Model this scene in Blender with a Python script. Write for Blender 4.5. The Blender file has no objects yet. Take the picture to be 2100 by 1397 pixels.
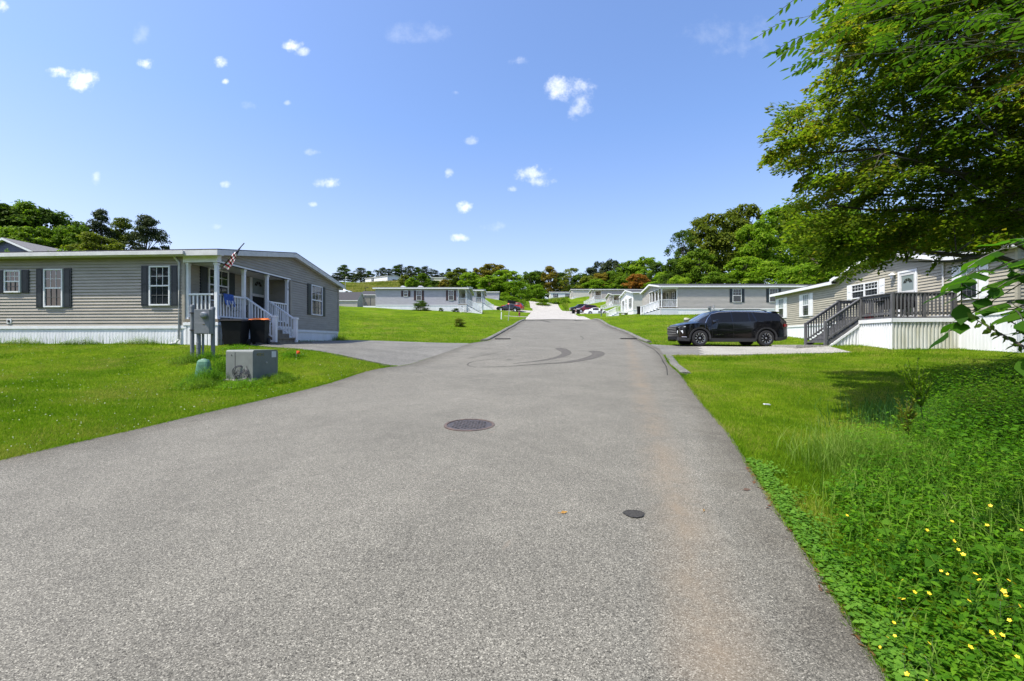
import bpy, math, random
import numpy as np
from mathutils import Vector, Matrix

# ---------------------------------------------------------------- camera
F = 933.0; CX = 1050.0; CY = 695.0; CH = 1.5       # focal length in photo pixels, principal point, camera height
scene = bpy.context.scene
col = scene.collection
cam_d = bpy.data.cameras.new("camera"); cam = bpy.data.objects.new("camera", cam_d); col.objects.link(cam)
cam_d.lens = 16.0; cam_d.sensor_width = 36.0; cam_d.clip_start = 0.05; cam_d.clip_end = 5000
cam_d.shift_y = 0.0017
cam.location = (0, 0, CH); cam.rotation_euler = (math.radians(90), 0, 0)
scene.camera = cam
# ---------------------------------------------------------------- light
SUN_EL = math.radians(62); SUN_AZ = math.atan2(-0.85, -0.46)      # azimuth measured clockwise from +Y
sd = Vector((math.sin(SUN_AZ) * math.cos(SUN_EL), math.cos(SUN_AZ) * math.cos(SUN_EL), math.sin(SUN_EL)))
sun_d = bpy.data.lights.new("sun", 'SUN'); sun_d.energy = 4.3; sun_d.angle = math.radians(0.55); sun_d.color = (1.0, 0.945, 0.84)
sun = bpy.data.objects.new("sun", sun_d); col.objects.link(sun)
sun.rotation_euler = sd.to_track_quat('Z', 'Y').to_euler(); sun.location = (-20, -10, 40)
world = bpy.data.worlds.new("World"); scene.world = world; world.use_nodes = True
wt = world.node_tree; wt.nodes.clear()
def wn(t, **k):
    n = wt.nodes.new(t)
    for a, b in k.items(): setattr(n, a, b)
    return n
def wm(op, a, b=None, c=None):
    n = wn('ShaderNodeMath', operation=op)
    for i, v in enumerate((a, b, c)):
        if v is None: continue
        if isinstance(v, (int, float)): n.inputs[i].default_value = v
        else: wt.links.new(v, n.inputs[i])
    return n.outputs[0]
sky = wn('ShaderNodeTexSky', sky_type='NISHITA'); sky.sun_disc = False
sky.sun_elevation = SUN_EL; sky.sun_rotation = SUN_AZ; sky.altitude = 300; sky.air_density = 1.0; sky.dust_density = 2.6; sky.ozone_density = 2.0
tc = wn('ShaderNodeTexCoord'); sep = wn('ShaderNodeSeparateXYZ'); wt.links.new(tc.outputs['Generated'], sep.inputs[0])
ysafe = wm('MAXIMUM', sep.outputs[1], 0.05)
U = wm('DIVIDE', sep.outputs[0], ysafe); V = wm('DIVIDE', sep.outputs[2], ysafe)
comb = wn('ShaderNodeCombineXYZ'); wt.links.new(U, comb.inputs[0]); wt.links.new(V, comb.inputs[1])
nz = wn('ShaderNodeTexNoise'); nz.inputs['Scale'].default_value = 26; nz.inputs['Detail'].default_value = 6; nz.inputs['Roughness'].default_value = 0.62
wt.links.new(comb.outputs[0], nz.inputs['Vector'])
nz2 = wn('ShaderNodeTexNoise'); nz2.inputs['Scale'].default_value = 9; nz2.inputs['Detail'].default_value = 4
wt.links.new(comb.outputs[0], nz2.inputs['Vector'])
noise = wm('MULTIPLY', wm('SUBTRACT', wm('ADD', nz.outputs['Fac'], wm('MULTIPLY', nz2.outputs['Fac'], 0.6)), 0.8), 3.0)
CLOUDS = [(125, 142, 46, 15, 1), (172, 158, 38, 26, 1), (298, 122, 28, 16, .9), (452, 122, 20, 15, .9), (463, 160, 10, 8, .7), (600, 86, 30, 18, .95), (622, 98, 24, 14, .6),
          (1062, 117, 34, 12, .35), (1165, 176, 66, 36, .8), (1190, 200, 40, 44, .5), (672, 368, 34, 14, .85), (1095, 350, 44, 24, .9), (1110, 362, 36, 18, .7), (922, 350, 14, 14, .6),
          (954, 415, 21, 17, 1), (940, 482, 28, 11, .8), (1045, 381, 22, 9, .6), (198, 360, 13, 18, .4), (463, 370, 17, 10, .6), (643, 412, 14, 7, .5), (445, 457, 18, 8, .4), (967, 280, 18, 11, .4), (4, 5, 22, 18, .9),
          (860, 60, 90, 30, .12), (290, 60, 20, 34, .15), (1500, 60, 120, 50, .10), (640, 305, 20, 9, .25), (1010, 460, 30, 16, .2), (510, 210, 24, 12, .2), (590, 204, 10, 7, .35), (935, 184, 13, 6, .3)]
tot = None
for (px, py, a, b, s) in CLOUDS:
    du = wm('MULTIPLY', wm('SUBTRACT', U, (px - CX) / F), F / a)
    dv = wm('MULTIPLY', wm('SUBTRACT', V, (CY - py) / F), F / b)
    r = wm('ADD', wm('MULTIPLY', du, du), wm('MULTIPLY', dv, dv))
    f = wm('ADD', wm('SUBTRACT', 0.75, r), noise)
    mr = wn('ShaderNodeMapRange', interpolation_type='SMOOTHSTEP'); mr.inputs[1].default_value = 0.0; mr.inputs[2].default_value = 1.5; mr.inputs[4].default_value = s
    wt.links.new(f, mr.inputs[0])
    # outside a circle three radii wide there is no cloud at all
    g = wm('MULTIPLY', mr.outputs[0], wm('LESS_THAN', r, 2.4))
    tot = g if tot is None else wm('MAXIMUM', tot, g)
tot = wm('MULTIPLY', tot, wm('GREATER_THAN', sep.outputs[1], 0.06))
hs = wn('ShaderNodeHueSaturation'); hs.inputs['Saturation'].default_value = 1.08; hs.inputs['Value'].default_value = 1.0; wt.links.new(sky.outputs[0], hs.inputs['Color'])
mix = wn('ShaderNodeMix', data_type='RGBA'); wt.links.new(tot, mix.inputs[0]); tn = wn('ShaderNodeMix', data_type='RGBA', blend_type='MULTIPLY'); tn.inputs[0].default_value = 1.0; wt.links.new(hs.outputs[0], tn.inputs[6]); wt.links.new(tn.outputs[2], mix.inputs[6])
el = wn('ShaderNodeMapRange'); el.inputs[1].default_value = 0.0; el.inputs[2].default_value = 0.42; wt.links.new(sep.outputs[2], el.inputs[0])
hz = wn('ShaderNodeMix', data_type='RGBA'); hz.inputs[6].default_value = (1.27, 1.0, .95, 1); hz.inputs[7].default_value = (.95, .99, 1.12, 1); wt.links.new(el.outputs[0], hz.inputs[0]); wt.links.new(hz.outputs[2], tn.inputs[7]); mix.inputs[7].default_value = (6.4, 6.4, 6.0, 1)
bg = wn('ShaderNodeBackground'); bg.inputs[1].default_value = 0.15; wt.links.new(mix.outputs[2], bg.inputs[0])
wo = wn('ShaderNodeOutputWorld'); wt.links.new(bg.outputs[0], wo.inputs[0])
scene.view_settings.view_transform = 'Standard'; scene.view_settings.look = 'None'
scene.view_settings.exposure = 0.76; scene.view_settings.gamma = 1.0
scene.render.engine = 'CYCLES'
scene.cycles.use_denoising = True; scene.cycles.max_bounces = 6; scene.cycles.transparent_max_bounces = 6

rng = np.random.default_rng(7); random.seed(7)
def W(px, py, d): return Vector(((px - CX) / F * d, d, CH + (CY - py) / F * d))

# ---------------------------------------------------------------- materials
MATS = {}
def nodes_of(name):
    m = bpy.data.materials.new(name); m.use_nodes = True; nt = m.node_tree
    return m, nt, nt.nodes['Principled BSDF']
def mat(name, c, c2=None, scale=4.0, rough=0.6, metal=0.0, bump=0.0, bscale=40.0, spec=0.5, stretch=None, coat=0.0, detail=4):
    """plain or two-tone noise-mottled surface"""
    if name in MATS: return MATS[name]
    m, nt, p = nodes_of(name); L = nt.links
    p.inputs['Roughness'].default_value = rough; p.inputs['Metallic'].default_value = metal
    p.inputs['Specular IOR Level'].default_value = spec; p.inputs['Coat Weight'].default_value = coat
    if c2 is None: c2 = tuple(v * 0.86 for v in c)
    t = nt.nodes.new('ShaderNodeTexCoord'); mp = nt.nodes.new('ShaderNodeMapping'); L.new(t.outputs['Object'], mp.inputs[0])
    if stretch: mp.inputs['Scale'].default_value = stretch
    n = nt.nodes.new('ShaderNodeTexNoise'); n.inputs['Scale'].default_value = scale; n.inputs['Detail'].default_value = detail; n.inputs['Roughness'].default_value = 0.65
    L.new(mp.outputs[0], n.inputs['Vector'])
    r = nt.nodes.new('ShaderNodeValToRGB'); r.color_ramp.elements[0].position = 0.35; r.color_ramp.elements[1].position = 0.65
    r.color_ramp.elements[0].color = (*c2, 1); r.color_ramp.elements[1].color = (*c, 1)
    L.new(n.outputs['Fac'], r.inputs[0]); L.new(r.outputs[0], p.inputs['Base Color'])
    if bump:
        nb = nt.nodes.new('ShaderNodeTexNoise'); nb.inputs['Scale'].default_value = bscale; nb.inputs['Detail'].default_value = 3; L.new(mp.outputs[0], nb.inputs['Vector'])
        b = nt.nodes.new('ShaderNodeBump'); b.inputs['Strength'].default_value = bump; b.inputs['Distance'].default_value = 0.01
        L.new(nb.outputs['Fac'], b.inputs['Height']); L.new(b.outputs[0], p.inputs['Normal'])
    MATS[name] = m; return m
def leafmat(name, cols, trans=0.35, rough=0.55, nsc=.55, amp=1.5):
    """leaves: each leaf its own tone, light passing through"""
    if name in MATS: return MATS[name]
    m, nt, p = nodes_of(name); L = nt.links
    g = nt.nodes.new('ShaderNodeNewGeometry'); t = nt.nodes.new('ShaderNodeTexCoord')
    oi = nt.nodes.new('ShaderNodeObjectInfo')
    n = nt.nodes.new('ShaderNodeTexNoise'); n.inputs['Scale'].default_value = nsc; n.inputs['Detail'].default_value = 5; L.new(t.outputs['Object'], n.inputs['Vector'])
    a = nt.nodes.new('ShaderNodeMath'); a.operation = 'MULTIPLY_ADD'; a.inputs[1].default_value = 0.55; L.new(g.outputs['Random Per Island'], a.inputs[0])
    b = nt.nodes.new('ShaderNodeMath'); b.operation = 'MULTIPLY_ADD'; b.inputs[1].default_value = amp; b.inputs[2].default_value = .13 - amp / 2; L.new(n.outputs['Fac'], b.inputs[0])
    c0 = nt.nodes.new('ShaderNodeMath'); c0.operation = 'MULTIPLY_ADD'; c0.inputs[1].default_value = 0.3; L.new(oi.outputs['Random'], c0.inputs[0]); L.new(b.outputs[0], c0.inputs[2])
    L.new(c0.outputs[0], a.inputs[2])
    r = nt.nodes.new('ShaderNodeValToRGB')
    els = r.color_ramp.elements; els.remove(els[1])
    for i, c in enumerate(cols):
        e = els[0] if i == 0 else els.new(0.12 + 0.8 * i / (len(cols) - 1))
        e.position = 0.12 + 0.8 * i / (len(cols) - 1); e.color = (*c, 1)
    L.new(a.outputs[0], r.inputs[0]); L.new(r.outputs[0], p.inputs['Base Color'])
    p.inputs['Roughness'].default_value = rough; p.inputs['Specular IOR Level'].default_value = 0.05
    tr = nt.nodes.new('ShaderNodeBsdfTranslucent'); mc = nt.nodes.new('ShaderNodeMix'); mc.data_type = 'RGBA'; mc.blend_type = 'MULTIPLY'; mc.inputs[0].default_value = 1.0
    L.new(r.outputs[0], mc.inputs[6]); mc.inputs[7].default_value = (1.5, 1.7, 0.7, 1); L.new(mc.outputs[2], tr.inputs[0])
    mx = nt.nodes.new('ShaderNodeMixShader'); mx.inputs[0].default_value = trans
    L.new(p.outputs[0], mx.inputs[1]); L.new(tr.outputs[0], mx.inputs[2])
    L.new(mx.outputs[0], nt.nodes['Material Output'].inputs[0])
    MATS[name] = m; return m

# ---------------------------------------------------------------- mesh helpers
class MB:
    """collects shapes and links them as ONE mesh object"""
    def __init__(s, frame=None): s.v = []; s.f = []; s.m = []; s.frame = frame; s.smooth = False
    def P(s, p):
        if s.frame is None: return Vector(p)
        O, Uv, Vv = s.frame
        return Uv * p[0] + Vv * p[1] + Vector((0, 0, p[2]))
    def poly(s, pts, m=0, raw=False):
        i = len(s.v); s.v += [tuple(Vector(p) if raw else s.P(p)) for p in pts]; s.f.append(tuple(range(i, i + len(pts)))); s.m.append(m)
    def hexa(s, c, m=0):
        i = len(s.v); s.v += [tuple(s.P(p)) for p in c]
        for q in ((0, 1, 2, 3), (7, 6, 5, 4), (0, 4, 5, 1), (1, 5, 6, 2), (2, 6, 7, 3), (3, 7, 4, 0)):
            s.f.append(tuple(i + k for k in q)); s.m.append(m)
    def box(s, a0, a1, b0, b1, z0, z1, m=0):
        s.hexa([(a0, b0, z0), (a1, b0, z0), (a1, b1, z0), (a0, b1, z0), (a0, b0, z1), (a1, b0, z1), (a1, b1, z1), (a0, b1, z1)], m)
    def beam(s, p, q, w, h, m=0):
        """bar from p to q, w wide sideways, h tall (vertical ends)"""
        p = Vector(p); q = Vector(q); d = Vector((q.x - p.x, q.y - p.y, 0))
        if d.length < 1e-5: d = Vector((1, 0, 0))
        n = Vector((-d.y, d.x, 0)).normalized() * (w / 2); k = Vector((0, 0, h / 2))
        s.hexa([p - n - k, q - n - k, q + n - k, p + n - k, p - n + k, q - n + k, q + n + k, p + n + k], m)
    def tube(s, pts, rad, seg=8, m=0, cap=True):
        pts = [Vector(p) for p in pts]
        if isinstance(rad, (int, float)): rad = [rad] * len(pts)
        base = len(s.v)
        for i, p in enumerate(pts):
            t = (pts[min(i + 1, len(pts) - 1)] - pts[max(i - 1, 0)]).normalized()
            a = t.cross(Vector((0, 0, 1)));  a = a.normalized() if a.length > 1e-3 else Vector((1, 0, 0)); b = t.cross(a)
            for k in range(seg):
                th = 2 * math.pi * k / seg; s.v.append(tuple(s.P(p + (a * math.cos(th) + b * math.sin(th)) * rad[i])))
        for i in range(len(pts) - 1):
            for k in range(seg):
                k2 = (k + 1) % seg
                s.f.append((base + i * seg + k, base + i * seg + k2, base + (i + 1) * seg + k2, base + (i + 1) * seg + k)); s.m.append(m)
        if cap:
            s.f.append(tuple(base + k for k in reversed(range(seg)))); s.m.append(m)
            s.f.append(tuple(base + (len(pts) - 1) * seg + k for k in range(seg))); s.m.append(m)
    def disc(s, c, axis, prof, seg=24, m=0, mfun=None):
        """lathe: prof = [(radius, offset along axis)]"""
        c = Vector(c); ax = Vector(axis).normalized(); a = ax.cross(Vector((0, 0, 1))); a = a.normalized() if a.length > 1e-3 else Vector((1, 0, 0)); b = ax.cross(a)
        base = len(s.v)
        for (r, o) in prof:
            for k in range(seg):
                th = 2 * math.pi * k / seg; s.v.append(tuple(s.P(c + ax * o + (a * math.cos(th) + b * math.sin(th)) * max(r, 1e-4))))
        for i in range(len(prof) - 1):
            for k in range(seg):
                k2 = (k + 1) % seg
                s.f.append((base + i * seg + k, base + i * seg + k2, base + (i + 1) * seg + k2, base + (i + 1) * seg + k)); s.m.append(mfun(i) if mfun else m)
    def build(s, name, mats, parent=None, smooth=False, bevel=0.0):
        me = bpy.data.meshes.new(name); me.from_pydata(s.v, [], s.f); me.update()
        if not isinstance(mats, (list, tuple)): mats = [mats]
        for mm in mats: me.materials.append(mm)
        me.polygons.foreach_set('material_index', s.m)
        if smooth:
            me.polygons.foreach_set('use_smooth', [True] * len(me.polygons)); me.set_sharp_from_angle(angle=math.radians(38))
        o = bpy.data.objects.new(name, me); col.objects.link(o)
        if parent is not None: o.parent = parent
        if bevel:
            b = o.modifiers.new('bevel', 'BEVEL'); b.width = bevel; b.segments = 2; b.limit_method = 'ANGLE'
        return o
def tag(o, label=None, cat=None, group=None, kind=None):
    if label: o['label'] = label
    if cat: o['category'] = cat
    if group: o['group'] = group
    if kind: o['kind'] = kind
    return o
def thing(name, label, cat, loc=(0, 0, 0), group=None, rz=0.0):
    o = bpy.data.objects.new(name, None); col.objects.link(o); o.location = loc; o.rotation_euler = (0, 0, rz); o.empty_display_size = 0.3
    return tag(o, label, cat, group)
def copy_tree(o, parent=None):
    c = o.copy(); col.objects.link(c); c.parent = parent
    for ch in list(o.children): copy_tree(ch, c)
    return c
def npmesh(name, verts, faces_n, k, mats, parent=None, smooth=False):
    """verts (M,3), faces consecutive groups of k vertices"""
    me = bpy.data.meshes.new(name); nv = len(verts)
    me.vertices.add(nv); me.vertices.foreach_set('co', verts.astype(np.float32).ravel())
    me.loops.add(nv); me.loops.foreach_set('vertex_index', np.arange(nv, dtype=np.int32))
    me.polygons.add(faces_n); me.polygons.foreach_set('loop_start', np.arange(0, nv, k, dtype=np.int32))
    me.update(calc_edges=True)
    for mm in (mats if isinstance(mats, (list, tuple)) else [mats]): me.materials.append(mm)
    if smooth: me.polygons.foreach_set('use_smooth', np.ones(faces_n, dtype=bool))
    o = bpy.data.objects.new(name, me); col.objects.link(o)
    if parent is not None: o.parent = parent
    return o
def nrm(a): return a / np.maximum(np.linalg.norm(a, axis=1, keepdims=True), 1e-9)
def leaves(c, d, n, ln, wd, fold=0.0):
    """(N,4,3) leaf quads: base, side, tip, side. c base point, d direction, n normal"""
    d = nrm(d); s = nrm(np.cross(n, d)); n2 = np.cross(d, s)
    ln = np.asarray(ln).reshape(-1, 1); wd = np.asarray(wd).reshape(-1, 1)
    mid = c + d * ln * 0.45
    q = np.stack([c, mid + s * wd / 2 - n2 * fold * wd, c + d * ln, mid - s * wd / 2 - n2 * fold * wd], 1)
    return q.reshape(-1, 3)
def text_part(name, s, size, m, parent, mw, extrude=0.002, bold=0.0):
    cu = bpy.data.curves.new(name, 'FONT'); cu.body = s; cu.size = size; cu.extrude = extrude; cu.align_x = 'CENTER'; cu.align_y = 'CENTER'; cu.offset = bold
    t = bpy.data.objects.new('tmp', cu); col.objects.link(t)
    me = bpy.data.meshes.new_from_object(t.evaluated_get(bpy.context.evaluated_depsgraph_get()))
    bpy.data.objects.remove(t)
    me.transform(mw); me.materials.clear(); me.materials.append(m)
    o = bpy.data.objects.new(name, me); col.objects.link(o); o.parent = parent
    return o

# ---------------------------------------------------------------- terrain
RD = np.array([-12, 0, 10, 17, 20, 24, 30, 40, 51, 70, 89, 110, 136, 150, 170.])
RZ = np.array([-2.18, -1.5, -.93, -.53, -.34, -.06, .50, 1.45, 2.50, 4.20, 5.80, 7.70, 10.2, 11.8, 13.4])
LD = np.array([-12, 0, 4.6, 6.63, 10, 13.2, 17.5, 23.7, 25.5, 34, 51, 70, 95, 120, 136, 150, 170.])
LX = np.array([-8.6, -6.15, -5.2, -4.8, -4.05, -3.25, -2.83, -2.2, -1.3, -.36, 1.5, 2.6, 4.3, 4.7, 4.5, 4.0, 2.5])
RDD = np.array([-12, 0, 1.85, 3.23, 5.64, 8, 10.9, 14, 17.2, 20, 23.5, 26, 33, 51, 70, 89, 110, 136, 150, 170.])
RX = np.array([-1.2, 1.2, 1.55, 1.97, 2.72, 3.35, 4.1, 4.85, 5.75, 6.5, 7.1, 7.25, 7.96, 8.9, 10.1, 11.2, 12.0, 12.6, 12.2, 10.0])
zr_ = lambda d: np.interp(d, RD, RZ); xl_ = lambda d: np.interp(d, LD, LX); xr_ = lambda d: np.interp(d, RDD, RX)
CP = []          # control points x, y, z (relative to the camera)
for d in (-12, -6, 0, 3, 6, 10, 14, 18, 22, 26, 32, 40, 51, 62, 76, 89, 110, 136, 160):
    z = float(zr_(d)); a = float(xl_(d)); b = float(xr_(d))
    CP += [(a, d, z), (b, d, z), ((a + b) / 2, d, z + 0.03)]
def cp(px, py, d): CP.append(((px - CX) / F * d, d, (CY - py) / F * d))
for q in [(385, 698, 14.7), (0, 698, 15.4), (0, 785, 8.5), (515, 777, 9.6), (418, 772, 10), (400, 730, 11.8), (600, 722, 12), (505, 700, 14.8), (250, 745, 11.5), (140, 860, 6.0), (200, 698, 15.2),
          (694, 691, 23.2), (740, 693, 22.5), (700, 668, 32), (700, 640, 47), (771, 624.5, 61), (940, 632, 61), (860, 664, 34), (860, 650, 42), (950, 652, 42), (1000, 641, 55), (958, 633, 61), (987, 636.5, 61),
          (1010, 628, 80), (975, 629, 80), (1015, 606, 100), (1057, 633.2, 91), (1030, 630.5, 90), (1060, 607, 128), (1100, 606.5, 175), (1040, 601, 150), (960, 604, 110),
          (750, 575, 185), (795, 571.5, 178), (825, 571, 186), (850, 572, 188), (900, 572, 195), (700, 580, 170), (715, 598, 110), (680, 600, 110), (720, 622.5, 72), (745, 622.5, 74), (755, 600, 105), (640, 595, 120), (780, 585, 140), (850, 600, 120),
          (1378, 722, 17.2), (1745, 715, 16.6), (1700, 702.5, 18.3), (1560, 705, 20.6), (1435, 704.5, 20.8), (1620, 701, 23.4), (1450, 699, 24), (1829, 709.4, 16.4), (1955, 709, 16.4), (2087, 714, 14.2), (1630, 686, 27), (1600, 682, 30),
          (1900, 760, 11), (2100, 758, 11), (1550, 770, 10.5), (1750, 860, 7), (2100, 900, 5.5), (1900, 1050, 3.6), (2100, 1200, 2.6),
          (1330, 673, 33), (1400, 668, 33), (1340, 654, 40), (1450, 652, 40), (1430, 638.5, 47.6), (1355, 639, 47.6), (1640, 639, 47.6), (1322, 638.5, 47.6), (1299, 637.5, 63.7), (1275, 638, 70), (1250, 642, 66), (1223, 640, 88),
          (1236, 628.5, 108), (1258, 622, 108), (1203, 618.5, 121), (1219, 614.5, 121), (1172, 632, 97), (1175, 605.6, 135), (1209, 607, 130), (1130, 606, 150), (1168, 606, 142), (1150, 613, 128), (1300, 615, 110)]: cp(*q)
CP += [(-150, -10, 0), (-60, -10, -1), (60, -12, -3.2), (150, -10, -4), (-60, 15, .8), (-150, 60, 8), (-150, 150, 18), (-150, 320, 34), (0, 320, 30), (150, 320, 34), (150, 60, 4), (150, 150, 16), (60, 60, 6), (40, 20, .6), (-20, 26, .3), (-22, 36, 3.2),
       (-40, 45, 5.5), (-110, 190, 27), (-40, 80, 8), (70, 150, 17), (-90, 110, 14), (45, 100, 11), (25, 10, -.8), (20, 0, -1.6), (12, 4, -1.0), (-30, 5, -.6), (-20, 0, -1.1), (30, 75, 8), (0, 220, 20), (-40, 230, 27), (20, 190, 17)]
CP = np.array(CP, float)
_x = CP[:, :2]; _S = 30.0
def _U(r2): return np.where(r2 > 1e-12, r2 * np.log(np.maximum(r2, 1e-12)), 0) * 0.5
n_ = len(CP); D2 = ((_x[:, None] - _x[None]) ** 2).sum(-1) / _S ** 2
K_ = _U(D2) + np.eye(n_) * 2e-5; P_ = np.c_[np.ones(n_), _x / _S]
A_ = np.block([[K_, P_], [P_.T, np.zeros((3, 3))]]); SOL = np.linalg.solve(A_, np.r_[CP[:, 2], 0, 0, 0])
def TPS(x, y):
    x = np.asarray(x, float); sh = x.shape; X = np.c_[x.ravel(), np.asarray(y, float).ravel()]; out = np.empty(len(X))
    for i in range(0, len(X), 20000):
        q = X[i:i + 20000]; d2 = ((q[:, None] - _x[None]) ** 2).sum(-1) / _S ** 2
        out[i:i + 20000] = _U(d2) @ SOL[:n_] + np.c_[np.ones(len(q)), q / _S] @ SOL[n_:]
    return out.reshape(sh) + CH
def grow(a, b, step, end, k):
    r = list(np.arange(a, b, step)); s = step
    while r[-1] < end: s *= k; r.append(r[-1] + s)
    return r
gx = np.array(sorted(set([-v for v in grow(0.3, 22, .3, 190, 1.07)] + [0.0] + grow(0.3, 22, .3, 190, 1.07))))
gy = np.array(sorted(set([-v for v in grow(0.3, 2, .3, 40, 1.25)] + [0.0] + grow(0.3, 30, .3, 330, 1.035))))
GX, GY = np.meshgrid(gx, gy, indexing='ij')
GZ = TPS(GX, GY)
def inside_road(x, y, m=0.0): return (x > xl_(y) + m) & (x < xr_(y) - m) & (y < 141)
def wob(x, y, s, seed): 
    r = np.random.default_rng(seed); o = 0
    for k in range(7):
        a = r.uniform(0, 6.28); f = s * r.uniform(.5, 1.8); o = o + np.sin((x * math.cos(a) + y * math.sin(a)) * f + r.uniform(0, 6.28))
    return o / 7
dist = np.minimum(np.abs(GX - xl_(GY)), np.abs(GX - xr_(GY)))
off = ~inside_road(GX, GY)
amp = np.clip(dist / 3, 0, 1) * off
GZ = GZ + amp * (wob(GX, GY, 1.6, 3) * .035 + wob(GX, GY, .45, 5) * .07)
PAVES = []       # polygons of driveways (x, y)
def in_poly(x, y, poly):
    r = np.zeros(np.shape(x), bool); n = len(poly)
    for i in range(n):
        x1, y1 = poly[i]; x2, y2 = poly[(i + 1) % n]
        c = ((y1 > y) != (y2 > y)) & (x < (x2 - x1) * (y - y1) / ((y2 - y1) if abs(y2 - y1) > 1e-9 else 1e-9) + x1); r ^= c
    return r
# ---------------------------------------------------------------- ground and roads
def ground_material():
    m, nt, p = nodes_of("lawn"); L = nt.links
    t = nt.nodes.new('ShaderNodeTexCoord')
    def noi(s, d=4, r=.6):
        n = nt.nodes.new('ShaderNodeTexNoise'); n.inputs['Scale'].default_value = s; n.inputs['Detail'].default_value = d; n.inputs['Roughness'].default_value = r; L.new(t.outputs['Object'], n.inputs['Vector']); return n.outputs['Fac']
    def ramp(f, a, b, ca, cb):
        r = nt.nodes.new('ShaderNodeValToRGB'); r.color_ramp.elements[0].position = a; r.color_ramp.elements[1].position = b; r.color_ramp.elements[0].color = (*ca, 1); r.color_ramp.elements[1].color = (*cb, 1); L.new(f, r.inputs[0]); return r.outputs[0]
    def mixc(f, a, b, bt='MIX'):
        x = nt.nodes.new('ShaderNodeMix'); x.data_type = 'RGBA'; x.blend_type = bt
        if isinstance(f, float): x.inputs[0].default_value = f
        else: L.new(f, x.inputs[0])
        L.new(a, x.inputs[6]); L.new(b, x.inputs[7]); return x.outputs[2]
    base = ramp(noi(.35, 5), .38, .62, (.090, .155, .006), (.145, .225, .008))
    dry = ramp(noi(.55, 6, .7), .54, .74, (0, 0, 0), (.7, .7, .7))
    brown = ramp(noi(6, 3), .3, .7, (.18, .165, .04), (.24, .22, .06))
    c = mixc(dry, base, brown)
    fine = ramp(noi(38, 4, .75), .32, .68, (.62, .62, .62), (1.12, 1.12, 1.12))
    c = mixc(1.0, c, fine, 'MULTIPLY')
    mid = ramp(noi(4.5, 5, .7), .3, .7, (.66, .70, .66), (1.12, 1.1, 1.08))
    c = mixc(1.0, c, mid, 'MULTIPLY')
    c = mixc(1.0, c, ramp(noi(1.3, 4, .6), .35, .65, (.70, .80, .70), (1.10, 1.05, 1.0)), 'MULTIPLY')
    L.new(c, p.inputs['Base Color']); p.inputs['Roughness'].default_value = .9; p.inputs['Specular IOR Level'].default_value = .03
    b = nt.nodes.new('ShaderNodeBump'); b.inputs['Strength'].default_value = .9; b.inputs['Distance'].default_value = .05; L.new(noi(45, 5, .7), b.inputs['Height']); L.new(b.outputs[0], p.inputs['Normal'])
    return m
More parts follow.
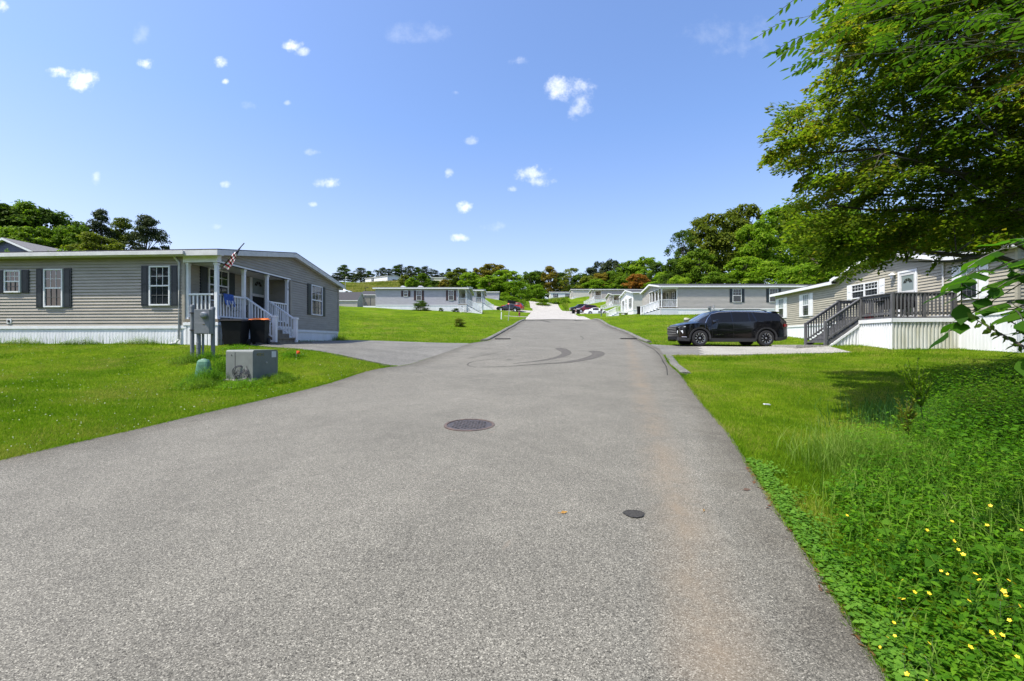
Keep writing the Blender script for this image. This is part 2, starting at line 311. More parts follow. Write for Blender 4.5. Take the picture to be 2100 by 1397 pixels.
def asphalt_material(name, dark, light, speck, stain=True, big=(.8, 1.06)):
    m, nt, p = nodes_of(name); L = nt.links
    t = nt.nodes.new('ShaderNodeTexCoord')
    def noi(s, d=4, r=.6, dist=0):
        n = nt.nodes.new('ShaderNodeTexNoise'); n.inputs['Scale'].default_value = s; n.inputs['Detail'].default_value = d; n.inputs['Roughness'].default_value = r; n.inputs['Distortion'].default_value = dist; L.new(t.outputs['Object'], n.inputs['Vector']); return n.outputs['Fac']
    def ramp(f, a, b, ca, cb):
        r = nt.nodes.new('ShaderNodeValToRGB'); r.color_ramp.elements[0].position = a; r.color_ramp.elements[1].position = b; r.color_ramp.elements[0].color = (*ca, 1); r.color_ramp.elements[1].color = (*cb, 1); L.new(f, r.inputs[0]); return r.outputs[0]
    def mixc(f, a, b, bt='MIX'):
        x = nt.nodes.new('ShaderNodeMix'); x.data_type = 'RGBA'; x.blend_type = bt
        if isinstance(f, float): x.inputs[0].default_value = f
        else: L.new(f, x.inputs[0])
        L.new(a, x.inputs[6])
        if isinstance(b, tuple): x.inputs[7].default_value = (*b, 1)
        else: L.new(b, x.inputs[7])
        return x.outputs[2]
    vo = nt.nodes.new('ShaderNodeTexVoronoi'); vo.inputs['Scale'].default_value = speck; L.new(t.outputs['Object'], vo.inputs['Vector'])
    sp = nt.nodes.new('ShaderNodeSeparateColor'); L.new(vo.outputs['Color'], sp.inputs[0])
    rr = nt.nodes.new('ShaderNodeValToRGB'); e = rr.color_ramp.elements; e[0].position = 0; e[1].position = 1
    e[0].color = (*[v * .35 for v in dark], 1); e[1].color = (*[v * 1.9 for v in light], 1)
    a = e.new(.18); a.color = (*dark, 1); a = e.new(.82); a.color = (*light, 1)
    L.new(sp.outputs[0], rr.inputs[0]); c = rr.outputs[0]
    c = mixc(1.0, c, ramp(noi(70, 3, .8), .35, .65, (.72,) * 3, (1.22,) * 3), 'MULTIPLY')
    c = mixc(1.0, c, ramp(noi(.8, 6, .65), .32, .68, (big[0],) * 3, (big[1],) * 3), 'MULTIPLY')
    c = mixc(1.0, c, ramp(noi(5, 4, .6), .3, .7, (.93,) * 3, (1.05,) * 3), 'MULTIPLY')
    if stain:      # older, darker asphalt along both edges, its inner limit ragged
        at = nt.nodes.new('ShaderNodeAttribute'); at.attribute_name = 'edge'
        ma = nt.nodes.new('ShaderNodeMath'); ma.operation = 'MULTIPLY_ADD'; L.new(noi(3.0, 5, .7), ma.inputs[0]); ma.inputs[1].default_value = .9; L.new(at.outputs['Fac'], ma.inputs[2])
        c = mixc(1.0, c, ramp(ma.outputs[0], .45, 1.0, (.66, .64, .61), (1, 1, 1)), 'MULTIPLY')
    if stain:      # brownish wash-out streak down the right hand lane and some smaller blots
        sx = nt.nodes.new('ShaderNodeSeparateXYZ'); L.new(t.outputs['Object'], sx.inputs[0])
        def mth(op, a, b=None, c=None):
            n = nt.nodes.new('ShaderNodeMath'); n.operation = op
            for i, v in enumerate((a, b, c)):
                if v is None: continue
                if isinstance(v, (int, float)): n.inputs[i].default_value = v
                else: L.new(v, n.inputs[i])
            return n.outputs[0]
        u = mth('SUBTRACT', sx.outputs[0], mth('ADD', mth('MULTIPLY', sx.outputs[1], .24), .42))
        g = mth('SUBTRACT', 1.1, mth('MULTIPLY', mth('ABSOLUTE', u), 3.6)); g = mth('MAXIMUM', g, 0.0)
        g = mth('MULTIPLY', g, mth('LESS_THAN', sx.outputs[1], 26.0))
        st = ramp(noi(1.6, 6, .72, .4), .34, .66, (0,) * 3, (1,) * 3)
        c = mixc(mth('MULTIPLY', mth('MULTIPLY', g, st), .5), c, (.20, .152, .10))
        st2 = ramp(noi(1.7, 5, .75, .4), .66, .80, (0,) * 3, (1,) * 3)
        c = mixc(mth('MULTIPLY', st2, .35), c, (.25, .19, .14))
    L.new(c, p.inputs['Base Color']); p.inputs['Roughness'].default_value = .85; p.inputs['Specular IOR Level'].default_value = .3
    b = nt.nodes.new('ShaderNodeBump'); b.inputs['Strength'].default_value = .4; b.inputs['Distance'].default_value = .004; L.new(vo.outputs['Distance'], b.inputs['Height']); L.new(b.outputs[0], p.inputs['Normal'])
    return m
ASPH = asphalt_material("asphalt", (.098, .093, .076), (.186, .177, .147), 210)
ASPH2 = asphalt_material("driveway_asphalt", (.105, .102, .088), (.178, .173, .152), 70, stain=False, big=(.72, 1.1))
CONC = asphalt_material("concrete", (.29, .275, .245), (.37, .352, .315), 40, stain=False, big=(.9, 1.05))
CONC2 = asphalt_material("driveway_concrete", (.235, .228, .20), (.305, .295, .262), 60, stain=False, big=(.85, 1.08))
TAR = mat("dark_stain", (.03, .03, .029), (.06, .058, .055), scale=60, rough=.95, spec=.05)
RUB = mat("tyre_rubber_mark", (.065, .063, .06), (.125, .118, .105), scale=9, rough=.95, spec=.05, stretch=(1, 1, 1))
LAWN = ground_material()

# driveways as two matching edge lines (x, distance)
DRV = {'left': ([(-8.9, 15.0), (-8.2, 14.5), (-7.2, 13.9), (-4.5, 13.35), (-3.24, 13.1)], [(-8.62, 23.3), (-7.6, 23.4), (-6, 23.5), (-4.2, 23.6), (-2.17, 23.75)]),
       'right': ([(5.72, 17.15), (6.6, 17.2), (8, 17.0), (10, 16.8), (12.3, 16.5)], [(7.07, 23.3), (7.7, 22.4), (9.0, 21.9), (11, 21.8), (13.2, 21.6)])}
for k, (n1, f1) in DRV.items(): PAVES.append(n1 + f1[::-1])
allin = inside_road(GX, GY, .02)
for p in PAVES: allin = allin | in_poly(GX, GY, p)
GZ2 = np.where(allin, GZ - .12, GZ)
def gz_at(x, y, arr=None):
    arr = GZ2 if arr is None else arr
    i = np.clip(np.searchsorted(gx, x) - 1, 0, len(gx) - 2); j = np.clip(np.searchsorted(gy, y) - 1, 0, len(gy) - 2)
    fx = (x - gx[i]) / (gx[i + 1] - gx[i]); fy = (y - gy[j]) / (gy[j + 1] - gy[j])
    return arr[i, j] * (1 - fx) * (1 - fy) + arr[i + 1, j] * fx * (1 - fy) + arr[i, j + 1] * (1 - fx) * fy + arr[i + 1, j + 1] * fx * fy
def Z(x, y): return float(gz_at(np.array([x]), np.array([y]), GZ)[0])
nx, ny = GX.shape
idx = np.arange(nx * ny).reshape(nx, ny)
fc = np.stack([idx[:-1, :-1], idx[1:, :-1], idx[1:, 1:], idx[:-1, 1:]], -1).reshape(-1, 4)
me = bpy.data.meshes.new("ground"); vv = np.stack([GX, GY, GZ2], -1).reshape(-1, 3)
me.vertices.add(len(vv)); me.vertices.foreach_set('co', vv.astype(np.float32).ravel())
me.loops.add(fc.size); me.loops.foreach_set('vertex_index', fc.astype(np.int32).ravel())
me.polygons.add(len(fc)); me.polygons.foreach_set('loop_start', np.arange(0, fc.size, 4, dtype=np.int32)); me.update(calc_edges=True)
me.polygons.foreach_set('use_smooth', np.ones(len(fc), dtype=bool)); me.materials.append(LAWN)
g = bpy.data.objects.new("ground", me); col.objects.link(g); tag(g, kind='structure')
def sheet(name, near, far, n, m_, mats, lift=.02, mfun=None, skirt=True):
    """paved sheet between two edge lines, draped over the terrain"""
    def rs(pts, n):
        p = np.array(pts, float); s = np.r_[0, np.cumsum(np.hypot(*np.diff(p, axis=0).T))]; q = np.linspace(0, s[-1], n); return np.c_[np.interp(q, s, p[:, 0]), np.interp(q, s, p[:, 1])]
    a = rs(near, n); b = rs(far, n); t = np.linspace(0, 1, m_)[None, :, None]
    G = a[:, None] * (1 - t) + b[:, None] * t
    z = TPS(G[..., 0], G[..., 1]) + lift
    mb = MB(); mb.v = [tuple(v) for v in np.concatenate([G, z[..., None]], -1).reshape(-1, 3)]
    for i in range(n - 1):
        for j in range(m_ - 1):
            mb.f.append((i * m_ + j, (i + 1) * m_ + j, (i + 1) * m_ + j + 1, i * m_ + j + 1))
            mb.m.append(mfun(*G[i, j]) if mfun else 0)
    if skirt:
        for line in ([i * m_ for i in range(n)], [i * m_ + m_ - 1 for i in range(n)], list(range(m_)), [(n - 1) * m_ + j for j in range(m_)]):
            for k in range(len(line) - 1):
                p, q = mb.v[line[k]], mb.v[line[k + 1]]
                mb.poly([p, q, (q[0], q[1], q[2] - .2), (p[0], p[1], p[2] - .2)], mb.m[0] if not mfun else 0)
    return mb
def road_strip(d0, d1, step, m_, lift):
    mb = MB(); dd = np.arange(d0, d1 + step * .5, step); n = len(dd); t = np.linspace(0, 1, m_)[None]
    X = xl_(dd)[:, None] * (1 - t) + xr_(dd)[:, None] * t; Y = np.repeat(dd[:, None], m_, 1)
    Xw = X.copy(); Xw[:, 0] += wob(X[:, 0], Y[:, 0], 3.0, 11) * .04; Xw[:, -1] += wob(X[:, -1], Y[:, -1], 3.5, 12) * .03
    Zr = TPS(X, Y) + lift
    mb.v = [tuple(v) for v in np.stack([Xw, Y, Zr], -1).reshape(-1, 3)]
    for i in range(n - 1):
        for j in range(m_ - 1): mb.f.append((i * m_ + j, i * m_ + j + 1, (i + 1) * m_ + j + 1, (i + 1) * m_ + j)); mb.m.append(0)
    mb.edge = np.minimum(X - X[:, :1], X[:, -1:] - X).ravel()
    for c in (0, m_ - 1):
        for i in range(n - 1):
            p, q = mb.v[i * m_ + c], mb.v[(i + 1) * m_ + c]; mb.poly([p, q, (q[0], q[1], q[2] - .25), (p[0], p[1], p[2] - .25)], 0)
    return mb
def on_road(px, py):
    lo, hi = .5, 50.
    for _ in range(50):
        d = (lo + hi) / 2; y = CY - float(zr_(d)) / d * F
        if y > py: lo = d
        else: hi = d
    return ((px - CX) / F * d, d)
RL = .02
mb = road_strip(-12, 51, .5, 36, RL)
def ribbon(pts, widths, lift, m):
    p = [Vector((a, b, 0)) for a, b in pts]; L_ = []; R_ = []
    for i, q in enumerate(p):
        t = (p[min(i + 1, len(p) - 1)] - p[max(i - 1, 0)]).normalized(); s = Vector((-t.y, t.x, 0)) * widths[i] / 2
        for lst, w in ((L_, q + s), (R_, q - s)): lst.append((w.x, w.y, float(TPS(w.x, w.y)) + lift))
    for i in range(len(p) - 1): mb.poly([L_[i], L_[i + 1], R_[i + 1], R_[i]], m)
def fine(pts, k=6):
    P = [Vector((*p, 0)) for p in pts]; out = []
    for i in range(len(P) - 1):
        a = P[max(i - 1, 0)]; b = P[i]; c = P[i + 1]; d = P[min(i + 2, len(P) - 1)]
        for j in range(k):
            t = j / k; q = .5 * ((2 * b) + (-a + c) * t + (2 * a - 5 * b + 4 * c - d) * t * t + (-a + 3 * b - 3 * c + d) * t ** 3); out.append((q.x, q.y))
    out.append((P[-1].x, P[-1].y)); return out
cr = lambda x, y: on_road(940 + x / 4.2, 600 + y / 4.2)
for pts, w0 in (([(868, 458), (905, 478), (932, 503), (890, 531), (800, 553), (700, 570), (600, 580), (465, 590)], .5), ([(1165, 480), (1200, 500), (1198, 520), (1110, 552), (1000, 575), (900, 590), (750, 599), (600, 606), (430, 613), (180, 612)], .55)):
    q = fine([cr(*p) for p in pts]); n = len(q); ribbon(q, [w0 * (1 - i / n) ** 1.2 * min(1, i / 4 + .3) + .05 for i in range(n)], RL + .006, 1)
ribbon([cr(412, 553), cr(466, 553)], [.14, .12], RL + .006, 1)
ribbon(fine([cr(150, 612), cr(80, 590), cr(130, 560), cr(330, 540)]), [.05] * 19, RL + .006, 1)
ribbon(fine([cr(80, 535), cr(220, 510), cr(330, 493)]), [.06] * 13, RL + .006, 1)
for pts, w in (([(575, 212), (700, 214), (790, 232)], .5), ([(640, 205), (820, 208), (1000, 214), (1040, 222)], .9), ([(560, 222), (700, 205), (880, 212)], .45), ([(1040, 222), (1110, 215), (1150, 208)], .4), ([(570, 206), (900, 204), (1150, 206)], .5)):
    q = fine([cr(*p) for p in pts]); ribbon(q, [w * random.uniform(.4, 1.2) for _ in q], RL + .006, 2)
for pts in ([(1755, 560), (1790, 620), (1800, 700)], [(1480, 340), (1600, 420), (1700, 480), (1760, 560)], [(450, 300), (520, 268), (640, 262)], [(1050, 350), (1075, 372), (1060, 390)]):
    q = fine([cr(*p) for p in pts]); ribbon(q, [.035 * random.uniform(.6, 1.4) for _ in q], RL + .006, 2)
sx, sy = on_road(1300, 1063)
mb.poly([(sx + .075 * math.cos(a) * (1 + .10 * math.sin(3 * a) + .04 * math.sin(11 * a)), sy + .065 * math.sin(a) * (1 + .05 * math.sin(7 * a)), float(TPS(sx, sy)) + .057 * .065 * math.sin(a) + RL + .008) for a in np.linspace(0, 2 * math.pi, 61)[:-1]], 2)
rd = tag(mb.build("road", [ASPH, RUB, TAR]), kind='structure'); ea = rd.data.attributes.new('edge', 'FLOAT', 'POINT'); ev = np.zeros(len(rd.data.vertices), dtype=np.float32); ev[:len(mb.edge)] = mb.edge; ea.data.foreach_set('value', ev)
o = road_strip(51.01, 141, 1.0, 10, RL + .03); tag(o.build("concrete_road", CONC), kind='structure')
mb = sheet("driveway", *DRV['left'], 24, 30, None, lift=.016); tag(mb.build("driveway", ASPH2), kind='structure')
mb = sheet("driveway", *DRV['right'], 30, 24, None, lift=.016, mfun=lambda x, y: 1 if (x - 6.2) * .55 + (23 - y) * .22 < 1.75 else 0); tag(mb.build("driveway", [CONC2, ASPH2]), kind='structure')
# pale drives of the far lots
for nme, a, b in (("driveway", [(-5.0, 88), (0, 88.4), (3.8, 88.2)], [(-4.6, 93.5), (0, 93.5), (4.2, 93.5)]), ("driveway", [(11.0, 84), (14, 84.5), (19, 86)], [(11.6, 97), (14, 98), (20, 99)]), ("driveway", [(-1, 58.5), (.6, 58.3), (2, 58)], [(-1, 59.7), (.6, 59.6), (2.1, 59.5)])):
    tag(sheet(nme, a, b, 12, 8, None, lift=.05).build(nme, CONC), kind='structure')
def kerb(dlist, fx, side, name, hs=1.0):
    mb = MB(); pr = [(0, -.1), (0.02, .075), (.10, .115), (.22, .11), (.30, .03), (.32, -.1)]; rows = []
    for d in dlist:
        x = float(fx(d)); z = float(TPS(x, d)) + .01; rows.append([(x + side * a, d, z + h * (hs if h > 0 else 1) + random.uniform(-.006, .006)) for a, h in pr])
    for i in range(len(rows) - 1):
        for j in range(len(pr) - 1): mb.poly([rows[i][j], rows[i + 1][j], rows[i + 1][j + 1], rows[i][j + 1]])
    mb.poly(rows[0]); mb.poly(rows[-1])
    return tag(mb.build(name, ASPH2, smooth=True), kind='structure')
kerb(np.arange(25.2, 50.8, .5), xl_, -1, "kerb"); kerb(np.arange(24.2, 50.8, .5), xr_, 1, "kerb"); kerb(np.arange(11.6, 17.2, .4), xr_, 1, "kerb", .35)

# ---------------------------------------------------------------- house building
WHITE = mat("white_vinyl", (.74, .75, .76), (.66, .67, .68), scale=3, rough=.45)
WHITE2 = mat("white_fascia", (.60, .60, .585), (.50, .50, .485), scale=5, rough=.5)
SKIRT = mat("white_skirting", (.74, .75, .77), (.64, .65, .66), scale=2.2, rough=.5, stretch=(1, 1, .25))
SKIRTG = mat("streaked_skirting", (.62, .63, .60), (.42, .42, .33), scale=2.4, rough=.55, stretch=(1.2, 1.2, .2))  # duller than the white skirting, streaked upright; used on the deck's near face
TAUPE = mat("taupe_siding", (.335, .305, .25), (.278, .253, .207), scale=1.7, rough=.55, stretch=(1, 1, 3))
TAUPE2 = mat("greige_siding", (.375, .345, .27), (.315, .29, .225), scale=1.7, rough=.55, stretch=(1, 1, 3))
LAV = mat("lavender_grey_siding", (.40, .39, .42), (.35, .34, .365), scale=1.5, rough=.55, stretch=(1, 1, 3))
GREY = mat("grey_siding", (.42, .39, .355), (.365, .338, .308), scale=1.5, rough=.55, stretch=(1, 1, 3))
BEIGE = mat("beige_siding", (.52, .50, .45), (.46, .44, .40), scale=1.5, rough=.55)
BLUE = mat("slate_blue_siding", (.055, .07, .12), (.045, .056, .10), scale=2, rough=.5)
PINKG = mat("pinkish_grey_siding", (.42, .38, .36), (.37, .33, .31), scale=2, rough=.5)
DARKSH = mat("dark_shutter", (.016, .024, .03), (.012, .018, .023), scale=20, rough=.45)
BROWNSH = mat("brown_shutter", (.05, .022, .02), (.04, .018, .016), scale=20, rough=.45)
ROOFD = mat("dark_shingle", (.045, .045, .05), (.028, .028, .032), scale=14, rough=.9, bump=.5, bscale=60)
ROOFG = mat("grey_shingle", (.17, .165, .165), (.11, .11, .11), scale=10, rough=.9, bump=.5, bscale=60)
WOOD = mat("grey_weathered_wood", (.115, .116, .12), (.06, .061, .064), scale=6, rough=.8, stretch=(1, 1, .3), bump=.4)
STEP = mat("tan_step_wood", (.21, .18, .13), (.13, .11, .08), scale=7, rough=.8, bump=.3)
DARK = mat("dark_void", (.012, .012, .012), rough=.7)
BLACKP = mat("black_plastic", (.008, .008, .009), (.005, .005, .006), scale=8, rough=.6, spec=.2)
LGREY = mat("grey_paint", (.19, .20, .21), (.155, .165, .175), scale=7, rough=.5, bump=.1, bscale=90)
MUNT = mat("screened_bars", (.10, .105, .11))
STEEL = mat("galvanised", (.42, .43, .44), (.33, .34, .35), scale=18, rough=.45, metal=.6)
m_, nt_, p_ = nodes_of("window_glass"); p_.inputs['Base Color'].default_value = (.018, .022, .026, 1); p_.inputs['Roughness'].default_value = .04; p_.inputs['Specular IOR Level'].default_value = .9; GLASS = m_
m_, nt_, p_ = nodes_of("curtained_glass"); p_.inputs['Base Color'].default_value = (.20, .24, .24, 1); p_.inputs['Roughness'].default_value = .12; p_.inputs['Specular IOR Level'].default_value = .8
p_.inputs['Coat Weight'].default_value = .6; CURT = m_
SHUTM = {'dark': DARKSH, 'brown': BROWNSH, 'white': WHITE}

class House:
    """long front wall along +U from the street corner, V runs inward; all parts are children of an Empty"""
    def __init__(s, name, label, cat, corner, ang, left, L, Wd, zb, ze, zr, wallm, shut='dark', pitch=.115, lap=True, group=None, roofm=None, ov=.3, gov=.25, fas=WHITE2, skirt=SKIRT, fh=.11):
        zg = Z(*corner)
        s.root = thing(name, label, cat, (corner[0], corner[1], 0), group)
        d = Vector((math.cos(ang), math.sin(ang), 0)); s.U = -d if left else d
        n = Vector((-math.sin(ang), math.cos(ang), 0)); s.V = n
        s.O = Vector((corner[0], corner[1], 0)); s.fr = (s.O, s.U, s.V)
        s.L, s.W, s.zb, s.ze, s.zr, s.wm, s.pitch, s.lap, s.shut = L, Wd, zb, ze, zr, wallm, pitch, lap, shut
        s.roofm = roofm or ROOFD; s.ov = ov; s.gov = gov; s.fas = fas; s.skm = skirt; s.fh = fh
    def world(s, u, v, z=0): return s.O + s.U * u + s.V * v + Vector((0, 0, z))
    def gz(s, u, v): w = s.world(u, v); return Z(w.x, w.y)
    def mb(s): return MB(s.fr)
    def pt(s, plane, a, out, z):
        return {'f': (a, -out, z), 'b': (a, s.W + out, z), 'g': (-out, a, z), 'e': (s.L + out, a, z)}[plane[0]] if isinstance(plane, str) else ((plane[1] - out, a, z) if plane[0] == 'u' else (a, plane[1] - out, z))
    def roofz(s, v): return s.ze + (s.zr - s.ze) * (1 - abs(v - s.W / 2) / (s.W / 2))
    def siding(s, mb, plane, a0, a1, z0, z1, gable=False):
        p = s.pitch; z = z0; n = 0
        while z < z1 - .005 and n < 80:
            zt = min(z + p, z1); n += 1
            def rng_(zz):
                if not gable or zz <= s.ze: return a0, a1
                h = s.W / 2 * max(0, (s.zr - zz)) / (s.zr - s.ze); return max(a0, s.W / 2 - h), min(a1, s.W / 2 + h)
            l0, r0 = rng_(z); l1, r1 = rng_(zt)
            if r0 > l0:
                o = .03 if s.lap else .004
                r1 = max(r1, l1)
                mb.poly([s.pt(plane, l0, o, z), s.pt(plane, r0, o, z), s.pt(plane, r1, .002, zt), s.pt(plane, l1, .002, zt)])
                if s.lap: mb.poly([s.pt(plane, l0, 0, z), s.pt(plane, r0, 0, z), s.pt(plane, r0, o, z), s.pt(plane, l0, o, z)])
            z = zt
    def walls(s, cut=None):
        """cut = (depth along u, v0, v1) porch recess in the street gable"""
        zt = s.ze + .02; f = s.mb(); g = s.mb()
        fr0 = 0
        if cut and cut[1] <= 0.01: fr0 = cut[0]
        s.siding(f, 'f', fr0, s.L, s.zb, zt); f.build('front_wall', s.wm, s.root)
        if cut:
            cd, v0, v1, zl = cut
            if v0 > .01: s.siding(g, 'g', 0, v0, s.zb, zl)
            if v1 < s.W: s.siding(g, 'g', v1, s.W, s.zb, zl)
            s.siding(g, 'g', 0, s.W, zl, s.zr, True)
            r = s.mb(); s.siding(r, ('u', cd), v0, v1, s.zb + .18, zl)
            s.siding(r, ('v', v1), 0, cd, s.zb + .18, zl)
            if v0 > .01: s.siding(r, ('v', v0 - .03), 0, cd, s.zb + .18, zl)
            r.build('porch_wall', s.wm, s.root)
            c = s.mb(); c.box(.0, cd, v0, v1, zl, zl + .04); c.build('porch_ceiling', WHITE2, s.root)
        else:
            s.siding(g, 'g', 0, s.W, s.zb, zt); s.siding(g, 'g', 0, s.W, zt, s.zr, True)
        g.build('gable_wall', s.wm, s.root)
        b = s.mb(); s.siding(b, 'e', 0, s.W, s.zb, zt); s.siding(b, 'e', 0, s.W, zt, s.zr, True); b.build('end_wall', s.wm, s.root)
        b = s.mb(); s.siding(b, 'b', 0, s.L, s.zb, zt); b.build('back_wall', s.wm, s.root)
        s.cut = cut
        for a, bb in ((fr0, 0) if not cut or cut[1] > .01 else (cut[0], 0), (s.L, 0), (s.L, s.W), (0, s.W)):
            c = s.mb(); c.box(a - .045, a + .045, bb - .03, bb + .06, s.zb, zt); c.build('corner_trim', s.wm if s.wm is not WHITE else WHITE2, s.root)
        if cut: c = s.mb(); c.box(-.03, .03, cut[2] - .0, cut[2] + .09, s.zb, cut[3]); c.build('corner_trim', s.wm, s.root)
    def skirt(s, rib=.11, band=.09, top=None, ext=None):
        k = s.mb(); b = s.mb()
        for plane, n in (('f', s.L), ('g', s.W), ('e', s.W), ('b', s.L)):
            a = 0.0
            if plane == 'f' and s.cut and s.cut[1] <= .01: a = s.cut[0] - .1
            if plane == 'g' and s.cut: a = s.cut[2]
            N = max(2, int((n - a) / rib)); st = (n - a) / N
            for i in range(N):
                x0 = a + i * st; x1 = x0 + st
                def gzz(x): q = s.pt(plane, x, 0, 0); return s.gz(q[0], q[1]) - .25
                g0, g1 = gzz(x0), gzz(x1)
                xa = x0 + st * .42; xb = x0 + st * .5; xc = x0 + st * .92
                for (p0, o0, p1, o1) in ((x0, .005, xa, .005), (xa, .005, xb, .0), (xb, .0, xc, .001), (xc, .001, x1, .005)):
                    k.poly([s.pt(plane, p0, o0, g0), s.pt(plane, p1, o1, g1), s.pt(plane, p1, o1, s.zb), s.pt(plane, p0, o0, s.zb)])
            A = s.pt(plane, a, .0, s.zb - band); B = s.pt(plane, n, .035, s.zb)
            b.box(min(A[0], B[0]), max(A[0], B[0]), min(A[1], B[1]), max(A[1], B[1]), s.zb - band, s.zb + .004)
        k.build('skirting', s.skm, s.root); b.build('base_trim', WHITE, s.root)
    def roof(s, skip=None):
        r = s.mb(); f = s.mb(); so = s.mb(); ov, go, t, fh = s.ov, s.gov, .05, s.fh
        sl = (s.zr - s.ze) / (s.W / 2); zo = s.ze - sl * ov
        for v0, v1 in ((-ov, s.W / 2), (s.W + ov, s.W / 2)):
            def slab(ua, ub, va):
                za = s.zr - sl * abs(va - v1); r.hexa([(ua, va, za + fh), (ub, va, za + fh), (ub, v1, s.zr + fh), (ua, v1, s.zr + fh), (ua, va, za + fh + t), (ub, va, za + fh + t), (ub, v1, s.zr + fh + t), (ua, v1, s.zr + fh + t)])
            if skip and v0 < 0: slab(-go, skip[0], v0); slab(skip[0], skip[1], .25); slab(skip[1], s.L + go, v0)
            else: slab(-go, s.L + go, v0)
            vv = v0 + (.0 if v0 < 0 else -.03)
            for ua, ub in (((-go - .004, skip[0]), (skip[1], s.L + go + .004)) if skip and v0 < 0 else ((-go - .004, s.L + go + .004),)): f.box(ua, ub, vv - .02, vv + .03, zo - .03, zo + fh + .012)
            for ua, ub in (((-go, skip[0]), (skip[1], s.L + go)) if skip and v0 < 0 else ((-go, s.L + go),)): so.box(ua, ub, min(v0, 0 if v0 < 0 else s.W) + (.03 if v0 < 0 else 0), max(v0, 0 if v0 < 0 else s.W) - (.03 if v0 > 0 else 0), zo - .012, zo + .012)
            for u in (-go - .002, s.L + go - .03):
                f.hexa([(u, v0, zo - .03), (u + .032, v0, zo - .03), (u + .032, v1, s.zr - .03), (u, v1, s.zr - .03), (u, v0, zo + fh + .02), (u + .032, v0, zo + fh + .02), (u + .032, v1, s.zr + fh + .02), (u, v1, s.zr + fh + .02)])
            for ua, ub in ((-go + .03, -.0), (s.L, s.L + go - .03)):
                so.poly([(ua, v0, zo), (ub, v0, zo), (ub, v1, s.zr), (ua, v1, s.zr)])
        ro = r.build('roof', s.roofm, s.root); f.build('fascia', s.fas, s.root); so.build('soffit', s.fas, s.root)
        return ro
    def window(s, plane, a0, a1, z0, z1, shut=None, sw=.32, grid=(3, 2), low=True, curt=False, top_only=False):
        f = s.mb(); w = .045
        def bx(mb, x0, x1, y0, y1, o0, o1, m=0):
            c = [s.pt(plane, x0, o0, y0), s.pt(plane, x1, o0, y0), s.pt(plane, x1, o1, y0), s.pt(plane, x0, o1, y0), s.pt(plane, x0, o0, y1), s.pt(plane, x1, o0, y1), s.pt(plane, x1, o1, y1), s.pt(plane, x0, o1, y1)]; mb.hexa(c, m)
        O = .072
        bx(f, a0, a0 + w, z0, z1, -.02, O); bx(f, a1 - w, a1, z0, z1, -.02, O)
        bx(f, a0 + w, a1 - w, z1 - w, z1, -.02, O - .002); bx(f, a0 + w, a1 - w, z0, z0 + w, -.02, O + .01)
        zm = (z0 + z1) / 2; bx(f, a0 + w, a1 - w, zm - .022, zm + .022, .0, O - .008)
        ga, gb = a0 + w, a1 - w
        for lo, hi, on in ((zm + .022, z1 - w, True), (z0 + w, zm - .022, low)):
            if not on: continue
            mi = 0 if lo > zm else 1
            for i in range(1, grid[0]): x = ga + (gb - ga) * i / grid[0]; bx(f, x - .007, x + .007, lo, hi, .04, .052, mi)
            for j in range(1, grid[1]): y = lo + (hi - lo) * j / grid[1]; bx(f, ga, gb, y - .007, y + .007, .041, .053, mi)
        wo_ = f.build('window', [WHITE, MUNT], s.root)
        g = s.mb(); g.poly([s.pt(plane, ga, .044, zm), s.pt(plane, gb, .044, zm), s.pt(plane, gb, .044, z1 - w), s.pt(plane, ga, .044, z1 - w)], 1 if curt else 0)
        g.poly([s.pt(plane, ga, .036, z0 + w), s.pt(plane, gb, .036, z0 + w), s.pt(plane, gb, .036, zm), s.pt(plane, ga, .036, zm)], 0)
        g.build('pane', [GLASS, CURT], wo_)
        shut = s.shut if shut is None else shut
        if shut:
            both = [(a0 - .03 - sw, a0 - .03), (a1 + .03, a1 + .03 + sw)]
            for x0, x1 in both:
                h = s.mb(); y0, y1 = z0 - .01, z1 + .01; ym = z0 + (z1 - z0) * .52; r = .05
                bx(h, x0, x1, y0, y1, .0, .042)
                for (c0, c1) in ((y0 + r, ym - r * .6), (ym + r * .6, y1 - r)): bx(h, x0 + r, x1 - r, c0, c1, .03, .054)
                for k in (x0, x1 - r * .8): bx(h, k, k + r * .8, y0, y1, .03, .050)
                for (c0, c1) in ((y0, y0 + r * .8), (ym - r * .4, ym + r * .4), (y1 - r * .8, y1)): bx(h, x0, x1, c0, c1, .03, .048)
                h.build('shutter', SHUTM[shut], s.root)
        return wo_
    def rail(s, p, q, h=.8, sp=.13, m=None, parent=None, name='railing', lowgap=.09, w=.04, tw=.07):
        """sloping or level railing from p to q given at floor level (frame coordinates)"""
        r = s.mb(); p = Vector(p); q = Vector(q); m = m or WHITE; up = lambda k: Vector((0, 0, k))
        r.beam(p + up(h), q + up(h), tw, .055); r.beam(p + up(lowgap), q + up(lowgap), .04, .05)
        n = max(2, int((q - p).length / sp))
        for i in range(1, n):
            b = p.lerp(q, i / n); r.box(b.x - w / 2 * .9, b.x + w / 2 * .9, b.y - w / 2 * .9, b.y + w / 2 * .9, b.z + lowgap + .026, b.z + h - .028)
        return r.build(name, m, parent or s.root)
    def post(s, u, v, z0, z1, w=.1, m=None, cap=True, name='porch_post'):
        r = s.mb(); r.box(u - w / 2, u + w / 2, v - w / 2, v + w / 2, z0, z1)
        if cap:
            r.box(u - w * .68, u + w * .68, v - w * .68, v + w * .68, z1 - .07, z1 - .005)
            r.box(u - w * .68, u + w * .68, v - w * .68, v + w * .68, z0, z0 + .05)
        return r.build(name, m or WHITE, s.root)
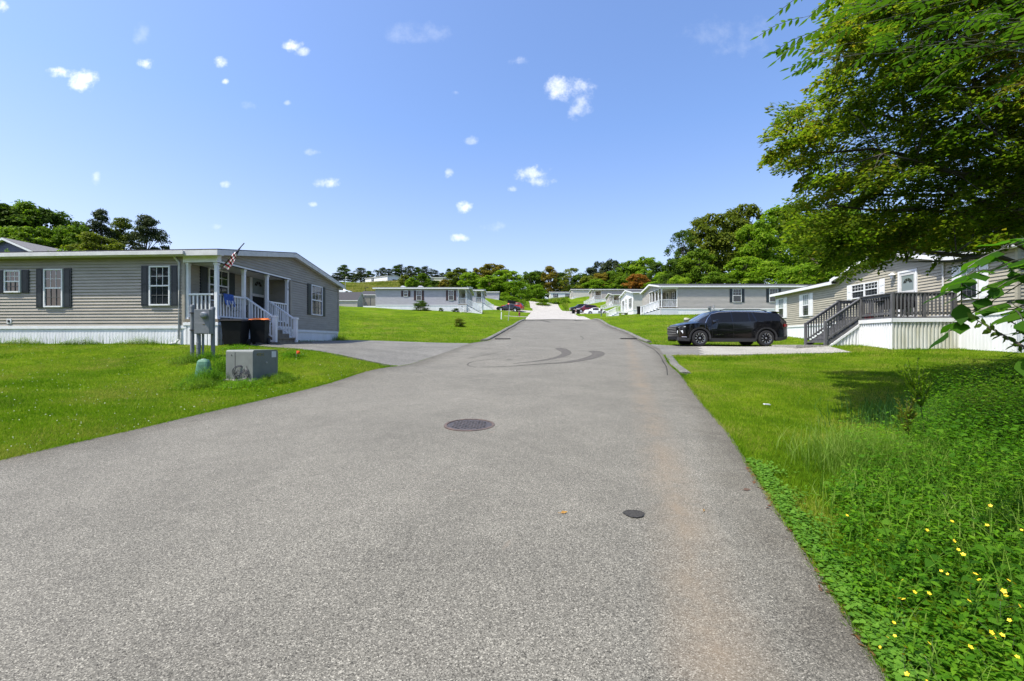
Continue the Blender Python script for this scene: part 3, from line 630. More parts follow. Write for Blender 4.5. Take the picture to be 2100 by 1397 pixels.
    def door(s, plane, a0, a1, z0, z1):
        f = s.mb()
        def bx(mb, x0, x1, y0, y1, o0, o1, m=0):
            mb.hexa([s.pt(plane, x0, o0, y0), s.pt(plane, x1, o0, y0), s.pt(plane, x1, o1, y0), s.pt(plane, x0, o1, y0), s.pt(plane, x0, o0, y1), s.pt(plane, x1, o0, y1), s.pt(plane, x1, o1, y1), s.pt(plane, x0, o1, y1)], m)
        for x0, x1, y0, y1 in ((a0, a0 + .08, z0, z1), (a1 - .08, a1, z0, z1), (a0 + .08, a1 - .08, z1 - .08, z1)): bx(f, x0, x1, y0, y1, -.02, .07)
        d = f.build('door_frame', WHITE, s.root)
        g = s.mb(); zm = z0 + (z1 - z0) * .56
        for x0, x1, y0, y1 in ((a0 + .08, a0 + .17, z0, z1 - .08), (a1 - .17, a1 - .08, z0, z1 - .08), (a0 + .17, a1 - .17, zm - .05, zm + .05), (a0 + .17, a1 - .17, z0, z0 + .15), (a0 + .17, a1 - .17, z1 - .2, z1 - .08)): bx(g, x0, x1, y0, y1, .0, .05)
        dd = g.build('door', WHITE2, s.root)
        g = s.mb(); g.poly([s.pt(plane, a0 + .1, .034, z0), s.pt(plane, a1 - .1, .034, z0), s.pt(plane, a1 - .1, .034, zm), s.pt(plane, a0 + .1, .034, zm)], 0)
        g.poly([s.pt(plane, a0 + .1, .034, zm), s.pt(plane, a1 - .1, .034, zm), s.pt(plane, a1 - .1, .034, z1 - .1), s.pt(plane, a0 + .1, .034, z1 - .1)], 1); g.build('pane', [GLASS, CURT], dd)
        ac = (a0 + a1) / 2; g = s.mb(); zc = z1 - .52
        for k in range(4):
            t0, t1 = math.pi * k / 4 + .06, math.pi * (k + 1) / 4 - .06
            g.poly([s.pt(plane, ac + .08 * math.cos(t0), .04, zc + .08 * math.sin(t0)), s.pt(plane, ac + .24 * math.cos(t0), .04, zc + .2 * math.sin(t0)), s.pt(plane, ac + .24 * math.cos(t1), .04, zc + .2 * math.sin(t1)), s.pt(plane, ac + .08 * math.cos(t1), .04, zc + .08 * math.sin(t1))])
        g.build('fanlight', GLASS, dd)
        g = s.mb(); g.disc(s.pt(plane, a0 + .13, .045, zm - .1), (0, 0, 1), [(0, 0), (.02, .01), (.02, .09), (0, .1)], 8); g.build('handle', STEEL, dd)
    def porch(s, cd, v1, zf, zl, posts_v, stair_v, run, zbot, front=True, steps=5, detail=True, skirt_stair=True):
        """recessed corner porch with railings and a stair leading out of the gable side (towards -u)"""
        fl = s.mb(); fl.box(-.05, cd, -.03, v1, zf - .1, zf); fl.build('porch_floor', STEP, s.root)
        sk = s.mb(); rib = .11
        for (pl, a0, a1) in (('f', -.03, cd), ('g', -.02, v1)):
            N = int((a1 - a0) / rib)
            for i in range(N):
                x0 = a0 + (a1 - a0) * i / N; x1 = a0 + (a1 - a0) * (i + 1) / N; xm = x0 * .5 + x1 * .5
                g0 = s.gz(*s.pt(pl, x0, 0, 0)[:2]) - .25
                sk.poly([s.pt(pl, x0, .03, g0), s.pt(pl, xm, .03, g0), s.pt(pl, xm, .03, zf - .1), s.pt(pl, x0, .03, zf - .1)])
                sk.poly([s.pt(pl, xm, .03, g0), s.pt(pl, x1, .015, g0), s.pt(pl, x1, .015, zf - .1), s.pt(pl, xm, .03, zf - .1)])
        sk.box(-.06, cd, -.05, -.03, zf - .2, zf - .11); sk.box(-.06, -.04, -.03, v1, zf - .2, zf - .11)
        sk.build('porch_skirting', s.skm, s.root)
        for v in posts_v: s.post(.07, v, zf, zl)
        s.post(cd - .08, .07, zf, zl)
        bm = s.mb(); bm.box(-.0, .14, .14, v1, zl - .0, zl + .05); bm.box(-.035, cd, -.035, .14, zl, s.ze - .02); bm.box(-.04, .0, .14, v1, zl, zl + .05); bm.build('porch_beam', WHITE, s.root)
        s.rail((.17, .07, zf), (cd - .13, .07, zf))
        pv = sorted(posts_v)
        for a, b in zip(pv[:-1], pv[1:]):
            if not (a >= stair_v[0] - .2 and b <= stair_v[1] + .2): s.rail((.07, a + .05, zf), (.07, b - .05, zf))
        # stair
        st = s.mb(); n = steps
        for i in range(n):
            z1 = zf - (zf - zbot) * (i + 1) / (n + 1); ua = -.05 - run * i / n; ub = -.05 - run * (i + 1) / n
            st.box(ub - .02, ua, stair_v[0] + .05, stair_v[1] - .05, z1 - .05, z1); st.box(ua - .03, ua - .004, stair_v[0] + .06, stair_v[1] - .06, z1, zf - (zf - zbot) * i / (n + 1) - .05)
            st.box(ub + .02, ub + .04, stair_v[0] + .06, stair_v[1] - .06, zbot - .3, z1 - .05)
        st.build('stair', STEP if detail else WHITE, s.root)
        for v in stair_v:
            s.rail((-.03, v, zf), (-run + .02, v, zbot + .05), h=.8)
            s.post(-run - .04, v, zbot - .25, zbot + .9, .12, name='newel_post')
            if skirt_stair:
                k = s.mb(); k.hexa([(-.05, v - .02, zbot - .3), (-run, v - .02, zbot - .3), (-run, v + .02, zbot - .3), (-.05, v + .02, zbot - .3), (-.05, v - .02, zf - .2), (-run, v - .02, zbot + .0), (-run, v + .02, zbot + .0), (-.05, v + .02, zf - .2)])
                k.build('stair_skirting', s.skm, s.root)
def rel(z): return z + CH
def hit(s, plane, px, py=None):
    """where the line of sight of a photo pixel meets a wall plane: (distance along the wall, height)"""
    dr = Vector(((px - CX) / F, 1, 0)); O = s.O
    if plane == 'f': P0, A, N = O, s.U, s.V
    elif plane == 'g': P0, A, N = O, s.V, s.U
    elif plane[0] == 'u': P0, A, N = O + s.U * plane[1], s.V, s.U
    t = P0.dot(N) / dr.dot(N); q = dr * t
    return ((q - P0).dot(A), CH + (CY - py) / F * q.y if py is not None else None)
def win(s, plane, px0, px1, py0, py1, **k):
    a0 = hit(s, plane, px0)[0]; a1 = hit(s, plane, px1)[0]; m = (px0 + px1) / 2
    return s.window(plane, min(a0, a1), max(a0, a1), hit(s, plane, m, py1)[1], hit(s, plane, m, py0)[1], **k)

# ---- near left house with the flag
A = House("mobile_home", "taupe mobile home with black shutters and a flagged corner porch, near left", "house", (-9.39, 14.5), math.radians(-4), True, 19, 8.5, rel(.53), rel(2.80), rel(3.52), TAUPE, ov=.28, gov=.22, fh=.12, roofm=ROOFD, pitch=.10)
A.walls((1.12, 0, 4.15, rel(2.55))); A.skirt(); A.roof()
for (a, b, c, d) in ((13, 46, 548, 593.5), (93.7, 132.4, 545, 623.5), (309, 351.6, 539, 620)): win(A, 'f', a, b, c, d, sw=.25)
win(A, 'g', 636.5, 659, 579, 640, sw=.27)
win(A, ('u', 1.12), 425, 466, 546, 612, sw=.32)
a0 = hit(A, ('u', 1.12), 510)[0]; a1 = hit(A, ('u', 1.12), 545)[0]
A.door(('u', 1.12), a0, a1, rel(.74), rel(.74) + 2.03)
pv = [.07] + [hit(A, 'g', p)[0] for p in (504, 551)] + [4.05]
A.porch(1.12, 4.15, rel(.74), rel(2.55), pv, (pv[1], pv[2]), 1.02, rel(.03), steps=4)
d = A.mb(); d.tube([(1.42, -.06, A.ze - .02), (1.36, -.06, A.ze - .12), (1.25, -.05, A.ze - .25), (1.25, -.05, rel(.1)), (1.3, -.12, rel(-.02)), (1.42, -.2, rel(-.05))], .035, 8); d.build('downspout', WHITE2, A.root, smooth=True)
d = A.mb(); d.box(.85, 19, -A.ov - .1, -A.ov - .022, A.ze - .05, A.ze + .06); d.build('gutter', WHITE2, A.root)
q = hit(A, 'f', 21.5, 652); d = A.mb(); d.box(q[0] - .08, q[0] + .08, -.04, 0, q[1] - .08, q[1] + .08); ob = d.build('outlet_box', WHITE, A.root); d = A.mb(); d.box(q[0] - .03, q[0] + .03, -.06, -.04, q[1] - .04, q[1] + .04); d.build('socket', DARK, ob)
# landing in front of the stair
d = A.mb(); v0, v1 = pv[1] - .35, pv[2] + .5; d.box(-1.45, -.5, v0, v1, rel(-.35), rel(.0)); d.build('landing', STEP, A.root)
# house numbers on the last post, read downwards
for i, ch in enumerate("278"):
    w = A.world(-.003 + .02, 4.05, rel(2.38) - i * .115)
    R = Matrix((( -A.V.x * -1, 0, -A.U.x, 0), (A.V.y, 0, -A.U.y, 0), (0, 1, 0, 0), (0, 0, 0, 1)))
    R = Matrix(((A.V.x, 0, -A.U.x, w.x - A.O.x), (A.V.y, 0, -A.U.y, w.y - A.O.y), (0, 1, 0, w.z), (0, 0, 0, 1)))
    text_part('house_number', ch, .12, DARK, A.root, R)
# ---- near right house with the wooden deck
G = House("mobile_home", "greige mobile home with white shutters behind a wooden deck, near right", "house", (15.76, 14.2), math.radians(-94.6), True, 15.1, 8.2, rel(1.0), rel(3.02), rel(3.9), TAUPE2, shut='white', fas=WHITE, ov=.28, gov=.25, fh=.11)
G.walls(); G.skirt(rib=.13, band=.1); G.roof(skip=(2.75, 8.9))
gp = lambda x, y: (1560 + x / 3.889, 460 + y / 3.889)
for x0, x1, y0, y1 in ((147, 190, 565, 722), (340, 392, 530, 706), (1605, 1745, 292, 572)):
    p, r = gp(x0, y0), gp(x1, y1); win(G, 'f', p[0], r[0], p[1], r[1], curt=True, low=True)
for x0, x1, y0, y1 in ((733, 836, 450, 565), (836, 947, 432, 545)):
    p, r = gp(x0, y0), gp(x1, y1); win(G, 'f', p[0], r[0], p[1], r[1], shut='', grid=(4, 2))
for x0, x1, y0, y1 in ((693, 729, 460, 582), (951, 993, 408, 528)):
    p, r = gp(x0, y0), gp(x1, y1); a1 = hit(G, 'f', p[0])[0]; a0 = hit(G, 'f', r[0])[0]; zb = hit(G, 'f', (p[0] + r[0]) / 2, r[1])[1]; zt = hit(G, 'f', (p[0] + r[0]) / 2, p[1])[1]
    h = G.mb(); h.box(a0, a1, -.035, 0, zb, zt); h.box(a0 + .05, a1 - .05, -.047, -.035, zb + .06, (zb + zt) / 2 - .03); h.box(a0 + .05, a1 - .05, -.047, -.035, (zb + zt) / 2 + .03, zt - .06); h.build('shutter', WHITE, G.root)
p = gp(1105, 365); r = gp(1290, 400); a1 = hit(G, 'f', p[0])[0]; a0 = hit(G, 'f', r[0])[0]
G.door('f', a1 - .98, a1, rel(.93), rel(.93) + 2.0)
# decorative dormer over the door
ca, cb = 2.75, 8.9; cm = 5.9; zo = G.ze + .08
dm = G.mb(); zw = G.ze - .04; zt_ = zo + .80
for k in range(9):
    z0 = zw + k * .1; z1_ = min(z0 + .1, zt_); h0 = max(0, (zt_ - z0) / (zt_ - zo + .02)); h1 = max(0, (zt_ - z1_) / (zt_ - zo + .02)); h0 = min(h0, 1); h1 = min(h1, 1)
    dm.poly([(cm - (cm - ca) * h0, -.022, z0), (cm + (cb - cm) * h0, -.022, z0), (cm + (cb - cm) * h1, -.002, z1_), (cm - (cm - ca) * h1, -.002, z1_)])
dg = dm.build('dormer_gable', TAUPE2, G.root)
dm = G.mb()
for e in (ca - .12, cb + .12):
    dm.hexa([(e, -.26, zo - .02), (e, 2.6, zo - .02), (cm, 2.6, zo + .78), (cm, -.26, zo + .78), (e, -.26, zo + .06), (e, 2.6, zo + .06), (cm, 2.6, zo + .86), (cm, -.26, zo + .86)], 0)
    dm.hexa([(e, -.25, zo + .061), (e, 2.6, zo + .061), (cm, 2.6, zo + .861), (cm, -.25, zo + .861), (e, -.25, zo + .09), (e, 2.6, zo + .09), (cm, 2.6, zo + .89), (cm, -.25, zo + .89)], 1)
    dm.hexa([(e, -.29, zo - .06), (e, -.26, zo - .06), (cm, -.26, zo + .74), (cm, -.29, zo + .74), (e, -.29, zo + .10), (e, -.26, zo + .10), (cm, -.26, zo + .90), (cm, -.29, zo + .90)], 0)
dm.build('dormer_roof', [WHITE, ROOFD], G.root)
q = hit(G, 'f', *gp(1070, 385)); d = G.mb(); d.disc((q[0], -.12, q[1] + .12), (0, 0, -1), [(.02, 0), (.10, .05), (.13, .09), (.06, .11), (.06, .22), (0, .24)], 12); d.box(q[0] - .03, q[0] + .03, -.12, 0, q[1] + .1, q[1] + .14); d.build('wall_lamp', WHITE, G.root)
q = hit(G, 'f', *gp(1465, 470)); d = G.mb(); d.tube([(q[0], -.05, G.ze - .1), (q[0], -.05, rel(1.0))], .035, 8); d.build('downspout', WHITE2, G.root)
q = hit(G, 'f', *gp(1618, 706)); d = G.mb(); d.box(q[0] - .07, q[0] + .07, -.09, -.036, q[1] - .04, q[1] + .05); d.build('floodlight', BLACKP, G.root)
# deck
DZ = rel(.93); U0 = G.U; V0 = G.V
def gl(x, y): w = Vector((x, y, 0)) - G.O; return w.dot(G.U), w.dot(G.V)
u0 = gl(13.7, 16.4)[0]; v0 = gl(13.7, 16.4)[1]; uM = u0 + 1.75; u1 = u0 + 3.2
dk = thing("deck", "weathered grey wooden deck on white skirting before the greige home", "deck", (G.O.x + (U0 * u0 + V0 * v0).x, G.O.y + (U0 * u0 + V0 * v0).y, 0))
dfr = (G.O, G.U, G.V); off_ = Vector((dk.location.x, dk.location.y, 0)) - G.O
def dmb():
    m = MB((None, G.U, G.V)); m.P = lambda p: G.U * (p[0] - u0) + G.V * (p[1] - v0) + Vector((0, 0, p[2])); return m
d = dmb()
for i in range(int(abs(v0) / .14)): d.box(u0, u1, v0 + i * .14, v0 + i * .14 + .134, DZ - .04, DZ)
d.box(u0, u1, v0, -.04, DZ - .16, DZ - .042); d.build('deck_floor', WOOD, dk)
def ribs(d, pts, n, ztop, rib=.12, dep=.035):
    (a0, b0), (a1, b1) = pts; L_ = math.hypot(a1 - a0, b1 - b0); N = int(L_ / rib); tx, ty = (a1 - a0) / L_, (b1 - b0) / L_
    for i in range(N):
        q = [(L_ * (i + f) / N) for f in (0, .4, .5, .9, 1)]; oo = [0, 0, dep, dep, 0]
        for k in range(4):
            A_, B_ = [(a0 + tx * x + n[0] * o, b0 + ty * x + n[1] * o) for x, o in ((q[k], oo[k]), (q[k + 1], oo[k + 1]))]
            zt0 = ztop(q[k]) if callable(ztop) else ztop; zt1 = ztop(q[k + 1]) if callable(ztop) else ztop
            g0 = rel(-.45)
            if zt1 > g0: d.poly([(*A_, g0), (*B_, g0), (*B_, zt1), (*A_, max(zt0, g0))])
d = dmb(); ribs(d, ((u0, v0), (u0, 0)), (1, 0), DZ - .14); d.build('deck_skirting', SKIRTG, dk)
d = dmb(); ribs(d, ((u0, v0), (u1, v0)), (0, 1), DZ - .14); ribs(d, ((u1, v0), (u1, 0)), (-1, 0), DZ - .14)
so = 1.25   # stair run
ribs(d, ((uM, v0), (uM, v0 - so - .15)), (1, 0), lambda x: DZ - .2 - x * .74); d.build('deck_skirting', SKIRT, dk)
d = dmb(); d.box(u0 - .03, u0 - .004, v0 - .03, -.04, DZ - .2, DZ - .06); d.box(u0 - .03, uM, v0 - .03, v0 - .004, DZ - .2, DZ - .06)
d.beam((uM - .02, v0, DZ - .24), (uM - .02, v0 - so - .2, DZ - .24 - (so + .2) * .76), .03, .1); d.build('deck_trim', WHITE, dk)
def wrail(p, q, h=.85, sp=.125, h0=.1):
    r = dmb(); p = Vector(p); q = Vector(q); up = lambda k: Vector((0, 0, k)); r.beam(p + up(h), q + up(h), .12, .035); r.beam(p + up(h - .07), q + up(h - .07), .035, .085); r.beam(p + up(h0 + .02), q + up(h0 + .02), .035, .085)
    n = max(2, int((q - p).length / sp)); dd = (q - p); s_ = Vector((-dd.y, dd.x, 0)).normalized() * .033
    for i in range(n + 1):
        b = p.lerp(q, i / n) + s_; k = .02; r.box(b.x - k, b.x + k, b.y - k, b.y + k, b.z + h0 - .08, b.z + h - .02)
    return r.build('railing', WOOD, dk)
def wpost(u, v, z0, z1): r = dmb(); r.box(u - .048, u + .048, v - .048, v + .048, z0, z1); r.build('post', WOOD, dk, bevel=.004)
wrail((u0 + .05, v0 + .05, DZ), (u0 + .05, -.1, DZ)); wrail((u0 + .05, v0 + .05, DZ), (uM - .05, v0 + .05, DZ)); wrail((u1 - .05, -.1, DZ), (u1 - .05, v0 + .05, DZ))
for a, b in ((u0 + .05, v0 + .05), (u0 + .05, (v0) / 2), (u0 + .05, -.1), (uM - .05, v0 + .05), (u1 - .05, v0 + .05)): wpost(a, b, DZ - .1, DZ + .86)
zg_ = rel(-.13); rise = DZ - zg_
for uu in (uM, u1 - .05):
    wrail((uu, v0 + .02, DZ - .04), (uu, v0 - so, zg_ + .12)); wpost(uu, v0 - so - .03, zg_ - .2, zg_ + .98)
d = dmb(); n = 6
for i in range(n):
    z = DZ - rise * (i + 1) / (n + 1); vb = v0 - so * (i + .0) / n; d.box(uM + .06, u1 - .1, vb - so / n - .03, vb, z - .04, z)
    d.box(uM + .06, u1 - .1, vb - .02, vb - .0, z, z + rise / (n + 1) - .04)
for uu in (uM + .03, u1 - .08): d.beam((uu, v0, DZ - .2), (uu, v0 - so, zg_ + .0), .04, .22)
d.build('stair', WOOD, dk)
# low concrete slab before the deck stair
d = MB(); w = G.O + G.U * ((uM + u1) / 2) + G.V * (v0 - so - .6); sl = d
o = MB(); 
for k in range(1): o.box(-.75, .55, -.9, .8, -.25, .03)
ob = o.build('paving_slab', CONC2); ob.location = (w.x, w.y, Z(w.x, w.y) + .03); tag(ob, "low concrete slab on the grass before the wooden deck stair", "slab")

# ---- middle distance and far houses
H = House("mobile_home", "long grey mobile home with dark shutters and a white corner porch, behind the black car", "house", (15.6, 47.6), 0, False, 19, 6.6, rel(3.52), rel(5.80), rel(6.35), GREY, fas=WHITE, ov=.25, gov=.3, fh=.12, pitch=.13)
H.walls((1.75, 0, 4.2, rel(5.6))); H.skirt(rib=.2); H.roof()
win(H, 'f', 1502, 1520, 585.5, 613, sw=.28); win(H, 'f', 1577, 1595, 585, 613, sw=.28)
H.window(('u', 1.75), .8, 1.5, rel(4.1), rel(5.4), sw=.28); H.door(('u', 1.75), 2.6, 3.5, rel(3.65), rel(5.65))
H.porch(1.75, 4.2, rel(3.65), rel(5.6), [.07, 1.1, 2.2, 3.3, 4.1], (.1, 1.1), 1.75, rel(2.95), steps=5, detail=False)
I_ = House("mobile_home", "white gabled mobile home with beige long wall, between grey home and white sedan", "house", (17.0, 63.7), 0, False, 14, 7.2, rel(4.57), rel(6.95), rel(7.6), BEIGE, fas=WHITE, ov=.25, gov=.3, lap=False, pitch=.3)
I_.walls(); I_.skirt(rib=.4); I_.roof()
g = I_.mb(); g.poly([(-.03, 0, I_.zb), (-.03, I_.W, I_.zb), (-.03, I_.W, I_.ze), (-.03, I_.W / 2, I_.zr), (-.03, 0, I_.ze)]); g.build('gable_cladding', WHITE, I_.root)
I_.window(('u', -.035), 1.2, 2.0, rel(5.0), rel(6.3), shut='dark', sw=.25)
I_.window(('u', -.035), 5.4, 6.1, rel(5.0), rel(6.3), shut='dark', sw=.25); I_.door(('u', -.035), 3.4, 4.3, rel(4.6), rel(6.6))
d = I_.mb(); d.box(-1.3, -.04, 3.0, 4.9, rel(4.3), rel(4.5)); d.build('porch_floor', WHITE, I_.root)
I_.rail((-1.3, 3.0, rel(4.5)), (-.05, 3.0, rel(4.5))); I_.rail((-1.3, 3.0, rel(4.5)), (-2.9, 3.0, rel(3.75))); I_.rail((-1.3, 4.9, rel(4.5)), (-2.9, 4.9, rel(3.75)))
d = I_.mb()
for i in range(4): d.box(-1.3 - .35 * (i + 1), -1.3 - .35 * i, 3.05, 4.85, rel(3.4), rel(4.4 - .18 * i))
d.build('stair', WHITE, I_.root)
J = House("mobile_home", "small-looking far mobile home whose white porch gable shows above the white sedan", "house", (24.0, 108), 0, False, 14, 8, rel(9.05), rel(11.3), rel(12.0), PINKG, fas=WHITE, ov=.25, gov=.3, lap=False, pitch=.4)
J.walls((1.6, 0, 4.5, rel(11.1))); J.skirt(rib=.5); J.roof()
J.porch(1.6, 4.5, rel(9.15), rel(11.1), [.07, 1.4, 2.9, 4.4], (.1, 1.3), 2.6, rel(7.85), steps=5, detail=False)
K = House("mobile_home", "far pinkish-grey home with tall white skirting, above the maroon car", "house", (22.0, 121), 0, False, 15, 8, rel(11.55), rel(13.95), rel(14.5), PINKG, fas=WHITE, ov=.25, gov=.3, lap=False, pitch=.4)
K.walls((1.8, 0, 4.5, rel(13.8))); K.skirt(rib=.5); K.roof()
K.porch(1.8, 4.5, rel(11.6), rel(13.8), [.07, 1.4, 2.9, 4.4], (.1, 1.3), 2.6, rel(10.1), steps=5, detail=False)
Lh = House("mobile_home", "far beige mobile home with a plain windowless long wall, upper right end of the street", "house", (18.1, 135), 0, False, 13, 7, rel(13.4), rel(15.6), rel(16.1), BEIGE, fas=WHITE, ov=.2, gov=.25, lap=False, pitch=.4)
Lh.walls(); Lh.skirt(rib=.5); Lh.roof(); Lh.window('g', 2, 3, rel(13.9), rel(15.2), sw=.3)
Mh = House("mobile_home", "farthest white mobile home at the end of the street, against the trees", "house", (12.8, 150), 0, False, 12, 7, rel(14.3), rel(16.4), rel(17.0), WHITE, fas=WHITE, ov=.2, gov=.25, lap=False, pitch=.4)
Mh.walls(); Mh.skirt(rib=.5); Mh.roof(); Mh.window('f', 1.2, 2.0, rel(14.8), rel(16.0), sw=.35); Mh.window('f', 5.2, 6.2, rel(14.6), rel(16.0), sw=.35)
B = House("mobile_home", "lavender grey mobile home with brown shutters on the lawn, left of the street", "house", (-6.1, 61), 0, True, 12.15, 8.5, rel(5.0), rel(7.2), rel(7.75), LAV, shut='brown', fas=WHITE, ov=.28, gov=.35, pitch=.13)
B.walls((1.15, 0, 5.4, rel(7.05))); B.skirt(rib=.3); B.roof()
bx = lambda x: 680 + x / 5.526; by = lambda y: 500 + y / 5.526
for x0, x1, y0, y1 in ((818, 866, 493, 560), (962, 1020, 493, 603), (1325, 1384, 490, 603)): win(B, 'f', bx(x0), bx(x1), by(y0), by(y1), sw=.30)
B.window(('u', 1.15), .7, 1.5, rel(5.6), rel(6.9), sw=.3); B.door(('u', 1.15), 2.4, 3.3, rel(5.1), rel(7.05))
B.porch(1.15, 5.4, rel(5.1), rel(7.05), [.07, 1.3, 2.6, 4.0, 5.3], (.1, 1.2), 1.95, rel(3.9), steps=6, detail=False)
d = B.mb()
for a, b, n in ((8.6, 9.6, .12), (6.1, 7.2, .12)): d.hexa([(a, 2.2, B.ze + .3), (b, 2.2, B.ze + .3), (b, 4, B.ze + .3), (a, 4, B.ze + .3), (a + .4, 2.2, B.zr + .1), (b - .4, 2.2, B.zr + .1), (b - .4, 4, B.zr + .14), (a + .4, 4, B.zr + .14)])
d.build('roof_vent', WHITE, B.root)
C_ = House("mobile_home", "second lavender grey mobile home, only its white porch showing behind the first", "house", (-5.26, 80), 0, True, 12, 9, rel(7.0), rel(9.1), rel(9.7), LAV, shut='brown', fas=WHITE, ov=.28, gov=.35, pitch=.2, lap=False)
C_.walls((1.15, 0, 5.6, rel(8.95))); C_.skirt(rib=.4); C_.roof(); C_.window(('u', 1.15), .5, 1.3, rel(7.5), rel(8.8), shut='brown', sw=.3)
C_.porch(1.15, 5.6, rel(7.07), rel(8.95), [.07, 1.3, 2.6, 4.0, 5.5], (.1, 1.2), 1.9, rel(5.75), steps=6, detail=False)
Dh = House("shed", "small lavender grey shed with a flat-looking roof behind the two left porches", "shed", (-2.9, 100), 0, True, 6, 5, rel(9.5), rel(11.0), rel(11.25), LAV, fas=WHITE, ov=.15, gov=.15, pitch=.4, lap=False)
Dh.walls(); Dh.skirt(rib=.5); Dh.roof()
E = House("mobile_home", "white mobile home standing alone on the grassy hilltop, left", "house", (-48.7, 178), math.radians(-32.8), True, 13, 8.4, rel(24.3), rel(25.9), rel(26.6), WHITE, fas=WHITE2, ov=.2, gov=.3, pitch=.5, lap=False)
E.walls(); E.skirt(rib=.5); E.roof(); E.window('f', 8.2, 8.9, rel(24.5), rel(25.7), sw=.35); 
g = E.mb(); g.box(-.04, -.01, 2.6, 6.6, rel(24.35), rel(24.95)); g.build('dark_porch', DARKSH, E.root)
Fh = House("mobile_home", "cream mobile home half hidden by trees on the hilltop, left of centre", "house", (-25.2, 190), 0, True, 13, 7, rel(25.2), rel(27.0), rel(27.5), mat("cream_siding", (.6, .57, .45), (.55, .52, .4)), fas=WHITE, ov=.2, gov=.3, pitch=.5, lap=False)
Fh.walls(); Fh.skirt(rib=.5); Fh.roof(); Fh.window('f', 2.2, 3.1, rel(25.4), rel(26.7), sw=.35); Fh.window('f', 8, 8.9, rel(25.4), rel(26.7), sw=.35)
Bl = House("house", "dark slate blue house with grey shingle roof, peeking over the near left home", "house", (-42.9, 35), math.radians(-90), True, 10, 8, rel(3.6), rel(6.1), rel(7.85), BLUE, fas=WHITE, ov=.35, gov=.3, roofm=ROOFG, pitch=.15)
Bl.walls(); Bl.skirt(rib=.5); Bl.roof()
# sheds and deck beside the lavender home
def shed(label, x, y, w, dep, zb, ze, zr, wm):
    h = House("shed", label, "shed", (x + w / 2, y), 0, True, w, dep, zb, ze, zr, wm, ov=.1, gov=.12, pitch=.4, lap=False); h.walls(); h.skirt(rib=.5); h.roof(); return h
shed("low grey shed with dark roof, nearest the corner of the taupe home", -26.3, 72, 3.6, 4, rel(5.6), rel(6.6), rel(8.0), GREY)
shed("taller beige shed with dark roof beside the deck of the lavender home", -23.9, 76, 2.9, 4, rel(5.9), rel(7.9), rel(8.6), mat("khaki_siding", (.33, .31, .25)))
tb = thing("deck", "small railed deck on white skirting at the lavender home's left end", "deck", (-19.3, 62, 0)); m = MB()
m.box(-1, 1.05, 0, 3, rel(4.0), rel(4.95)); m.build('deck_skirting', SKIRT, tb)
m = MB()
for x in (-.95, 0, 1.0): m.box(x - .05, x + .05, 0, .1, rel(4.95), rel(6.1))
m.box(-1, 1.05, 0, .08, rel(6.0), rel(6.08)); m.box(-1, 1.05, 0, .08, rel(5.0), rel(5.06))
for i in range(16): m.box(-.95 + i * .125, -.91 + i * .125, .02, .06, rel(5.0), rel(6.0))
m.build('railing', WOOD, tb)
# ---------------------------------------------------------------- cars
def paint(name, c, coat=.5, rough=.25, metal=.3): return mat(name, c, tuple(v * .95 for v in c), rough=rough, metal=metal, coat=coat, scale=2)
TYRE = mat("tyre_rubber", (.018, .018, .019), rough=.75); RIM = mat("alloy", (.55, .56, .58), rough=.25, metal=.8); CLAD = mat("grey_cladding", (.028, .028, .03), rough=.55)
CHROME = mat("chrome", (.75, .76, .78), rough=.12, metal=1.0); HEADL = mat("headlight_lens", (.72, .75, .78), rough=.1, spec=.9); REDL = mat("tail_lens", (.35, .01, .01), rough=.15)
m_, nt_, p_ = nodes_of("car_glass"); p_.inputs['Base Color'].default_value = (.008, .009, .011, 1); p_.inputs['Roughness'].default_value = .05; p_.inputs['Specular IOR Level'].default_value = .25; CGLASS = m_
m_, nt_, p_ = nodes_of("windscreen_glass"); p_.inputs['Base Color'].default_value = (.05, .06, .065, 1); p_.inputs['Roughness'].default_value = .03; p_.inputs['Coat Weight'].default_value = 1; WGLASS = m_
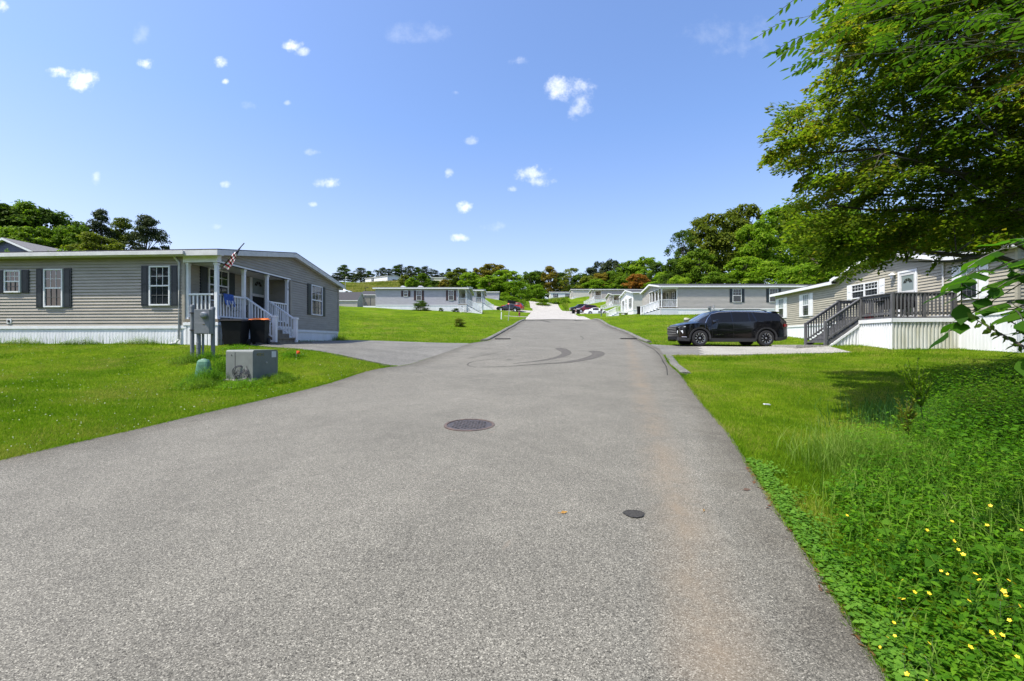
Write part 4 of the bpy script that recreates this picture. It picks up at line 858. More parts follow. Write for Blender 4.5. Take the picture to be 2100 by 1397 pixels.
def make_car(name, label, prof, flags, wheels, R, Wh, body, clad=None, glassx=None, spokes=10, rimm=None, group=None, detail=True, belt_chrome=False):
    """prof: (x, z bottom, z belt, z roof, half width, half roof width); flags[i] tells what lies between station i and i+1"""
    root = thing(name, label, "car", group=group); xs = [p[0] for p in prof]; xc = xs[-1] / 2; P = np.array(prof, float)
    ra = R * 1.17; extra = []
    for wx in wheels: extra += [wx + ra * math.cos(t) for t in np.linspace(0, math.pi, 13)] + [wx - ra - .02, wx + ra + .02]
    X = sorted(set([round(x, 4) for x in xs + [e for e in extra if xs[0] < e < xs[-1]]] + [round(x, 3) for x in np.arange(xs[0] + .3, xs[-1] - .2, .3)]))
    rings = []
    for x in X:
        zb, zbe, zr, w, wr = [float(np.interp(x, P[:, 0], P[:, k])) for k in range(1, 6)]
        arch = 0
        for wx in wheels:
            if abs(x - wx) < ra: arch = max(arch, R + math.sqrt(max(0, ra ** 2 - (x - wx) ** 2)))
        z1 = max(zb, arch); cl = max(zb + .16, min(z1 + .07, z1 + .07) if arch else zb + .16)
        zm = max(zb + (zbe - zb) * .55, cl + .02)
        zsh = zbe + (zr - zbe) * .86 if zr - zbe > .15 else zbe + (zr - zbe) * .6
        rings.append([(0, zb + .05), (w * .72, max(zb + .05, arch * .98)), (w * .965, z1), (w * .985, z1 + .02), (w * .992, cl), (w, zm), (w * .965, max(zbe, zm + .02)), (wr, max(zsh, zm + .03)), (wr * .82, zr), (0, zr + .025 * (wr / .7))])
    nr = len(rings[0])
    def flag(x):
        for i in range(len(xs) - 1):
            if xs[i] <= x <= xs[i + 1]: return flags[i]
        return 'b'
    sets = {}
    for sgn in (1, -1):
        for i in range(len(X) - 1):
            fl = flag((X[i] + X[i + 1]) / 2)
            for j in range(nr - 1):
                key = 'body'
                if fl == 'c' and j == 6: key = 'side_window'
                if fl == 'w' and j in (7, 8): key = 'windscreen'
                if fl == 'r' and j in (7, 8): key = 'rear_window'
                if fl == 'q' and j == 6: key = 'side_window'
                mi = 1 if (j <= 3 and key == 'body') else 0
                q = [(X[i] - xc, sgn * rings[i][j][0], rings[i][j][1]), (X[i + 1] - xc, sgn * rings[i + 1][j][0], rings[i + 1][j][1]), (X[i + 1] - xc, sgn * rings[i + 1][j + 1][0], rings[i + 1][j + 1][1]), (X[i] - xc, sgn * rings[i][j + 1][0], rings[i][j + 1][1])]
                if sgn < 0: q = q[::-1]
                sets.setdefault(key if key != 'side_window' else key + ('a' if sgn > 0 else 'b'), []).append((q, mi))
        for i, rv in ((0, False), (len(X) - 1, True)):
            r = rings[i]
            for j in range(nr - 1): sets['body'].append(([(X[i] - xc, 0, r[j][1]), (X[i] - xc, sgn * r[j][0], r[j][1]), (X[i] - xc, sgn * r[j + 1][0], r[j + 1][1]), (X[i] - xc, 0, r[j + 1][1])], 1 if j <= 3 else 0))
    for key, qs in sets.items():
        me_ = bpy.data.meshes.new(key); import bmesh as _b
        bm = _b.new()
        for q, mi in qs:
            vs = [bm.verts.new(p) for p in q]; f = bm.faces.new(vs); f.material_index = mi; f.smooth = True
        _b.ops.remove_doubles(bm, verts=bm.verts, dist=.0006); _b.ops.recalc_face_normals(bm, faces=bm.faces); bm.to_mesh(me_); bm.free()
        nm = key.rstrip('ab') if key.startswith('side') else key
        for mm in {'body': [body, clad or body], 'windscreen': [WGLASS]}.get(nm, [CGLASS]): me_.materials.append(mm)
        me_.set_sharp_from_angle(angle=math.radians(32))
        ob = bpy.data.objects.new(nm, me_); col.objects.link(ob); ob.parent = root
    w_ = float(P[:, 4].max())
    for wx in wheels:
        for sg in (-1, 1):
            ce = (wx - xc, sg * (w_ - .09), R); m = MB()
            m.disc(ce, (0, sg, 0), [(R * .66, .07), (R * .72, .095), (R * .93, .09), (R, .05), (R, -.13), (R * .9, -.16), (R * .5, -.16)], 32); wh = m.build('wheel', TYRE, root, smooth=True)
            if detail:
                m = MB(); m.disc(ce, (0, sg, 0), [(R * .655, .085), (R * .67, .05), (R * .60, .04), (R * .56, -.03), (0, -.03)], 32, mfun=lambda i: 1 if i >= 2 else 0)
                for k in range(spokes):
                    a = 2 * math.pi * k / spokes; 
                    for da in (-.09, .09):
                        c0, s0 = math.cos(a + da * .4), math.sin(a + da * .4); c1, s1 = math.cos(a + da), math.sin(a + da); y = ce[1] + sg * .05; y2 = ce[1] + sg * .072
                        px_, pz_ = -s0 * .014, c0 * .014; r0, r1 = R * .12, R * .62
                        pts = [(ce[0] + c0 * r0 + px_, y, ce[2] + s0 * r0 + pz_), (ce[0] + c1 * r1 + px_, y2, ce[2] + s1 * r1 + pz_), (ce[0] + c1 * r1 - px_, y2, ce[2] + s1 * r1 - pz_), (ce[0] + c0 * r0 - px_, y, ce[2] + s0 * r0 - pz_)]
                        m.poly(pts, 2 if spokes > 8 else 0)
                    c1, s1 = math.cos(a), math.sin(a); r0, r1 = R * .36, R * .61; y = ce[1] + sg * .076; px_, pz_ = -s1 * .030, c1 * .030
                    if spokes > 8: m.poly([(ce[0] + c1 * r0 + px_ * .5, y, ce[2] + s1 * r0 + pz_ * .5), (ce[0] + c1 * r1 + px_, y, ce[2] + s1 * r1 + pz_), (ce[0] + c1 * r1 - px_, y, ce[2] + s1 * r1 - pz_), (ce[0] + c1 * r0 - px_ * .5, y, ce[2] + s1 * r0 - pz_ * .5)], 0)
                m.disc((ce[0], ce[1] + sg * .05, ce[2]), (0, sg, 0), [(R * .13, 0), (R * .12, .02), (0, .025)], 12, m=0)
                m.build('rim', [rimm or RIM, BLACKP, BLACKP if spokes > 8 else RIM], wh)
            else:
                m = MB(); m.disc(ce, (0, sg, 0), [(R * .66, .08), (R * .5, .05), (0, .06)], 16); m.build('rim', rimm or RIM, wh)
    return root, xc, rings, X
BLK = paint("black_car_paint", (.004, .004, .005), rough=.12, metal=.0, coat=.55)
suv, xc, rg, X_ = make_car("parked_car", "large black three-row car parked on the right hand concrete driveway, nose to the street",
    [(0, .30, .80, .84, .52, .44), (.05, .25, .95, .99, .74, .60), (.20, .23, 1.0, 1.04, .89, .70), (.45, .22, 1.04, 1.10, .96, .74), (.86, .21, 1.07, 1.16, .98, .76), (1.07, .21, 1.08, 1.30, .98, .74), (1.50, .21, 1.09, 1.56, .98, .72), (1.88, .20, 1.10, 1.64, .98, .72), (2.65, .20, 1.12, 1.67, .98, .72), (3.55, .20, 1.15, 1.66, .98, .71), (4.25, .22, 1.17, 1.63, .96, .70), (4.74, .26, 1.17, 1.57, .91, .67), (5.02, .32, 1.14, 1.18, .84, .72), (5.12, .40, .85, .9, .74, .64), (5.14, .48, .62, .7, .66, .58)],
    ['b', 'b', 'h', 'h', 'w', 'w', 'c', 'c', 'c', 'c', 'q', 'r', 'b', 'b'], (.95, 4.01), .372, .98, BLK, CLAD)
sx, sd_ = 8.67 + 5.14 / 2 - .95, 21.95
def cl_(x, y, z): return (x - xc, y, z)
m = MB()   # grille bars
for z in (.60, .68, .76, .84): m.box(-xc - .03, -xc + .06, -.60, .60, z - .012, z + .012)
m.box(-xc - .02, -xc + .06, -.66, .66, .905, .93); m.build('grille', CHROME, suv)
m = MB(); m.box(-xc - .02, -xc + .06, -.62, .62, .56, .88); m.box(-xc - .02, -xc + .06, -.56, .56, .32, .46); m.build('grille_backing', BLACKP, suv)
for sg in (-1, 1):
    m = MB(); y = sg
    m.hexa([(-xc + .01, y * .62, .60), (-xc + .20, y * .90, .60), (-xc + .20, y * .86, .62), (-xc + .03, y * .58, .62), (-xc + .01, y * .64, .72), (-xc + .18, y * .90, .72), (-xc + .18, y * .86, .73), (-xc + .03, y * .60, .73)], 0)
    m.hexa([(-xc + .03, y * .70, .86), (-xc + .30, y * .935, .89), (-xc + .30, y * .90, .89), (-xc + .05, y * .66, .86), (-xc + .03, y * .72, .89), (-xc + .30, y * .94, .92), (-xc + .30, y * .90, .92), (-xc + .05, y * .68, .89)], 0)
    m.build('headlight', HEADL, suv)
    m = MB(); m.tube([(-xc + .14, y * .87, .43), (-xc + .34, y * .95, .42)], .012, 6); m.build('fog_trim', CHROME, suv)
    m = MB(); m.hexa([(-xc + 1.50, y * .97, 1.10), (-xc + 1.77, y * .97, 1.12), (-xc + 1.75, y * 1.15, 1.12), (-xc + 1.55, y * 1.15, 1.10), (-xc + 1.53, y * .99, 1.20), (-xc + 1.75, y * .99, 1.24), (-xc + 1.73, y * 1.13, 1.23), (-xc + 1.58, y * 1.13, 1.20)]); m.build('mirror', BLK, suv, bevel=.015)
    m = MB()
    for hx in (2.27, 3.45): m.box(-xc + hx, -xc + hx + .2, y * .972 if y < 0 else .985, y * .985 if y < 0 else y * 1.0, .925, .95)
    m.build('door_handle', BLK, suv)
    # window pillars and chrome line
    def side(x, f):
        k = min(range(len(X_)), key=lambda i: abs(X_[i] - x)); a = rg[k][6]; b = rg[k][7]; return Vector((x - xc, y * (a[0] + (b[0] - a[0]) * f + .006), a[1] + (b[1] - a[1]) * f))
    m = MB()
    for hx, w, lean in ((2.47, .05, 0), (3.27, .05, 0), (3.57, .07, -.12)):
        p, q = side(hx, 0), side(hx + lean, 1); q.x = hx + lean - xc; m.poly([(p.x - w / 2, p.y, p.z), (p.x + w / 2, p.y, p.z), (q.x + w / 2, q.y, q.z), (q.x - w / 2, q.y, q.z)])
    m.build('pillar', BLK, suv)
    m = MB(); m.tube([side(1.2, -.05) + Vector((0, y * .006, 0)), side(1.35, .6) + Vector((.0, 0, .0)), side(1.55, 1.0), side(1.9, 1.04), side(2.65, 1.05), side(3.55, 1.04), side(4.2, .98)], .012, 6); m.build('window_trim', CHROME, suv)
    m = MB(); m.tube([(-xc + 2.0, y * .64, 1.66), (-xc + 2.25, y * .65, 1.73), (-xc + 3.85, y * .64, 1.72), (-xc + 4.2, y * .62, 1.63)], .02, 6); m.build('roof_rail', BLACKP, suv)
    m = MB(); m.hexa([(4.90 - xc, y * .90, .90), (5.08 - xc, y * .81, .90), (5.06 - xc, y * .70, .90), (4.9 - xc, y * .74, .90), (4.88 - xc, y * .905, 1.03), (5.05 - xc, y * .83, 1.03), (5.03 - xc, y * .72, 1.03), (4.88 - xc, y * .76, 1.03)]); m.build('tail_light', REDL, suv)
    m = MB()
    for hx in (1.51, 2.49, 3.43):
        if hx > 3.4: pts = [(hx - xc + .1, .965, 1.08), (hx - xc + .05, .99, .86)]
        else: pts = [(hx - xc, .965, 1.06), (hx - xc, .992, .8), (hx - xc, .995, .6), (hx - xc, .99, .40)]
        m.tube([(a, y * b, c) for a, b, c in pts], .004, 4)
    m.build('door_seam', DARK, suv)
    for wx in (.95, 4.01):    # wheel arch cladding
        m = MB()
        for i in range(16):
            t0, t1 = math.pi * (-.04 + 1.08 * i / 16), math.pi * (-.04 + 1.08 * (i + 1) / 16); q = []
            for t, r, yy in ((t0, .43, .99), (t1, .43, .99), (t1, .50, 1.0), (t0, .50, 1.0)): q.append((wx - xc + r * math.cos(t), y * yy, .372 + r * math.sin(t)))
            m.poly(q); m.poly([q[0], q[1], (q[1][0], y * .9, q[1][2]), (q[0][0], y * .9, q[0][2])]); m.poly([q[3], q[2], (q[2][0], y * .96, q[2][2]), (q[3][0], y * .96, q[3][2])])
        m.build('wheel_arch', CLAD, suv, smooth=True)
m = MB(); m.hexa([(4.5 - xc, -.66, 1.60), (4.86 - xc, -.64, 1.56), (4.86 - xc, .64, 1.56), (4.5 - xc, .66, 1.60), (4.5 - xc, -.66, 1.64), (4.86 - xc, -.64, 1.59), (4.86 - xc, .64, 1.59), (4.5 - xc, .66, 1.64)]); m.build('spoiler', BLK, suv)
text_part('door_lettering', "TRAVERSE", .075, CHROME, suv, Matrix(((1.25, 0, 0, 1.80 - xc), (0, 0, -1, -.998), (0, 1, 0, .53), (0, 0, 0, 1))), extrude=.001)
suv.location = (sx, sd_, min(Z(8.67, 21.2), Z(11.74, 21.2)) - 0.0)
suv.location.z = (Z(8.67, 21.3) + Z(11.74, 21.3)) / 2 + .02; suv.rotation_euler = (0, -math.atan2(Z(11.74, 21.3) - Z(8.67, 21.3), 3.07), 0)
SED = [(0, .25, .60, .66, .70, .60), (.15, .20, .68, .74, .84, .66), (1.0, .20, .84, .90, .89, .70), (1.35, .20, .88, 1.0, .90, .64), (2.0, .20, .92, 1.38, .90, .58), (2.6, .20, .93, 1.43, .90, .58), (3.2, .20, .94, 1.36, .90, .57), (3.95, .22, .95, 1.04, .88, .64), (4.5, .26, .92, .98, .82, .66), (4.68, .34, .72, .8, .72, .6)]
SEF = ['b', 'h', 'h', 'w', 'c', 'c', 'r', 'b', 'b']; SEF[4] = 'c'
CUV = [(0, .3, .72, .80, .70, .60), (.15, .24, .86, .92, .86, .66), (.9, .24, 1.0, 1.06, .91, .70), (1.15, .24, 1.02, 1.15, .91, .66), (1.75, .24, 1.05, 1.58, .91, .62), (2.6, .24, 1.08, 1.66, .91, .62), (3.6, .24, 1.12, 1.60, .90, .60), (4.1, .28, 1.12, 1.5, .88, .60), (4.45, .36, 1.05, 1.12, .82, .68), (4.55, .45, .8, .9, .74, .6)]
CUF = ['b', 'h', 'h', 'w', 'c', 'c', 'c', 'r', 'b']
def park(c, px, py, d, rz, pitch=0):
    w = W(px, py, d); c.location = (w.x, d, Z(w.x, d) + .03); c.rotation_euler = (0, pitch, rz)
c1 = make_car("parked_car", "black sedan with silver wheels on the left drive, before the red car", SED, SEF, (.9, 3.65), .33, .9, BLK, detail=False)[0]; park(c1, 1043, 633, 89.0, -.10, .06)
c2 = make_car("parked_car", "bright red hatch-backed car parked behind the black sedan on the left drive", CUV, CUF, (.85, 3.5), .35, .9, paint("red_car_paint", (.42, .02, .015)), detail=False)[0]; park(c2, 1051, 633, 92, -.35, .05)
c3 = make_car("parked_car", "white sedan nearest the right kerb, tail towards the street", SED, SEF, (.9, 3.65), .33, .9, paint("white_car_paint", (.72, .73, .74), metal=0), detail=False)[0]; park(c3, 1223, 640, 87.5, math.pi, 0)
c4 = make_car("parked_car", "maroon car parked between the white sedan and the dark car", CUV, CUF, (.85, 3.5), .35, .9, paint("maroon_car_paint", (.13, .012, .018)), detail=False)[0]; park(c4, 1203, 634, 93, .1)
c5 = make_car("parked_car", "black car on the right drive, farthest of the three and nose to the street", CUV, CUF, (.85, 3.5), .35, .9, BLK, detail=False)[0]; park(c5, 1190, 632, 97.5, .05)
c6 = make_car("parked_car", "white van-like car on the hillside road, partly hidden by the taupe home", CUV, CUF, (.85, 3.5), .38, .9, MATS["white_car_paint"], detail=False)[0]; park(c6, 702, 598, 110, math.pi)

# ---------------------------------------------------------------- things on the left lawn
def ground_at(px, d): x = (px - CX) / F * d; return x, d, Z(x, d)
x, y, z = ground_at(518, 9.7)
tr = thing("transformer_box", "grey pad-mounted transformer cabinet with a white label on the left lawn", "transformer", (x - .25, y + .44, z)); tr.rotation_euler = (0, 0, math.radians(75)); s2 = .355
HT = rel((CY - 711) / F * 9.75) - z
def rounded_box(mb, x0, x1, y0, y1, z0, z1, r, m=0):
    import itertools
    prof = [(x0, z0), (x0, z1 - r)] + [(x0 + r - r * math.cos(t), z1 - r + r * math.sin(t)) for t in np.linspace(.2, math.pi / 2, 5)] + [(x1 - r + r * math.sin(t), z1 - r + r * math.cos(t)) for t in np.linspace(0, math.pi / 2, 6)] + [(x1, z0)]
    for i in range(len(prof) - 1): mb.poly([(prof[i][0], y0, prof[i][1]), (prof[i + 1][0], y0, prof[i + 1][1]), (prof[i + 1][0], y1, prof[i + 1][1]), (prof[i][0], y1, prof[i][1])], m)
    mb.poly([(a, y0, b) for a, b in prof], m); mb.poly([(a, y1, b) for a, b in reversed(prof)], m)
m = MB(); rounded_box(m, -s2, s2, -s2, s2, -.0, HT, .05); m.build('cabinet', mat("olive_grey_paint", (.165, .18, .168), (.135, .148, .138), scale=3, rough=.5, bump=.15, bscale=50), tr, smooth=True)
m = MB(); m.box(-s2 - .002, -s2 + .004, .10, .114, .02, HT - .05); m.box(-s2 + .02, s2 + .002, -s2 - .003, -s2, .02, .03); m.build('seam', DARK, tr)
m = MB(); m.box(-s2 - .05, s2 + .05, -s2 - .05, s2 + .05, -.25, .035); m.build('concrete_pad', CONC2, tr)
# after the turn the -x side looks to the left, the -y side to the right of the camera
m = MB(); m.box(.17, .30, -s2 - .004, -s2, HT - .17, HT - .035); m.build('label_plate', mat("label_white", (.62, .63, .65), (.55, .56, .58), scale=30), tr)
m = MB(); m.disc((.02, -s2, HT * .58), (0, -1, 0), [(.022, 0), (.02, .014), (0, .016)], 10); m.build('lock_bolt', STEEL, tr)
text_part('painted_number', "47262", .085, mat("number_paint", (.30, .27, .06), (.07, .06, .03), scale=60), tr, Matrix(((1, 0, 0, -.15), (0, 0, -1, -s2 - .003), (0, 1, 0, HT - .10), (0, 0, 0, 1))), extrude=.001, bold=.002)
m = MB(); m.disc((-s2, .2, HT - .11), (-1, 0, 0), [(.012, 0), (.01, .01), (0, .012)], 8); m.build('bolt', DARK, tr)
# coil of cable against the cabinet
x, y, z = ground_at(492, 9.72); m = MB()
for k in range(7):
    r = random.uniform(.15, .19); ox, oz = random.uniform(-.02, .02), random.uniform(-.02, .02); tl = random.uniform(-.12, .12)
    m.tube([(ox + r * math.cos(t), tl * math.cos(t * 1.3) + k * .008, .16 + oz + r * math.sin(t)) for t in np.linspace(0, 2 * math.pi, 26)], .006, 5)
for k in range(5):
    a = random.uniform(0, 6); m.tube([(.16 * math.cos(a), 0, .16 + .16 * math.sin(a)), (random.uniform(-.05, .05), -.03, .16 + random.uniform(-.05, .05)), (.16 * math.cos(a + 2.4), 0, .16 + .16 * math.sin(a + 2.4))], .005, 5)
ob = m.build("cable_coil", mat("dark_cable", (.03, .03, .04), rough=.5), smooth=True); ob.location = (x, y, z); ob.rotation_euler = (math.radians(-14), 0, math.radians(-15)); tag(ob, "coil of dark cable leaning on the left side of the grey transformer cabinet", "cable")
# meter pedestal
x, y, z = ground_at(413, 11.8); mp = thing("meter_pedestal", "grey electric meter panel on posts and conduits on the left lawn", "electric meter", (x, y, z)); mp.rotation_euler = (0, 0, math.radians(6))
k = 11.8 / F; ox = lambda px: (px - 413) * k; oz = lambda py: rel((CY - py) * k) - z
for i, (px, yy, zt) in enumerate(((390.5, .12, 619), (430, .14, 623))):
    m = MB(); m.tube([(ox(px), yy, -.2), (ox(px), yy, oz(zt))], .047, 16); po = m.build('post', LGREY, mp, smooth=True)
    m = MB(); m.disc((ox(px), yy, oz(zt) - .06), (0, 0, 1), [(.053, 0), (.055, .05), (.045, .075), (0, .08)], 16); m.build('cap', LGREY, po, smooth=True)
m = MB(); m.box(ox(403.5), ox(433), -.10, .07, oz(678), oz(628)); pn = m.build('panel_box', LGREY, mp, bevel=.006)
m = MB(); m.box(ox(404), ox(432.6), -.108, -.10, oz(677), oz(655.5)); m.build('panel_cover', LGREY, pn, bevel=.003)
m = MB(); m.disc((ox(423), -.10, oz(640)), (.25, -1, 0), [(.085, -.03), (.088, .03), (.078, .045), (.07, .05), (.068, .13), (.055, .155), (0, .16)], 24, mfun=lambda i: 0 if i < 3 else 1); m.build('meter', [LGREY, mat("meter_glass", (.32, .33, .34), (.22, .23, .24), rough=.12, scale=40)], mp, smooth=True)
m = MB(); m.box(ox(420), ox(424.5), -.112, -.107, oz(659.5), oz(658)); m.build('name_plate', CHROME, pn)
for px0, px1, yy in ((405, 412.5, -.02), (413.2, 417.5, .02)):
    m = MB(); r = (px1 - px0) * k / 2; c_ = ox((px0 + px1) / 2); m.tube([(c_, yy, -.2), (c_, yy, oz(678))], r, 14)
    if r > .04: m.disc((c_, yy, oz(706)), (0, 0, 1), [(r, -.02), (r * 1.12, -.015), (r * 1.12, .14), (r, .145)], 14)
    m.build('conduit', LGREY, mp, smooth=True)
m = MB()
for pyy in (635, 670): m.box(ox(389), ox(405), .03, .07, oz(pyy) - .015, oz(pyy) + .015)
m.box(ox(389), ox(432), .06, .075, oz(717) - .008, oz(717) + .008); m.build('bracket', DARK, mp)
# green telephone pedestal
x, y, z = ground_at(418, 10.0); gp_ = MB(); H_ = .44
rings_ = [(.165, .11, 0), (.16, .105, .1), (.13, .09, H_ - .12), (.115, .08, H_ - .05), (.09, .06, H_ - .01), (.04, .03, H_)]
for i in range(len(rings_) - 1):
    for q in range(20):
        def P3(r, t): 
            c, s = math.cos(t), math.sin(t); e = lambda v: math.copysign(abs(v) ** .6, v); return (r[0] * e(c), r[1] * e(s), r[2])
        t0, t1 = 2 * math.pi * q / 20, 2 * math.pi * (q + 1) / 20; gp_.poly([P3(rings_[i], t0), P3(rings_[i], t1), P3(rings_[i + 1], t1), P3(rings_[i + 1], t0)])
pr = thing("utility_pedestal", "small faded green utility pedestal half sunk in weeds before the meter posts", "utility pedestal", (x, y, z)); pr.rotation_euler = (0, 0, .2)
gp_.build('cover', mat("faded_green_plastic", (.10, .24, .15), (.07, .17, .105), scale=9, rough=.45), pr, smooth=True)
m = MB(); m.disc((0, 0, H_ - .012), (0, 0, 1), [(.05, 0), (.045, .02), (0, .024)], 12); m.build('cap', mat("pale_green", (.30, .42, .34)), pr)
x, y, z = ground_at(608, 11.8); m = MB(); m.tube([(0, 0, -.05), (0, 0, .17)], .004, 5, m=1); m.poly([(0, 0, .10), (.09, .02, .11), (.10, -.02, .18), (0, 0, .19)]); m.poly([(0, 0.001, .10), (-.03, .06, .12), (-.02, .05, .18), (0, 0.001, .19)])
ob = m.build("marker_flag", [mat("fluorescent_orange", (.85, .12, .02), (.75, .09, .02)), STEEL]); ob.location = (x, y, z); tag(ob, "tiny orange utility marker flag in the grass right of the transformer", "marker flag")
# wheeled bins by the porch
def bin_(label, x, y, z, rz, lidc, w=.58, d=.68, h=1.0):
    b = thing("wheeled_bin", label, "trash bin", (x, y, z)); b.rotation_euler = (0, 0, rz); m = MB(); t = .84
    m.hexa([(-w / 2 * t, -d / 2 * t, .05), (w / 2 * t, -d / 2 * t, .05), (w / 2 * t, d / 2 * t, .05), (-w / 2 * t, d / 2 * t, .05), (-w / 2, -d / 2, h * .9), (w / 2, -d / 2, h * .9), (w / 2, d / 2, h * .9), (-w / 2, d / 2, h * .9)])
    m.box(-w / 2 - .02, w / 2 + .02, -d / 2 - .02, d / 2 + .02, h * .87, h * .9); m.build('body', BLACKP, b, bevel=.012)
    m = MB(); m.hexa([(-w / 2 - .03, -d / 2 - .04, h * .905), (w / 2 + .03, -d / 2 - .04, h * .905), (w / 2 + .03, d / 2 + .03, h * .93), (-w / 2 - .03, d / 2 + .03, h * .93), (-w / 2 + .05, -d / 2 + .05, h * .95), (w / 2 - .05, -d / 2 + .05, h * .95), (w / 2 - .03, d / 2 - .02, h), (-w / 2 + .03, d / 2 - .02, h)]); m.build('lid', lidc, b, bevel=.008)
    m = MB(); m.tube([(-w / 2 + .05, d / 2 + .07, h * .92), (w / 2 - .05, d / 2 + .07, h * .92)], .014, 6); m.box(-w / 2 + .08, -w / 2 + .11, d / 2, d / 2 + .08, h * .88, h * .93); m.box(w / 2 - .11, w / 2 - .08, d / 2, d / 2 + .08, h * .88, h * .93); m.build('handle', BLACKP, b)
    for sg in (-1, 1): m = MB(); m.disc((sg * (w / 2 - .02), d / 2 - .08, .11), (sg, 0, 0), [(.05, -.03), (.11, -.03), (.11, .03), (.05, .035), (0, .035)], 16); m.build('wheel', TYRE, b)
    return b
bin_("black wheeled bin with dark lid, against the porch corner of the taupe home", -8.75, 14.42, Z(-8.75, 14.4) + .0, math.radians(8), BLACKP, w=.60, d=.66, h=.86)
bin_("black wheeled bin with an orange lid, beside the porch stair", -8.32, 15.0, Z(-8.35, 15.0) + .0, math.radians(12), mat("orange_lid", (.75, .17, .02), (.65, .14, .02)), w=.48, d=.52, h=.88)
# flag on its pole
FR, FW, FB = mat("flag_red", (.35, .015, .04), (.28, .012, .03), scale=8), mat("flag_white", (.72, .68, .70), (.62, .58, .6), scale=8), mat("flag_blue", (.02, .025, .06), (.015, .02, .045))
fl = thing("flag", "US flag furled on a slanted pole at the corner post of the taupe home", "flag", tuple(W(452, 545, 14.36))); fo = fl.location.copy()
tip = W(500.3, 492.5, 14.05); base = W(451.5, 545, 14.36)
m = MB(); m.tube([base - fo, tip - fo], .012, 8); m.disc(tip - fo, (1, 0, 1), [(.0, -.02), (.022, 0), (.0, .03)], 8); m.build('pole', mat("dark_pole", (.05, .045, .04)), fl)
m = MB(); m.disc(base - fo, (1, 0, 1), [(.02, -.05), (.024, .06), (.018, .06)], 8); m.build('bracket', STEEL, fl)
rows = [((1085, 200), (1098, 215)), ((1010, 270), (1020, 300)), ((940, 350), (962, 385)), ((840, 440), (925, 480)), ((815, 455), (865, 600)), ((770, 510), (840, 640)), ((735, 530), (815, 690)), ((700, 575), (775, 770)), ((660, 620), (745, 800)), ((600, 680), (730, 850)), ((560, 740), (700, 900)), ((500, 800), (680, 940)), ((440, 860), (650, 985)), ((400, 925), (620, 1040)), ((380, 945), (560, 1020))]
fp = lambda a, dd: W(430 + a[0] / 15.52, 480 + a[1] / 15.52, dd) - fo
m = MB(); N_ = 6
grid = []
for i, (a, b) in enumerate(rows):
    pd = 14.05 + (14.36 - 14.05) * i / (len(rows) - 1)
    grid.append([fp((a[0] + (b[0] - a[0]) * j / N_, a[1] + (b[1] - a[1]) * j / N_), pd + .035 * math.sin(j * 2.2 + i * .5)) for j in range(N_ + 1)])
cols_ = [2, 2, 2, 2, 1, 0, 1, 0, 1, 0, 1, 0, 1, 0]
for i in range(len(rows) - 1):
    for j in range(N_): m.poly([grid[i][j], grid[i + 1][j], grid[i + 1][j + 1], grid[i][j + 1]], cols_[i])
for (i, j) in ((2, 1), (2, 3), (3, 1), (3, 3), (3, 5), (1, 2)):
    c = (grid[i][j] + grid[i + 1][j + 1]) / 2 - Vector((0, .012, 0)); m.poly([(c.x + .009 * math.cos(t) * (1 if k % 2 == 0 else .4), c.y, c.z + .009 * math.sin(t) * (1 if k % 2 == 0 else .4)) for k, t in enumerate(np.linspace(0, 2 * math.pi, 11)[:-1])], 1)
m.build('cloth', [FR, FW, FB], fl, smooth=True)
# blue towel over the porch rail
q0 = hit(A, 'g', 456)[0]; q1 = hit(A, 'g', 477)[0]; m = A.mb(); zt = rel(.74) + .83; prof = [(-.11, -.34), (-.075, -.2), (-.06, -.06), (-.045, .0), (0, .018), (.12, .01), (.15, -.1), (.16, -.25)]
for i in range(10):
    a, b = q0 + (q1 - q0) * i / 10, q0 + (q1 - q0) * (i + 1) / 10
    wv = lambda t, k: .02 * math.sin(t * 26 + k) * (k < 3)
    for k in range(len(prof) - 1):
        sg = [.0, -.05, -.12, -.02, -.2, 0, .1, .05, -.1, 0, 0][i] if k == 0 else 0
        m.poly([(prof[k][0] + wv(a, k), a, zt + prof[k][1] + (sg * .6 if k == 0 else 0)), (prof[k][0] + wv(b, k), b, zt + prof[k][1] + (sg * .6 if k == 0 else 0)), (prof[k + 1][0] + wv(b, k + 1), b, zt + prof[k + 1][1]), (prof[k + 1][0] + wv(a, k + 1), a, zt + prof[k + 1][1])], 1 if (k < 1 and i in (2, 5, 7)) else 0)
ob = m.build("towel", [mat("blue_cloth", (.035, .11, .38), (.02, .05, .20), scale=14, rough=.85), mat("pale_cloth", (.5, .52, .6))], smooth=True); ob.location = A.root.location; tag(ob, "blue towel hung over the white porch rail of the taupe home", "towel")
def chair(label, x, y, z, rz, m1):
    c = thing("patio_chair", label, "chair", (x, y, z)); c.rotation_euler = (0, 0, rz); m = MB(); m.box(-.25, .25, -.25, .25, .38, .42); m.build('seat', m1, c)
    m = MB(); m.hexa([(-.25, .23, .42), (.25, .23, .42), (.25, .26, .42), (-.25, .26, .42), (-.25, .33, .95), (.25, .33, .95), (.25, .36, .95), (-.25, .36, .95)]); m.build('backrest', m1, c)
    for a in (-.23, .23):
        for b in (-.22, .24): m = MB(); m.box(a - .018, a + .018, b - .018, b + .018, 0, .6 if b < 0 else .42); m.build('leg', m1, c)
        m = MB(); m.box(a - .03, a + .03, -.25, .28, .6, .63); m.build('armrest', m1, c)
w = A.world(.7, 2.0); chair("dark patio chair on the porch of the taupe home, behind the rail", w.x, w.y, rel(.74), 1.9, BLACKP)
def gw(x, y): return Vector((x, y, 0))
chair("dark patio chair behind the deck rail of the greige home", 14.9, 17.3, DZ, -1.2, BLACKP)
gr = thing("grill", "black covered grill on the wooden deck, behind the rails", "grill", (14.3, 17.1, DZ)); m = MB()
